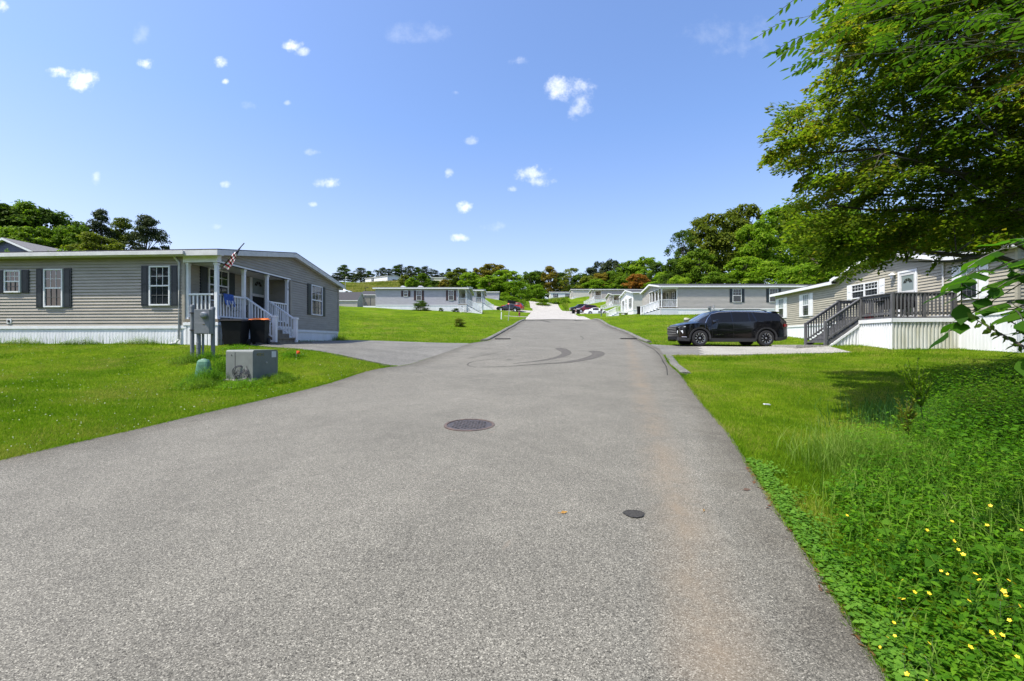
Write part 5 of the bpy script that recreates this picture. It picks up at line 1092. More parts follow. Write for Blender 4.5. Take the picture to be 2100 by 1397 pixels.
m.box(-.28, .28, -.22, .22, .3, .62); m.build('firebox', BLACKP, gr, bevel=.02); m = MB(); m.tube([(-.28, 0, .64), (.28, 0, .64)], .2, 16); m.build('lid', BLACKP, gr, smooth=True)
for a in (-.25, .25):
    for b in (-.18, .18): m = MB(); m.tube([(a, b, 0), (a, b, .34)], .015, 6); m.build('leg', STEEL, gr)
for a in (-.42, .42): m = MB(); m.box(a - .13, a + .13, -.2, .2, .6, .62); m.build('side_shelf', BLACKP, gr)
m = MB(); m.box(-.14, .14, -.08, .08, 0, .13); m.tube([(-.1, 0, .13), (-.05, 0, .19), (.05, 0, .19), (.1, 0, .13)], .015, 6); ob = m.build("fuel_can", mat("red_plastic", (.45, .02, .02))); ob.location = (14.05, 17.9, DZ); tag(ob, "small red can on the deck floor at the rail above the stair", "can")

# ---------------------------------------------------------------- street things
def simple(name, label, cat, mb, mats, px, d, rz=0, lift=0, **k):
    x, y, z = ground_at(px, d); o = mb.build(name, mats, **k); o.location = (x, y, z + lift); o.rotation_euler = (0, 0, rz); return tag(o, label, cat)
mx, my = on_road(963, 874); zz = float(TPS(mx, my)); mh = thing("manhole_cover", "round rusty iron manhole cover in the asphalt road", "manhole cover", (mx, my, zz + RL)); mh.rotation_euler = (math.atan(.057), 0, 0)
IRON = mat("rusty_iron", (.10, .085, .08), (.035, .033, .033), scale=22, rough=.6, metal=.3, bump=.3)
m = MB(); m.disc((0, 0, 0), (0, 0, 1), [(.335, -.02), (.335, .010), (.30, .012), (.298, .002)], 48); m.build('rim', mat("rust_ring", (.12, .08, .065), (.06, .05, .045), scale=12, rough=.8), mh)
m = MB(); m.disc((0, 0, 0), (0, 0, 1), [(.297, .004), (.25, .006), (0, .006)], 48); 
for i in range(-6, 7):
    for j in range(-6, 7):
        if (i + j) % 2 == 0 and math.hypot(i, j) * .04 < .24: a, b = i * .04, j * .04; m.box(a - .014, a + .014, b - .006, b + .006, .006, .012)
m.build('lid', IRON, mh)
for px, lab in ((1031, "flat storm drain grate at the left kerb"), (1288, "flat storm drain grate at the right kerb")):
    d_ = on_road(px, 689)[1]; xx = (px - CX) / F * d_; m = MB(); m.box(-.45, .45, -.25, .25, -.05, .03, 0)
    for i in range(9): m.box(-.42 + i * .1, -.38 + i * .1, -.22, .22, .03, .04, 1)
    ob = m.build("storm_drain", [DARK, IRON]); ob.location = (xx, d_, float(TPS(xx, d_)) + RL); tag(ob, lab, "drain")
# leaning street mailbox, white post, hydrant, distant white post
m = thing("mailbox", "black roadside mailbox on a thin leaning post, left of the street", "mailbox", ground_at(1042, 47)); b = MB(); b.tube([(0, 0, -.2), (.20, 0, 1.95)], .035, 6); b.build('post', STEEL, m)
b = MB(); rounded_box(b, -.35, .5, -.14, .14, 1.85, 2.15, .06); ob = b.build('box', BLACKP, m); ob.rotation_euler = (0, math.radians(8), 0)
b = MB(); b.tube([(0, 0, -.1), (.03, 0, .82)], .055, 8); simple("marker_post", "short white post on the lawn left of the leaning mailbox", "post", b, WHITE, 1028, 50)
hy = thing("fire_hydrant", "small dark red fire hydrant beside the far left drive", "fire hydrant", ground_at(1065, 60)); b = MB(); b.disc((0, 0, 0), (0, 0, 1), [(.16, 0), (.16, .04), (.10, .06), (.10, .45), (.13, .46), (.13, .5), (.09, .58), (0, .64)], 12); b.build('barrel', mat("hydrant_red", (.16, .02, .03)), hy, smooth=True)
for sg in (-1, 1): b = MB(); b.disc((sg * .09, 0, .35), (sg, 0, 0), [(.05, 0), (.05, .07), (0, .08)], 8); b.build('outlet', MATS["hydrant_red"], hy)
b = MB(); b.box(-.1, .1, -.1, .1, -.2, 1.1); b.box(-.13, .13, -.13, .13, 1.1, 1.16); simple("marker_post", "pale post standing far up the street before the trees", "post", b, WHITE, 1068.5, 127)
up = thing("utility_pedestal", "squat green utility pedestal with a pale cap on the lawn behind the black car", "utility pedestal", ground_at(1405, 31)); b = MB(); b.disc((0, 0, 0), (.12, 0, 1), [(.19, -.1), (.17, .62), (.17, .8)], 16); b.build('body', mat("dark_olive", (.05, .065, .035)), up, smooth=True); b = MB(); b.disc((.1, 0, .8), (.12, 0, 1), [(.19, -.0), (.19, .1), (.15, .14), (0, .15)], 16); b.build('cap', mat("tan_cap", (.42, .40, .33)), up)
mt = thing("meter_pedestal", "pale meter post and pipes before the grey home, above the black car", "electric meter", ground_at(1459, 46.8)); K2 = 46.8 / F
for px, zt, r in ((1457, 622, .085), (1463.5, 619, .07)): b = MB(); b.tube([((px - 1459) * K2, 0, -.2), ((px - 1459) * K2, 0, rel((CY - zt) * K2) - mt.location.z)], r, 10); b.build('post', STEEL, mt)
b = MB(); b.box(-.35, -.1, -.1, .05, .45, .85); b.disc((-.33, -.1, .75), (-.4, -1, 0), [(.09, 0), (.09, .12), (0, .14)], 12); b.build('meter', LGREY, mt)
bb = bin_("black wheeled bin between the white gabled home and the grey home's stair", *ground_at(1312, 60), 0, BLACKP, w=.62, d=.7, h=1.1)
bin_("white bin on the verge by the maroon car", *ground_at(1186, 84), 0, WHITE, w=.6, d=.6, h=1.0)
bin_("dark reddish bin at the street edge, left of the white bin", *ground_at(1176, 84), .2, BLACKP, w=.55, d=.5, h=.8)
m = thing("mailbox", "grey mailbox on a post in front of the white sedan", "mailbox", ground_at(1233, 62)); b = MB(); b.box(-.06, .06, -.05, .05, -.2, 1.0); b.build('post', LGREY, m); b = MB(); rounded_box(b, -.42, .1, -.13, .13, .45, .75, .08); b.build('box', LGREY, m); b = MB(); rounded_box(b, -.12, .14, -.13, .13, .75, 1.02, .06); b.build('box', mat("brown_box", (.08, .06, .05)), m)
for px, d, h, lab in ((708.5, 112, 4.3, "tall thin lamp pole on the hillside road beside the white car"), (749.5, 100, 1.9, "short dark lamp post above the sheds by the lavender home")):
    l = thing("street_lamp", lab, "lamp post", ground_at(px, d)); b = MB(); b.tube([(0, 0, -.3), (0, 0, h)], .06, 8); b.build('pole', STEEL if h > 3 else DARK, l); b = MB(); b.tube([(0, 0, h), (.2, 0, h + .1), (.5, 0, h + .1)], .05, 6); b.box(.3, .65, -.1, .1, h + .04, h + .16); b.build('lamp_head', STEEL if h > 3 else DARK, l)
def bicycle(label, px, d, m_, sc=1.0, rz=0):
    r = thing("bicycle", label, "bicycle", ground_at(px, d)); r.rotation_euler = (math.radians(-8), 0, rz); r.scale = (sc,) * 3
    for x in (-.5, .5):
        b = MB(); b.tube([(x + .31 * math.cos(t), 0, .32 + .31 * math.sin(t)) for t in np.linspace(0, 2 * math.pi, 22)], .025, 5); b.build('wheel', m_, r)
    b = MB()
    for p, q in (((-.5, 0, .32), (-.1, 0, .32)), ((-.5, 0, .32), (-.2, 0, .75)), ((-.1, 0, .32), (-.22, 0, .85)), ((-.1, 0, .32), (.33, 0, .75)), ((-.2, 0, .75), (.33, 0, .75)), ((.5, 0, .32), (.32, 0, .95))): b.tube([p, q], .02, 5)
    b.build('frame', m_, r); b = MB(); b.tube([(.3, -.25, .98), (.32, 0, .95), (.3, .25, .98)], .015, 5); b.build('handlebar', m_, r); b = MB(); b.box(-.34, -.1, -.06, .06, .85, .9); b.build('saddle', DARK, r)
bicycle("pale bicycle leaning on the porch skirting of the lavender home", 950.5, 59.9, STEEL, .95)
bicycle("small dark-wheeled bicycle lying beside the pale bicycle at the porch corner", 959.5, 59.3, BLACKP, .6, .5)
# small litter
x, y, z = ground_at(1572, 8.0); m = MB(); m.box(-.06, .06, -.02, .02, .02, .035); ob = m.build("paper_scrap", WHITE); ob.location = (x, y, z + .02); ob.rotation_euler = (.1, .1, .2); tag(ob, "white paper scrap on the right lawn near the road", "litter")
def dead_leaf(label, px, py, c, s, rz):
    x, y = on_road(px, py); m = MB(); m.poly([(-s, 0, .004), (-s * .3, s * .4, .014), (s, 0, .006), (-s * .2, -s * .35, .002)]); m.tube([(-s, 0, .004), (-s * 1.6, s * .2, .006)], .0015, 4); ob = m.build("fallen_leaf", c); ob.location = (x, y, float(TPS(x, y)) + RL + .004); ob.rotation_euler = (math.atan(.057), 0, rz); tag(ob, label, "leaf")
dead_leaf("curled yellow leaf on the asphalt left of the dark round spot", 1157, 1063, mat("yellow_leaf", (.42, .24, .04), (.25, .12, .02), scale=60), .03, .4)
dead_leaf("small yellow-brown leaf on the asphalt in the rusty stain", 1443, 1052, MATS["yellow_leaf"], .022, 1.2)
dead_leaf("brown twig scrap on the asphalt near the weedy edge", 1532, 1003, mat("brown_leaf", (.10, .06, .04)), .04, .2)
dead_leaf("thin orange-brown leaf on the asphalt beside the clover", 1675, 1128, mat("orange_leaf", (.42, .14, .06)), .035, 1.9)
for i, (px, d) in enumerate(()): pass
# ---------------------------------------------------------------- trees
BARK = mat("bark", (.10, .085, .07), (.05, .042, .035), scale=6, rough=.9, bump=.6, stretch=(1, 1, .25), bscale=20)
L_BRIGHT = leafmat("bright_leaves", [(.07, .135, .008), (.135, .235, .014), (.23, .31, .022)], trans=.45)
L_MID = leafmat("mid_green_leaves", [(.045, .09, .008), (.095, .165, .012), (.17, .24, .018)], trans=.42)
L_OLIVE = leafmat("olive_leaves", [(.05, .075, .010), (.105, .135, .014), (.17, .19, .02)], trans=.42)
L_PINE = leafmat("dark_pine_needles", [(.018, .032, .014), (.035, .052, .022), (.065, .08, .03)], trans=.2)
L_BROWN = leafmat("bronze_leaves", [(.065, .085, .010), (.13, .12, .015), (.20, .145, .02)], trans=.4)
L_RUST = leafmat("rust_leaves", [(.12, .055, .010), (.21, .095, .015), (.27, .13, .02)])
L_DEEP = leafmat("deep_green_leaves", [(.022, .045, .007), (.045, .085, .010), (.085, .135, .015)], trans=.4)
def rdir(n, r): v = r.normal(size=(n, 3)); return nrm(v)
def crown_arrays(kind, seed):
    """unit tree 10 m tall, crown about 8 m wide"""
    r = np.random.default_rng(seed); C = []; Rr = []; nl = 150; ls = .30
    if kind == 'broad':
        for i in range(84):
            t = r.uniform(0, 1) ** .8; z = 1.0 + 8.2 * t; rad = 3.9 * math.sqrt(max(.05, 1 - ((z - 4.8) / 5.0) ** 2)) * r.uniform(.35, 1.0); a = r.uniform(0, 6.28)
            C.append((rad * math.cos(a), rad * math.sin(a), z + r.uniform(-.2, .3))); k = r.uniform(.75, 1.35) * (1.1 - .35 * t); Rr.append((k, k, k * .72))
    elif kind == 'bush':
        for i in range(46):
            z = 8.6 * r.uniform(0, 1) ** 1.1; rad = 4.2 * math.sqrt(max(.05, 1 - (z / 9.4) ** 2)) * r.uniform(.4, 1.0); a = r.uniform(0, 6.28)
            C.append((rad * math.cos(a), rad * math.sin(a), z)); k = r.uniform(1.0, 1.7); Rr.append((k, k, k * .8))
        nl = 190
    elif kind == 'pine':
        for i in range(74):
            t = r.uniform(0, 1); z = 1.0 + 8.5 * t; rad = (3.6 * (1 - t) ** .55 + .5) * r.uniform(.25, 1.0); a = r.uniform(0, 6.28)
            C.append((rad * math.cos(a), rad * math.sin(a), z)); k = r.uniform(.7, 1.25); Rr.append((k, k, k * .42))
        nl = 150; ls = .22
    elif kind == 'airy':
        for i in range(92):
            t = r.uniform(0, 1); z = .8 + 8.6 * t; rad = 3.8 * math.sqrt(max(.08, 1 - ((z - 4.9) / 4.9) ** 2)) * r.uniform(.3, 1.05); a = r.uniform(0, 6.28)
            C.append((rad * math.cos(a), rad * math.sin(a), z)); k = r.uniform(.6, 1.05); Rr.append((k, k, k * .6))
        nl = 120; ls = .22
    C = np.array(C); Rr = np.array(Rr); P = []; D = []; N = []
    for c, k in zip(C, Rr):
        n = int(nl * r.uniform(.7, 1.2)); d = rdir(n, r); d[:, 2] = np.where(r.random(n) < .7, np.abs(d[:, 2]), d[:, 2])
        p = c + d * k * r.uniform(.55, 1.08, (n, 1)); P.append(p); nn = nrm(d * .8 + rdir(n, r) * .7 + np.array([0, 0, .5])); N.append(nn)
        dd = nrm(np.cross(nn, rdir(n, r))) * .9 + np.array([0, 0, -.25]); D.append(dd)
    P = np.concatenate(P); D = np.concatenate(D); N = np.concatenate(N); s = r.uniform(.6, 1.35, len(P)) * ls
    return leaves(P, D, N, s * 1.25, s * .85, .1), C
def trunk_mesh(C, seed, kind):
    r = np.random.default_rng(seed + 50); m = MB(); lean = r.uniform(-.35, .35, 2); h = 8.8 if kind != 'bush' else 4
    pts = [(lean[0] * t * t + .08 * math.sin(t * 7), lean[1] * t * t, -.5 + (h + .5) * t) for t in np.linspace(0, 1, 8)]
    m.tube(pts, [.24 * (1 - .85 * t) for t in np.linspace(0, 1, 8)], 7)
    for c in C[::2]:
        zz = max(.8, c[2] * .62); t = (zz + .5) / (h + .5); b = Vector((lean[0] * t * t, lean[1] * t * t, zz)); e = Vector(c); mid = b.lerp(e, .5) + Vector((0, 0, .25)); m.tube([b, mid, e], [.075, .045, .015], 5, cap=False)
    return m
PROTO = {}
def proto(kind, var):
    if (kind, var) in PROTO: return PROTO[(kind, var)]
    q, C = crown_arrays(kind, hash((kind == 'broad', kind == 'pine', kind == 'bush')) % 97 + var * 13 + len(kind))
    cr_ = npmesh("crown", q, len(q) // 4, 4, L_MID, None); tm = trunk_mesh(C, var, kind).build("trunk", BARK, None, smooth=True)
    PROTO[(kind, var)] = (cr_.data, tm.data); bpy.data.objects.remove(cr_); bpy.data.objects.remove(tm); return PROTO[(kind, var)]
TREEN = {}
def tree(kind, x, y, h, w, m_, label, group=None, var=None, zb=None, name=None, cat=None):
    var = random.randrange(3) if var is None else var; cd, td = proto(kind, var); z = Z(x, y) if zb is None else zb
    root = thing(name or {'pine': 'pine_tree', 'bush': 'bush'}.get(kind, 'tree'), label, cat or {'bush': 'bush'}.get(kind, 'tree'), (x, y, z - .1), group)
    root.rotation_euler = (0, 0, random.uniform(0, 6.28)); root.scale = (w / 8, w / 8, h / 10)
    for nm, dt, mm in (('crown', cd, m_), ('trunk', td, BARK)):
        o = bpy.data.objects.new(nm, dt); col.objects.link(o); o.parent = root; o.material_slots[0].link = 'OBJECT'; o.material_slots[0].material = mm
    return root
def tree_px(kind, px, top, wpx, d, m_, label, **k):
    x = (px - CX) / F * d; z = Z(x, d); h = max(.6, rel((CY - top) / F * d) - z); return tree(kind, x, d, h, wpx / F * d, m_, label, **k)
# trees behind the near left home
GL = "dark trees rising behind the near left home"
for kind, px, top, w, d, mm, lab in (
    ('broad', -60, 385, 230, 52, L_DEEP, "dense dark tree at the left edge of the photo, behind the blue house"),
    ('airy', 25, 392, 150, 55, L_MID, "tall dark tree over the ridge of the blue house"),
    ('broad', 95, 412, 130, 57, L_DEEP, "rounded dark tree just right of the blue house roof"),
    ('broad', 150, 448, 90, 50, L_MID, "lower mid green tree in the dip left of the tall thin pine"),
    ('pine', 208, 418, 66, 54, L_PINE, "tall thin pine with layered branches standing above the others at left"),
    ('pine', 250, 436, 90, 56, L_OLIVE, "brownish-green layered tree right of the thin pine"),
    ('pine', 300, 432, 96, 55, L_PINE, "rightmost dark layered tree above the taupe home's roof, sky showing through"),
    ('broad', 205, 470, 100, 48, L_OLIVE, "low olive tree under the thin pine, above the roof of the taupe home"),
    ('broad', 60, 450, 120, 48, L_MID, "mid green tree directly behind the blue house roof")): tree_px(kind, px, top, w, d, mm, lab, group=GL)
tree_px('bush', 118, 490, 60, 29, L_BRIGHT, "bright green bush beside the blue house, over the taupe home's roof"); tree_px('bush', 165, 497, 60, 29.5, L_BRIGHT, "lower bright green bush right of the first one, over the roof line")
tree_px('bush', 10, 491, 30, 27, L_BRIGHT, "small bright bush in front of the blue house gable")
# hilltop pines
for i, (px, top, w, kind) in enumerate(((692, 552, 34, 'pine'), (706, 535, 32, 'pine'), (722, 550, 34, 'airy'), (740, 541, 36, 'pine'), (756, 548, 26, 'pine'), (781, 539, 30, 'airy'), (798, 543, 24, 'pine'), (812, 537, 30, 'pine'), (824, 533, 32, 'airy'), (842, 537, 30, 'pine'), (857, 540, 28, 'pine'), (876, 537, 36, 'airy'), (893, 546, 24, 'pine'), (920, 543, 22, 'pine'), (904, 550, 22, 'airy'))):
    pos = "first second third fourth fifth sixth seventh eighth ninth tenth eleventh twelfth thirteenth fifteenth fourteenth".split()[i]
    d = 200 + (i % 3) * 6; tree_px(kind, px, top, w * 1.15, d, (L_PINE, L_DEEP, L_PINE)[i % 3], f"dark pine on the left hilltop skyline, {pos} from the left", group="dark pines on the hilltop skyline", name='pine_tree', var=i % 3)
for px, top, w, d, mm, lab in ((829, 556, 22, 150, L_OLIVE, "olive tree right of the white hilltop home"), (845, 562, 24, 140, L_BRIGHT, "light green tree below the cream hilltop home"), (865, 553, 34, 145, L_MID, "mid green tree left before the cream hilltop home"), (893, 568, 34, 135, L_DEEP, "dark low tree over the lavender home's roof"), (912, 566, 26, 132, L_BROWN, "bronze tree right over the lavender home's roof")):
    tree_px('broad', px, top, w * 1.2, d, mm, lab, group="trees below the hilltop homes")
# belt of trees across the centre
BELT = [(942, 541, 44, 150, L_OLIVE, 'broad'), (962, 549, 40, 140, L_BRIGHT, 'broad'), (985, 540, 44, 165, L_BROWN, 'broad'), (1014, 532, 54, 160, L_BROWN, 'broad'), (1005, 556, 46, 130, L_BRIGHT, 'broad'), (1040, 545, 56, 135, L_BRIGHT, 'broad'), (1055, 562, 44, 128, L_BRIGHT, 'bush'),
        (1085, 548, 40, 165, L_MID, 'broad'), (1104, 545, 40, 170, L_DEEP, 'broad'), (1097, 574, 44, 140, L_BRIGHT, 'bush'), (1128, 537, 44, 165, L_BROWN, 'pine'), (1150, 552, 36, 175, L_DEEP, 'broad'), (1171, 540, 40, 168, L_OLIVE, 'airy'), (1190, 552, 40, 165, L_DEEP, 'broad'),
        (1212, 540, 44, 205, L_PINE, 'pine'), (1227, 524, 32, 210, L_PINE, 'airy'), (1254, 521, 44, 205, L_PINE, 'broad'), (1205, 556, 40, 160, L_OLIVE, 'broad'), (1236, 550, 50, 170, L_BROWN, 'broad'), (1224, 564, 44, 155, L_BRIGHT, 'broad'), (1262, 545, 44, 168, L_MID, 'broad'),
        (1290, 528, 50, 165, L_MID, 'broad'), (1322, 518, 56, 160, L_BRIGHT, 'broad'), (1346, 528, 36, 150, L_DEEP, 'broad'), (1282, 556, 40, 150, L_MID, 'broad'), (1305, 552, 42, 125, L_RUST, 'broad'), (1345, 565, 44, 120, L_BRIGHT, 'bush'), (1372, 545, 50, 130, L_BRIGHT, 'broad')]
tone = {id(L_OLIVE): 'olive', id(L_BRIGHT): 'bright green', id(L_BROWN): 'bronze-tinged', id(L_MID): 'mid green', id(L_DEEP): 'deep green', id(L_PINE): 'blue-dark', id(L_RUST): 'rust-orange'}
near_ = [(960, "above the right half of the lavender home"), (1000, "above the lavender porches"), (1030, "above the small grey shed"), (1070, "above the black and red cars"), (1110, "over the head of the street"), (1145, "left above the farthest white home"), (1185, "right above the farthest white home"), (1215, "above the beige far home"), (1245, "above the pinkish far home"), (1280, "left above the white gabled home"), (1315, "right above the white gabled home"), (1400, "left of the tall right-hand trees")]
seen_ = {}
for px, top, w, d, mm, kind in sorted(BELT, key=lambda b: b[0]):
    wh = next(t for lim, t in near_ if px <= lim); ht = "tall" if top < 545 else ("low" if top > 555 else "middling"); k = f"{ht} {tone[id(mm)]} tree {wh}"; seen_[k] = seen_.get(k, 0) + 1
    if seen_[k] > 1: k += ", right-hand one"
    tree_px(kind, px, top, w * 1.25, d, mm, k, group="belt of trees beyond the homes", name='tree' if kind != 'bush' else 'bush')
for i, (px, top, d, w, lab) in enumerate(((1032, 598, 112, 24, "scrubby bright bush behind the black sedan"), (1050, 600, 118, 26, "scrubby bush on the bank above the red car"), (1015, 602, 104, 22, "scrubby bush below the small grey shed"), (1112, 612, 120, 30, "low weedy bush at the head of the street"), (1138, 610, 124, 26, "low weedy bush before the farthest white home"), (1092, 600, 135, 24, "low bush at the foot of the dark trees, head of the street"), (1160, 607, 126, 18, "small weedy bush left of the beige far home"))):
    tree_px('bush', px, top, w, d, L_BRIGHT, lab, group="low scrub bushes at the head of the street")
# tall trees at right behind the grey home
for kind, px, top, w, d, mm, lab in (
    ('airy', 1400, 462, 62, 78, L_DEEP, "leftmost tall dark tree behind the grey home"), ('broad', 1392, 520, 60, 74, L_DEEP, "dark ivy-clad tree under the leftmost tall tree"), ('broad', 1452, 433, 90, 80, L_OLIVE, "tall olive tree, second from the left behind the grey home"),
    ('broad', 1520, 414, 90, 84, L_OLIVE, "tallest olive tree behind the grey home, gaps of sky in it"), ('broad', 1548, 442, 80, 76, L_BRIGHT, "tall bright green tree right of the tallest olive tree"), ('broad', 1600, 415, 110, 80, L_BRIGHT, "tall yellow-green tree partly behind the overhanging branches"),
    ('broad', 1430, 500, 70, 72, L_MID, "mid green tree over the middle of the grey home's roof"), ('bush', 1475, 545, 70, 66, L_MID, "mid green bush behind the grey home, left of the bright bushes"), ('broad', 1525, 515, 80, 66, L_BRIGHT, "bright green tree low behind the grey home"),
    ('bush', 1580, 525, 90, 62, L_BRIGHT, "bright bush over the right end of the grey home's roof"), ('bush', 1650, 520, 100, 52, L_BRIGHT, "bright bush behind the greige home's far corner"), ('broad', 1690, 470, 120, 60, L_MID, "mid green tree behind the greige home, under the branches"),
    ('broad', 1780, 455, 150, 55, L_MID, "mid green tree behind the middle of the greige home"), ('broad', 1900, 430, 180, 52, L_MID, "bright-topped tree behind the right half of the greige home"), ('broad', 2030, 400, 200, 50, L_DEEP, "dark tree behind the greige home at the right edge"),
    ('bush', 1395, 552, 50, 66, L_BRIGHT, "small bright bush left behind the grey home"), ('airy', 1365, 552, 34, 90, L_MID, "slim tree in the gap left of the tall dark tree"),
    ('broad', 1720, 410, 130, 85, L_BRIGHT, "tall bright tree farther back behind the overhanging branches")): tree_px(kind, px, top, w * 1.15, d, mm, lab, group="trees behind the right-hand homes")
# shrubs by the lavender home and on the lawn
tree_px('bush', 862, 607, 34, 59.5, L_DEEP, "big dark shrub in the middle of the lavender home's front wall"); tree_px('bush', 905, 625, 11, 60, L_DEEP, "small low shrub at the lavender home's skirting"); tree_px('bush', 934, 623, 17, 60, L_DEEP, "low dark shrub left of the lavender porch")
tree_px('bush', 943, 641, 24, 36, L_OLIVE, "small straggly shrub alone on the left lawn slope")
# unseen trees added behind the camera to darken what the car and panes mirror
for i, (x, y, h, w, mm) in enumerate(((-26, -24, 13, 13, L_MID), (-12, -30, 14, 13, L_DEEP), (2, -32, 13, 12, L_MID), (15, -28, 14, 13, L_DEEP), (27, -20, 13, 13, L_MID), (38, -10, 14, 13, L_MID), (-40, -14, 13, 13, L_DEEP), (-48, 2, 12, 12, L_MID))):
    tree('broad', x, y, h, w, mm, "leafy unseen tree added behind the viewpoint to darken reflections, " + "first second third fourth fifth sixth seventh eighth".split()[i] + " of its row", group="added trees behind the viewpoint", zb=Z(x, y))

# the big overhanging tree at the right
def pt_in(px, py, poly): return bool(in_poly(np.array([px]), np.array([py]), poly)[0])
r = np.random.default_rng(21)
tx, ty = 10.9, 8.4; tz = Z(tx, ty)
OUT = [(1715, -10), (1690, 60), (1672, 130), (1690, 165), (1640, 200), (1598, 235), (1590, 275), (1566, 288), (1582, 330), (1572, 368), (1620, 372), (1640, 392), (1612, 420), (1618, 470), (1650, 505), (1700, 535), (1750, 545), (1800, 540), (1850, 556), (1905, 548), (1950, 520), (2010, 500), (2080, 478), (2140, 470), (2300, 380), (2360, 100), (2340, -300), (2240, -480), (2000, -500), (1800, -300)]
BT = thing("overhanging_tree", "large olive and bronze leaved tree overhanging the right lawn from beyond the edge", "tree", (tx, ty, tz))
tr0 = Vector((tx, ty, tz)); m = MB(); tp = [(0, 0, -.4), (.05, 0, 1.0), (-.1, .1, 2.6), (-.25, .2, 4.2), (-.3, .2, 6.0), (-.2, .1, 8), (0, 0, 10)]
m.tube(tp, [.34, .28, .25, .21, .16, .10, .04], 12); m.build('trunk', BARK, BT, smooth=True)
# limbs sweep to the left and towards the street
limbs = []
for (px, py, d, zz) in ((1640, 300, 9.5, 3.6), (1640, 350, 10.5, 3.2), (1680, 420, 9.5, 2.6), (1720, 520, 9.5, 2.0), (1850, 540, 9.0, 1.9), (1960, 500, 8.6, 2.0), (1700, 220, 9.5, 4.2), (1740, 100, 10, 5.2), (1800, 0, 10.5, 6.2), (1800, 320, 8.2, 3.2), (1900, 150, 9, 4.8), (1880, 380, 12, 3.0), (2000, 250, 8, 3.8), (1700, 400, 12.5, 3.4), (1640, 250, 12, 4.4), (1950, -100, 10, 6.5), (2050, 420, 9, 2.6), (2250, 200, 9, 5), (2300, 350, 12, 4), (1900, -250, 12, 7.5), (2200, -200, 10, 7.5)):
    d *= .8; e = W(px, py, d) - tr0; b = Vector((-.15, .1, zz * .75)); pts = []
    for t in np.linspace(0, 1, 9): q = b.lerp(e, t); q.z += .9 * math.sin(t * math.pi) * .6 + .08 * math.sin(t * 11 + px); q.x += .1 * math.sin(t * 9 + py); pts.append(q)
    limbs.append(pts); m = MB(); m.tube(pts, [.055 * (1 - t) ** .8 + .006 for t in np.linspace(0, 1, 9)], 7); m.build('limb', BARK, BT, smooth=True)
LP = np.array([tuple(p) for l in limbs for p in l])
SP = []; tries = 0
while len(SP) < 1250 and tries < 60000:
    tries += 1; px = r.uniform(1560, 2500); py = r.uniform(-560, 560)
    if not pt_in(px - (14 if px < 1720 else 0), py + (14 if py > 400 else 0), OUT): continue
    if 1660 < px < 2100 and 0 < py < 560 and r.random() < .25: continue
    d = r.uniform(6.4, 10.4); p = W(px, py, d) - tr0
    if p.z + tr0.z < rel(.95) and px > 1750: d = r.uniform(6.8, 8.4); p = W(px, py, d) - tr0
    p.z += .25 * math.sin(px * .021) ; SP.append(np.array(p))
SP = np.array(SP); Pn, Dn, Nn, Sn = [], [], [], []; tw = MB()
for i, s in enumerate(SP):
    k = np.argmin(((LP - s) ** 2).sum(1)); base = LP[k]; v = s - base; L_ = np.linalg.norm(v)
    if .3 < L_ < 1.1: tw.tube([Vector(base), Vector((base + s) / 2 + np.array([0, 0, .06])), Vector(s)], [.011, .007, .003], 4, cap=False)
    # a flat spray of leaves sweeping outward and down from the trunk
    out = s.copy(); out[2] = 0; out /= np.linalg.norm(out) + 1e-6; ax = nrm((out + r.normal(size=3) * .28 + np.array([0, 0, -.22]))[None])[0]
    up = nrm((np.array([0, 0, 1.]) + r.normal(size=3) * .22)[None])[0]; sd2 = np.cross(ax, up); n = int(r.uniform(180, 300)); ln = r.uniform(.5, 1.05)
    a = r.uniform(-1, 1, n) * ln * .5; b = r.normal(size=n) * .12 * (1 - .5 * np.abs(a) / (ln * .5)); c = r.normal(size=n) * .055
    P = s + ax * a[:, None] + sd2 * b[:, None] + up * c[:, None]; P[:, 2] -= .25 * (a + ln * .3).clip(0) ** 2
    Pn.append(P); D = ax[None] * .8 + sd2[None] * np.sign(b)[:, None] * .8 + rdir(n, r) * .45 + np.array([0, 0, -.15]); Dn.append(D); Nn.append(nrm(up[None] + rdir(n, r) * .6)); Sn.append(r.uniform(.045, .082, n))
P = np.concatenate(Pn); D = np.concatenate(Dn); N = np.concatenate(Nn); S = np.concatenate(Sn)
L_NEAR = leafmat("olive_bronze_leaves", [(.042, .078, .007), (.085, .13, .010), (.14, .17, .015), (.19, .125, .020)], trans=.62)
npmesh("crown", leaves(P, D, N, S * 1.15, S * .7, .12), len(P), 4, L_NEAR, BT); tag(tw.build('twigs', MATS.get('dark_bark') or mat('dark_bark', (.04, .034, .028)), BT), kind='stuff')

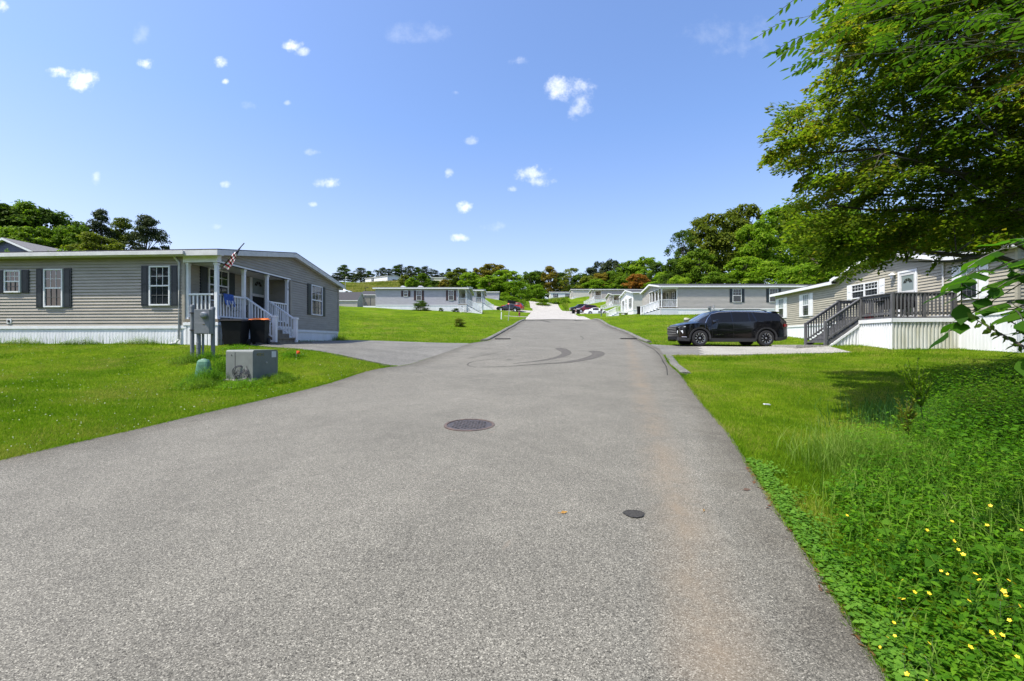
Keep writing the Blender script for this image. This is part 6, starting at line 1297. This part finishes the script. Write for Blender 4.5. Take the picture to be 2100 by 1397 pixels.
# foreground walnut branches hanging in at the top (trunk off to the right, behind the lens line)
def compound(base, direc, length, pairs, size, r, store):
    """feather-like leaf: a stem with leaflets in pairs"""
    d = nrm(np.array(direc, float)[None])[0]; up = np.array([0, 0, 1.]); s = np.cross(d, up); s /= np.linalg.norm(s) + 1e-6; pts = []
    for k in range(pairs + 1):
        t = (k + .6) / (pairs + .6); p = np.array(base) + d * length * t + np.array([0, 0, -.35 * length * t * t]); pts.append(p)
        if k == pairs: store.append((p, d + np.array([0, 0, -.4]), up, size)); break
        for sg in (-1, 1):
            store.append((p, d * .45 + s * sg * .9 + np.array([0, 0, -.35 + r.normal() * .1]), up + s * sg * .25 + r.normal(size=3) * .15, size * r.uniform(.8, 1.1) * (1 - .3 * abs(t - .5))))
    return pts
def branch_tree(name, label, cat, trunk_at, targets, pd, m_leaf, size, pairs, ln, per, seed, wratio=.42, fold=.1, tr=.09, extra=0, er=1.5):
    r = np.random.default_rng(seed); x, y = trunk_at; z = Z(x, y); root = thing(name, label, cat, (x, y, z)); o = Vector((x, y, z)); top = max(W(a, b, c).z for a, b, c in targets) + .6
    m = MB(); H_ = top - z; kx, ky = r.uniform(.10, .16) * H_ * .5, r.uniform(-.1, .1) * H_ * .5
    axis = lambda t: Vector((kx * math.sin(t * 2.6) * .6 + .03 * math.sin(t * 11), .05 + ky * t * t, -.3 + (H_ + .3) * t)); m.tube([axis(t) for t in np.linspace(0, 1, 14)], [tr * (1 - t) ** .7 + .006 for t in np.linspace(0, 1, 14)], 9); m.build('trunk', BARK, root, smooth=True); st = []; stems = MB()
    ends = [W(a, b, c) - o for a, b, c in targets]
    for k in range(extra):      # the rest of the crown, beyond the frame
        a = r.uniform(-1.2, 1.6); q = r.uniform(.35, 1) * er; ends.append(Vector((math.cos(a) * q, math.sin(a) * q, H_ * r.uniform(.45, 1.08))))
    for e in ends:
        a = e.x * 40; b0 = axis((min(max(.3, e.z * r.uniform(.55, .95)), H_ - .1) + .3) / (H_ + .3)); bow = r.uniform(-.45, .45); sag = r.uniform(.1, .5); pts = []
        for t in np.linspace(0, 1, 8): q = b0.lerp(e, t); q.z += sag * math.sin(t * math.pi) + .05 * math.sin(t * 9 + a); q.y += bow * math.sin(t * math.pi) + .04 * math.sin(t * 6 + a); pts.append(q)
        stems.tube(pts, [.009 * (1 - t) + .002 for t in np.linspace(0, 1, 8)], 5, cap=False)
        for k in range(per):
            t = 1 - (k / per) * .8; i = min(6, int(t * 7)); f = t * 7 - i; q = pts[i].lerp(pts[i + 1], f); dv = (pts[i + 1] - pts[i]).normalized(); sg = -1 if k % 2 else 1
            sv = dv.cross(Vector((0, 0, 1))); dd = np.array(dv * (1.0 if k == 0 else .45) + sv * sg * (.0 if k == 0 else .8)) + r.normal(size=3) * .18 + np.array([0, 0, .05])
            pp = compound(np.array(q), dd, ln * r.uniform(.8, 1.15), pairs, size, r, st); stems.tube([q] + [Vector(p) for p in pp], [.0035] * (len(pp) + 1), 4, cap=False)
    P = np.array([s[0] for s in st]); D = np.array([s[1] for s in st]); N = np.array([s[2] for s in st]); S = np.array([s[3] for s in st])
    d = nrm(D); s_ = nrm(np.cross(N, d)); n2 = np.cross(d, s_); S = S[:, None]; w = S * wratio
    ring = [P, P + d * S * .25 + s_ * w * .42 - n2 * w * fold, P + d * S * .55 + s_ * w * .5 - n2 * w * fold, P + d * S * .82 + s_ * w * .25 - n2 * w * .05 - np.array([0, 0, .04]) * S, P + d * S * 1.02 - np.array([0, 0, .12]) * S,
            P + d * S * .82 - s_ * w * .25 - n2 * w * .05 - np.array([0, 0, .04]) * S, P + d * S * .55 - s_ * w * .5 - n2 * w * fold, P + d * S * .25 - s_ * w * .42 - n2 * w * fold]
    npmesh('foliage', np.stack(ring, 1).reshape(-1, 3), len(P), 8, m_leaf, root); stems.build('stem', mat("green_stem", (.05, .06, .02), (.035, .035, .02)), root); return root
L_WAL = leafmat("walnut_leaves", [(.03, .07, .008), (.05, .105, .010), (.08, .15, .014)], trans=.45)
branch_tree("walnut_tree", "slender tree whose bright feather-shaped leaves hang in at the top right", "tree", (6.9, 3.2),
    [(1668, 92, 4.6), (1690, 40, 4.4), (1720, 20, 4.2), (1700, 100, 5.0), (1760, 30, 4.6), (1790, -10, 4.2), (1740, 75, 4.9), (1830, 10, 4.4), (1690, 130, 5.2), (1840, 70, 5.0), (1950, 90, 4.0), (1980, 130, 4.2), (2040, 60, 3.8), (1930, 40, 4.4), (2080, 120, 4.2), (2000, 20, 4.2), (1900, 20, 4.0), (1960, 180, 4.6), (2060, 180, 4.5), (1870, -30, 4.4), (1760, -60, 4.4), (1650, 20, 5.4), (1690, -30, 5)], None, L_WAL, .105, 6, .42, 6, 3, tr=.11, extra=46, er=2.2)
L_MAP = leafmat("broad_sapling_leaves", [(.028, .085, .008), (.045, .12, .010), (.08, .17, .014)], trans=.55)
branch_tree("sapling", "foreground sapling with broad bright leaves at the right edge, before the greige home", "sapling", (3.75, 2.35),
    [(1985, 548, 2.7), (1990, 575, 2.75), (2010, 620, 2.65), (2030, 540, 2.6), (2050, 590, 2.6), (2065, 640, 2.55), (2090, 560, 2.6), (2050, 520, 2.75), (2095, 690, 2.5), (2100, 610, 2.4)], None, L_MAP, .135, 2, .16, 4, 9, wratio=.66, fold=.14, tr=.028, extra=14, er=.7)
# thin arching twig with small round leaves and a darker sprig below the sapling
def sprig(name, label, at, path, n, size, m_leaf, seed, droop=.6, wr=.62):
    r = np.random.default_rng(seed); x, y = at; z = Z(x, y); root = thing(name, label, "branch", (x, y, z)); o = Vector((x, y, z)); P = [Vector((0, 0, -.05))] + [W(*p) - o for p in path]; pts = []
    for i in range(len(P) - 1):
        for t in np.linspace(0, 1, 6)[:-1]: pts.append(P[i].lerp(P[i + 1], t))
    pts.append(P[-1]); m = MB(); m.tube(pts, [.008 * (1 - i / len(pts)) + .0018 for i in range(len(pts))], 5, cap=False); m.build('stem', mat("dark_twig", (.06, .045, .035)), root)
    q = []; nn = len(pts)
    for k in range(n):
        t = .25 + .75 * k / (n - 1) if n > 1 else 1; f = t * (nn - 1); i = min(int(f), nn - 2); p = pts[i].lerp(pts[i + 1], f - i); dv = (pts[i + 1] - pts[i]).normalized(); sg = 1 if k % 2 else -1
        d = np.array(dv * .35) + np.array([0, 0, sg * .55 - droop * .45]) + r.normal(size=3) * .25; q.append((np.array(p), d, np.array([r.normal() * .5, -1, .4 + r.normal() * .3]), size * r.uniform(.7, 1.15)))
    Pq = np.array([a[0] for a in q]); d = nrm(np.array([a[1] for a in q])); s_ = nrm(np.cross(np.array([a[2] for a in q]), d)); n2 = np.cross(d, s_); S = np.array([a[3] for a in q])[:, None]; w = S * wr
    ring = [Pq, Pq + d * S * .3 + s_ * w * .45, Pq + d * S * .6 + s_ * w * .45 - n2 * w * .1, Pq + d * S, Pq + d * S * .6 - s_ * w * .45 - n2 * w * .1, Pq + d * S * .3 - s_ * w * .45]
    npmesh('foliage', np.stack(ring, 1).reshape(-1, 3), len(Pq), 6, m_leaf, root)
sprig("twig", "thin arching twig with small rounded leaves before the white skirting at right", (3.3, 2.3), [(2140, 760, 2.3), (2100, 705, 2.35), (2060, 682, 2.45), (2030, 666, 2.5), (2000, 648, 2.55)], 24, .052, L_DEEP, 4)
sprig("twig", "short dark sprig with tiny leaves at the right edge under the sapling", (3.6, 2.6), [(2120, 700, 2.8), (2095, 668, 2.8), (2070, 650, 2.8)], 26, .032, L_DEEP, 5)
# ---------------------------------------------------------------- grass and weeds
def leaf6(P, D, N, S, wr=.5, fold=.12, droop=.1):
    d = nrm(D); s_ = nrm(np.cross(N, d)); n2 = np.cross(d, s_); S = np.asarray(S)[:, None]; w = S * wr; dz = np.array([0, 0, 1.])
    ring = [P, P + d * S * .3 + s_ * w * .5 + n2 * w * fold, P + d * S * .65 + s_ * w * .38 + n2 * w * fold - dz * droop * S * .3, P + d * S - dz * S * droop, P + d * S * .65 - s_ * w * .38 + n2 * w * fold - dz * droop * S * .3, P + d * S * .3 - s_ * w * .5 + n2 * w * fold]
    return np.stack(ring, 1).reshape(-1, 3)
def free(x, y, m=.0):
    ok = ~inside_road(x, y, m)
    for p in PAVES: ok &= ~in_poly(x, y, p)
    # house footprints
    for h in (A, G):
        rx, ry = x - h.O.x, y - h.O.y; u = rx * h.U.x + ry * h.U.y; v = rx * h.V.x + ry * h.V.y; ok &= ~((u > -.05) & (u < h.L) & (v > -.02) & (v < h.W))
    return ok
def blades(name, label, x, y, h, w, m_, r, lean=.55, cat='grass'):
    z = gz_at(x, y, GZ) - .004; n = len(x); a = r.uniform(0, 2 * np.pi, n); l = r.uniform(0, lean, n) * h; b = r.uniform(0, 2 * np.pi, n)
    s = np.c_[np.cos(a), np.sin(a), np.zeros(n)] * (w / 2)[:, None]; P = np.c_[x, y, z]; T = P + np.c_[np.cos(b) * l, np.sin(b) * l, h]
    o = npmesh(name, np.stack([P - s, P + s, T], 1).reshape(-1, 3), n, 3, m_); return tag(o, label, cat, kind='stuff')
L_GRASS = leafmat("grass_blades", [(.065, .14, .005), (.105, .20, .007), (.155, .25, .009), (.25, .26, .05)], trans=.3, rough=.7, nsc=.8, amp=2.4)
L_TALL = leafmat("tall_grass_blades", [(.035, .085, .010), (.07, .15, .015), (.13, .23, .025), (.20, .28, .06)], trans=.4)
L_WEED = leafmat("weed_leaves", [(.03, .10, .007), (.065, .175, .010), (.11, .24, .013), (.17, .30, .02)], trans=.45)
L_CLOV = leafmat("clover_leaves", [(.07, .17, .02), (.11, .235, .025), (.15, .29, .04)], trans=.35)
r = np.random.default_rng(5)
def cone(n, d0, d1, k0, k1, pw=1.0):
    d = d0 * (d1 / d0) ** (r.random(n) ** pw); x = r.uniform(k0, k1, n) * d; return x, d
for lab, n, d0, d1, k0, k1, hh, ww in (("short mown grass of the near left lawn", 190000, 4.2, 15.5, -1.18, -.2, (.022, .05), (.0035, .0006)), ("short mown grass of the near right lawn", 240000, 2.6, 17.5, .2, 1.18, (.022, .05), (.0035, .0006)),
                                      ("mown grass of the middle lawns", 150000, 15, 52, -.75, 1.0, (.04, .09), (.010, .0006))):
    x, d = cone(n, d0, d1, k0, k1); ok = free(x, d, -.01); x, d = x[ok], d[ok]
    blades("grass", lab, x, d, r.uniform(*hh, len(x)) * (1 + .25 * wob(x, d, 3, 9)), ww[0] + ww[1] * d, L_GRASS, r, .9)
# ragged fringe along the asphalt edge
n = 26000; dd = 1.6 * (26 / 1.6) ** r.random(n); side_ = r.random(n) < .5; off2 = np.abs(r.normal(0, .05, n)) - .03; x = np.where(side_, xl_(dd) - off2, xr_(dd) + off2); ok = np.ones(n, bool)
for p in PAVES: ok &= ~in_poly(x, dd, p)
blades("grass_fringe", "slightly longer grass fringe along both asphalt edges", x[ok], dd[ok], r.uniform(.03, .075, ok.sum()), .003 + .0007 * dd[ok], L_GRASS, r, 1.1)
# curved long blades
def long_blades(name, label, x, y, h, w, m_, r, bend=.8, kind='stuff', parent=None, zoff=None, cat='grass'):
    n = len(x); z = (gz_at(x, y, GZ) if zoff is None else zoff) - .01; a = r.uniform(0, 6.28, n); b = a + r.normal(0, .5, n) + 1.57; sd_v = np.c_[np.cos(a), np.sin(a), np.zeros(n)] * (w / 2)[:, None]; dv = np.c_[np.cos(b), np.sin(b), np.zeros(n)]
    bd = (r.uniform(.1, bend, n) * h)[:, None]; P0 = np.c_[x, y, z]; rows_ = []
    for t, k in ((0, 1), (.35, .95), (.7, .7), (1, .05)):
        c = P0 + dv * bd * t ** 2; c[:, 2] += h * (t - .28 * (bd[:, 0] / h) * t ** 3); rows_.append((c - sd_v * k, c + sd_v * k))
    q = []
    for i in range(3): q.append(np.stack([rows_[i][0], rows_[i][1], rows_[i + 1][1], rows_[i + 1][0]], 1))
    q = np.concatenate(q, 0).reshape(-1, 3); o = npmesh(name, q, len(q) // 4, 4, m_, parent)
    if parent is None: tag(o, label, cat, kind=kind)
    return o
def wedge(n, extra=0):
    """ground positions of the weedy bank on the right: only beyond the asphalt and short of a slanting line"""
    x = r.uniform(1.3, 9.5, n); d = r.uniform(.5, 8.6, n); e = x - xr_(d); lim = 3.3 + e * 1.05 + extra + .35 * np.sin(x * 2.1) + .25 * np.sin(x * 5.3)
    ok = (e > .03) & (d < np.minimum(lim, 8.2)) & (x / d < 2.1); return x[ok], d[ok], e[ok]
x, d, e = wedge(34000, .25); keep = r.random(len(x)) < np.clip(.25 + e * .9, 0, 1); x, d, e = x[keep], d[keep], e[keep]
long_blades("tall_grass", "long arching grass blades growing through the weeds at lower right", x, d, r.uniform(.14, .42, len(x)) * np.clip(.35 + e * .8, .3, 1.35), r.uniform(.003, .008, len(x)), L_TALL, r)
cx_, cd_ = 3.72, 4.6     # the taller tuft at the tip of the weedy bank
x = r.normal(cx_, .30, 2600); d = r.normal(cd_, .28, 2600); long_blades("tall_grass", "dense tuft of long pale grass at the tip of the weedy bank", x, d, r.uniform(.18, .48, len(x)), r.uniform(.003, .007, len(x)), L_TALL, r)
x = r.normal(6.6, .7, 3200); d = r.normal(6.6, .5, 3200); long_blades("tall_grass", "bluish long grass at the back of the weedy bank, right edge", x, d, r.uniform(.2, .5, len(x)), r.uniform(.004, .009, len(x)), leafmat("blue_grass", [(.025, .08, .015), (.06, .14, .03), (.10, .21, .045)]), r)
# broad-leaved weeds
def weeds(name, label, x, d, h, per, size, m_, r, wr=.5, zz=None, parent=None):
    P, D, N, S = [], [], [], []; z = gz_at(x, d, GZ) if zz is None else zz
    for i in range(per):
        t = (i + r.random(len(x))) / per; a = r.uniform(0, 6.28, len(x)); rad = h * .35 * r.uniform(0, 1, len(x))
        P.append(np.c_[x + np.cos(a) * rad * t, d + np.sin(a) * rad * t, z + h * t]); D.append(np.c_[np.cos(a), np.sin(a), r.uniform(-.35, .5, len(x))]); N.append(np.c_[r.normal(0, .35, len(x)), r.normal(0, .35, len(x)), np.ones(len(x))]); S.append(r.uniform(*size, len(x)) * (1.1 - .4 * t))
    P, D, N, S = map(np.concatenate, (P, D, N, S)); o = npmesh(name, leaf6(P, D, N, S, wr), len(P), 6, m_, parent)
    if parent is None: tag(o, label, 'weeds', kind='stuff')
    return o
x, d, e = wedge(28000); hh = np.clip(.05 + e * .23, .04, .60) * r.uniform(.35, 1.45, len(x)); weeds("weeds", "dense bright green broad-leaved weeds filling the lower right bank", x, d, hh, 9, (.028, .062), L_WEED, r, .42)
x, d, e = wedge(2400); k = e > .5; x, d, e = x[k], d[k], e[k]; weeds("vine_leaves", "larger vine-like leaves scattered over the weedy bank at right", x, d, np.clip(.1 + e * .2, .1, .5), 5, (.06, .10), leafmat("vine_leaves", [(.03, .09, .01), (.06, .16, .012), (.11, .22, .02)], trans=.45), r, .75)
x = r.uniform(5.2, 9.0, 900); d = r.uniform(4.6, 8.0, 900); k = x / d > .98; weeds("undergrowth", "dark bushy undergrowth at the right edge above the weeds", x[k], d[k], r.uniform(.3, .75, k.sum()), 22, (.045, .09), L_DEEP, r, .5)
# round clover leaves hugging the asphalt
n = 8000; dd = 1.1 + 3.6 * r.random(n) ** 1.7; e = np.abs(r.normal(0, .15 , n)) * (.5 + .5 * np.sin(dd * 5.3) ** 2); x = xr_(dd) + e - .012; z = gz_at(x, dd, GZ) + r.uniform(.012, .055, n); P = np.c_[x, dd, z]; D = np.c_[r.normal(size=(n, 2)), r.normal(0, .15, n)]; N = np.c_[r.normal(0, .2, (n, 2)), np.ones(n)]
tag(npmesh("clover", leaf6(P, D, N, r.uniform(.016, .034, n), .95, .05, .05), n, 6, L_CLOV), "round clover-like leaves creeping along the asphalt edge at lower right", 'clover', kind='stuff')
n = 260; dd = r.uniform(1.3, 4.6, n); x = xr_(dd) + r.normal(0.0, .035, n); P = np.c_[x, dd, TPS(x, dd) + RL + .006]; D = np.c_[r.normal(size=(n, 2)), r.normal(0, .12, n)]; N = np.c_[r.normal(0, .3, (n, 2)), np.ones(n)]
tag(npmesh("leaf_litter", leaf6(P, D, N, r.uniform(.015, .04, n), .45, .2, .0), n, 6, leafmat("dead_leaves", [(.06, .03, .018), (.13, .06, .03), (.22, .12, .06)], trans=.1)), "small brown dead leaves along the asphalt and clover edge", 'leaf litter', kind='stuff')
# yellow flowers, one object each
PET = mat("yellow_petal", (.85, .62, .02), (.75, .48, .01), scale=80, rough=.6)
m = MB()
for k in range(5):
    a = 2 * math.pi * k / 5; c, s = math.cos(a), math.sin(a); m.poly([(0, 0, .001), (c * .5 - s * .38, s * .5 + c * .38, .12), (c, s, .22), (c * .5 + s * .38, s * .5 - c * .38, .12)], 0)
m.disc((0, 0, .02), (0, 0, 1), [(.22, 0), (.18, .12), (0, .16)], 8, m=1); m.tube([(0, 0, 0), (.3, .1, -2.5), (.2, 0, -6)], .05, 4, m=2)
f0 = m.build("yellow_flower", [PET, mat("flower_eye", (.45, .22, .01)), MATS["green_stem"]]); k = 0
FP = [(2068, 1183), (2042, 1190), (2050, 1197), (2058, 1205), (2080, 1190), (1952, 1062), (1901, 1080), (1845, 1220), (1832, 1215), (1853, 1222), (1875, 1207), (1905, 1210), (1851, 1182), (1849, 1260), (1835, 1297), (1820, 1300), (1857, 1320), (1852, 1335), (1865, 1348), (1895, 1337), (1905, 1312), (1912, 1298), (1990, 1320), (2003, 1316), (2033, 1290), (2040, 1300), (2055, 1295), (2082, 1297), (2070, 1265), (2005, 1265), (1965, 1120), (1975, 1130), (1881, 1121), (1800, 1100), (1956, 1102), (2024, 1070), (2031, 1030), (1860, 1375), (1902, 1392), (1805, 1320), (1870, 1242), (1887, 1243), (1930, 1164), (1943, 1170), (2008, 1182), (2000, 1170), (2063, 1215), (2052, 1225), (1987, 1225), (2086, 1340), (1760, 1038), (1737, 1050), (2095, 1080), (2090, 1235), (1833, 1270), (1990, 1190)]
for (px, py) in FP:
    # stand each bloom a little above the weeds, on the line of its place on the bank
    lo, hi = .8, 9.
    for _ in range(30):
        dm_ = (lo + hi) / 2; w = W(px, py, dm_); e = w.x - float(xr_(dm_)); hgt = min(max(.05 + e * .23, .05), .60) * 1.02 + .04
        if w.z > Z(w.x, dm_) + hgt: lo = dm_
        else: hi = dm_
    w = W(px, py, dm_); o = f0 if k == 0 else f0.copy()
    if k: col.objects.link(o)
    s = random.uniform(.007, .013); o.location = w; o.scale = (s, s, s); o.rotation_euler = (random.uniform(.2, 1.0), random.uniform(-.5, .5), random.uniform(0, 6)); k += 1
    tag(o, "small yellow five-petalled flower among the weeds at lower right", "flower", "yellow flowers in the weedy bank")
# tall single weeds
def tall_weed(label, px, py_base, d, height, plumes, spread, seed, m_, leafy=.5, lean=-.12):
    r = np.random.default_rng(seed); x, y, z = ground_at(px, d); root = thing("tall_weed", label, "weed", (x, y, z)); m = MB(); P, D, N, S = [], [], [], []
    pts = [(lean * t * t * height, .02 * math.sin(t * 5), height * .68 * t) for t in np.linspace(0, 1, 8)]; m.tube(pts, [.006 * (1 - .6 * t) for t in np.linspace(0, 1, 8)], 5)
    for k in range(int(34 * leafy)):
        t = r.uniform(.1, .95); a = r.uniform(0, 6.28); P.append((lean * t * t * height, 0, height * .68 * t)); D.append((math.cos(a), math.sin(a), .3 - .5 * r.random())); N.append((0, 0, 1)); S.append(r.uniform(.05, .10) * (1.1 - .5 * t))
    for k in range(plumes):
        a = r.uniform(0, 6.28); b = np.array(pts[-1 - int(r.integers(0, 3))]); e = b + np.array([math.cos(a) * spread * r.uniform(.3, 1) + lean * .5 * height, math.sin(a) * spread * .5, height * r.uniform(.2, .36)]); q = [b + (e - b) * t + np.array([0, 0, .02 * math.sin(t * 3.1)]) for t in np.linspace(0, 1, 6)]; m.tube(q, .0022, 4, cap=False)
        for j in range(46):
            t = r.uniform(.1, 1); a2 = r.uniform(0, 6.28); P.append(tuple(b + (e - b) * t)); D.append(tuple((e - b) / np.linalg.norm(e - b) * .9 + np.array([math.cos(a2), math.sin(a2), .1]) * .7)); N.append((r.normal() * .5, -.5, 1)); S.append(r.uniform(.03, .055))
    m.build('stem', MATS["green_stem"], root); npmesh('foliage', leaf6(np.array(P), np.array(D, float), np.array(N, float), np.array(S), .22), len(P), 6, m_, root)
tall_weed("tall feathery weed standing above the bank, its plumes before the deck skirting", 1903, 900, 5.1, 1.06, 24, .20, 2, L_BRIGHT, .8, -.16)
tall_weed("shorter leafy weed with half-dead stems left of the tall feathery one", 1868, 915, 4.8, .66, 12, .12, 3, L_OLIVE, .9, -.10)
# weeds round the utilities on the left lawn
def clump(label, px, d, n, h, rad, m_, seed, kindw='leaf', name="weed_clump"):
    r = np.random.default_rng(seed); x, y, z = ground_at(px, d); root = thing(name, label, "weeds", (x, y, z)); xs = r.normal(0, rad * .5, n); ys = r.normal(0, rad * .5, n); zz = gz_at(xs + x, ys + y, GZ) - z
    hh = r.uniform(.5, 1.5, n) * h * np.exp(-(xs ** 2 + ys ** 2) / (rad ** 2) * .8)
    weeds('leaves', None, xs, ys, hh, 8, (.02, .05), m_, r, .4, zz=zz, parent=root); long_blades('blades', None, np.repeat(xs, 3) + r.normal(0, .03, n * 3), np.repeat(ys, 3) + r.normal(0, .03, n * 3), np.repeat(hh, 3) * r.uniform(.6, 1.4, n * 3) + .03, r.uniform(.003, .007, n * 3), L_TALL, r, parent=root, zoff=np.repeat(zz, 3))
clump("weed clump around the foot of the faded green pedestal", 424, 9.65, 420, .26, .42, L_WEED, 1); clump("dark weed tuft before the green pedestal", 412, 9.2, 160, .16, .30, L_MID, 2); clump("weeds between the green pedestal and the transformer", 452, 10.4, 320, .34, .40, L_WEED, 3)
clump("tuft at the foot of the left meter post", 388, 11.5, 200, .20, .36, L_DEEP, 4); clump("low weeds at the foot of the transformer", 500, 9.35, 200, .10, .55, L_WEED, 5); clump("low weeds on the shaded right side of the transformer", 572, 9.9, 180, .14, .40, L_MID, 6); clump("weeds under the meter conduits", 425, 11.6, 160, .20, .30, L_WEED, 7)
clump("tuft of weeds under the orange marker flag", 600, 11.9, 120, .12, .25, L_WEED, 8); clump("small weeds before the bins at the porch corner", 480, 13.6, 140, .10, .5, L_WEED, 9); clump("weeds at the back corner of the taupe home by the driveway", 697, 22.6, 160, .30, .5, L_MID, 10)
uu = r.uniform(1.2, 8, 1500); w_ = np.array([tuple(A.world(u, -.05 - abs(v))) for u, v in zip(uu, r.normal(0, .10, 1500))]); weeds("weeds", "low weeds growing along the white skirting of the taupe home", w_[:, 0], w_[:, 1], r.uniform(.03, .15, 1500) * (1 + .9 * np.sin(uu * 3.1)).clip(.2), 5, (.03, .06), L_MID, r, .4)
uu = r.uniform(1.2, 8, 330); w_ = np.array([tuple(A.world(u, -.1 - abs(v))) for u, v in zip(uu, r.normal(0, .08, 330))]); long_blades("tall_grass", "thin seed stalks along the white skirting of the taupe home", w_[:, 0], w_[:, 1], r.uniform(.12, .42, 330), r.uniform(.005, .009, 330), L_TALL, r, .4)
# little white clover heads and pale flecks on the lawns
n = 900; x, d = cone(n, 4.4, 15, -1.15, -.25); ok = free(x, d); x, d = x[ok], d[ok]; P = np.c_[x, d, gz_at(x, d, GZ) + .04]; n = len(x)
tag(npmesh("clover_heads", leaf6(P, np.c_[r.normal(size=(n, 2)), np.zeros(n)], np.c_[r.normal(0, .3, (n, 2)), np.ones(n)], r.uniform(.006, .012, n) + .0009 * d, .9), n, 6, mat("clover_white", (.5, .52, .42))), "tiny pale clover heads dotted over the left lawn", 'clover heads', kind='stuff')
# bare fallen stick in the weeds
st_ = thing("stick", "thin bare pale stick lying across the weeds at lower right", "stick", tuple(W(1975, 1060, 3.4))); o_ = st_.location.copy(); m = MB(); m.tube([W(1915, 985, 3.9) - o_, W(1960, 1030, 3.6) - o_, W(1995, 1055, 3.4) - o_, W(2030, 1085, 3.1) - o_], [.004, .006, .006, .004], 5); m.build('shaft', mat("pale_stick", (.28, .24, .20)), st_); m = MB(); m.tube([W(1972, 1045, 3.5) - o_, W(1985, 1025, 3.45) - o_], .003, 4); m.build('side_twig', MATS["pale_stick"], st_)

# rough meadow on the far hillside and the weedy banks up the street
L_MEAD = leafmat("meadow_blades", [(.10, .13, .02), (.17, .20, .03), (.27, .26, .06), (.33, .27, .12)], trans=.3, rough=.8, nsc=.12, amp=2.2)
n = 42000; px = r.uniform(640, 840, n); d = r.uniform(112, 186, n); x = (px - CX) / F * d
blades("meadow_grass", "rough yellowish meadow grass on the hillside below the white hilltop home", x, d, r.uniform(.3, .9, n), r.uniform(.12, .3, n), L_MEAD, r, .7, 'meadow')
n = 26000; px = r.uniform(1012, 1165, n); d = r.uniform(97, 150, n); x = (px - CX) / F * d; ok = ~inside_road(x, d, -1.0) & ~((d < 101) & (x > -5.5) & (x < 5)); x, d = x[ok], d[ok]
blades("meadow_grass", "uneven weedy grass on the banks around the head of the street", x, d, r.uniform(.2, .75, len(x)), r.uniform(.08, .22, len(x)), leafmat("bank_blades", [(.06, .12, .01), (.11, .19, .015), (.19, .26, .02), (.27, .26, .06)], trans=.3, rough=.8, nsc=.15, amp=2.0), r, .7, 'meadow')
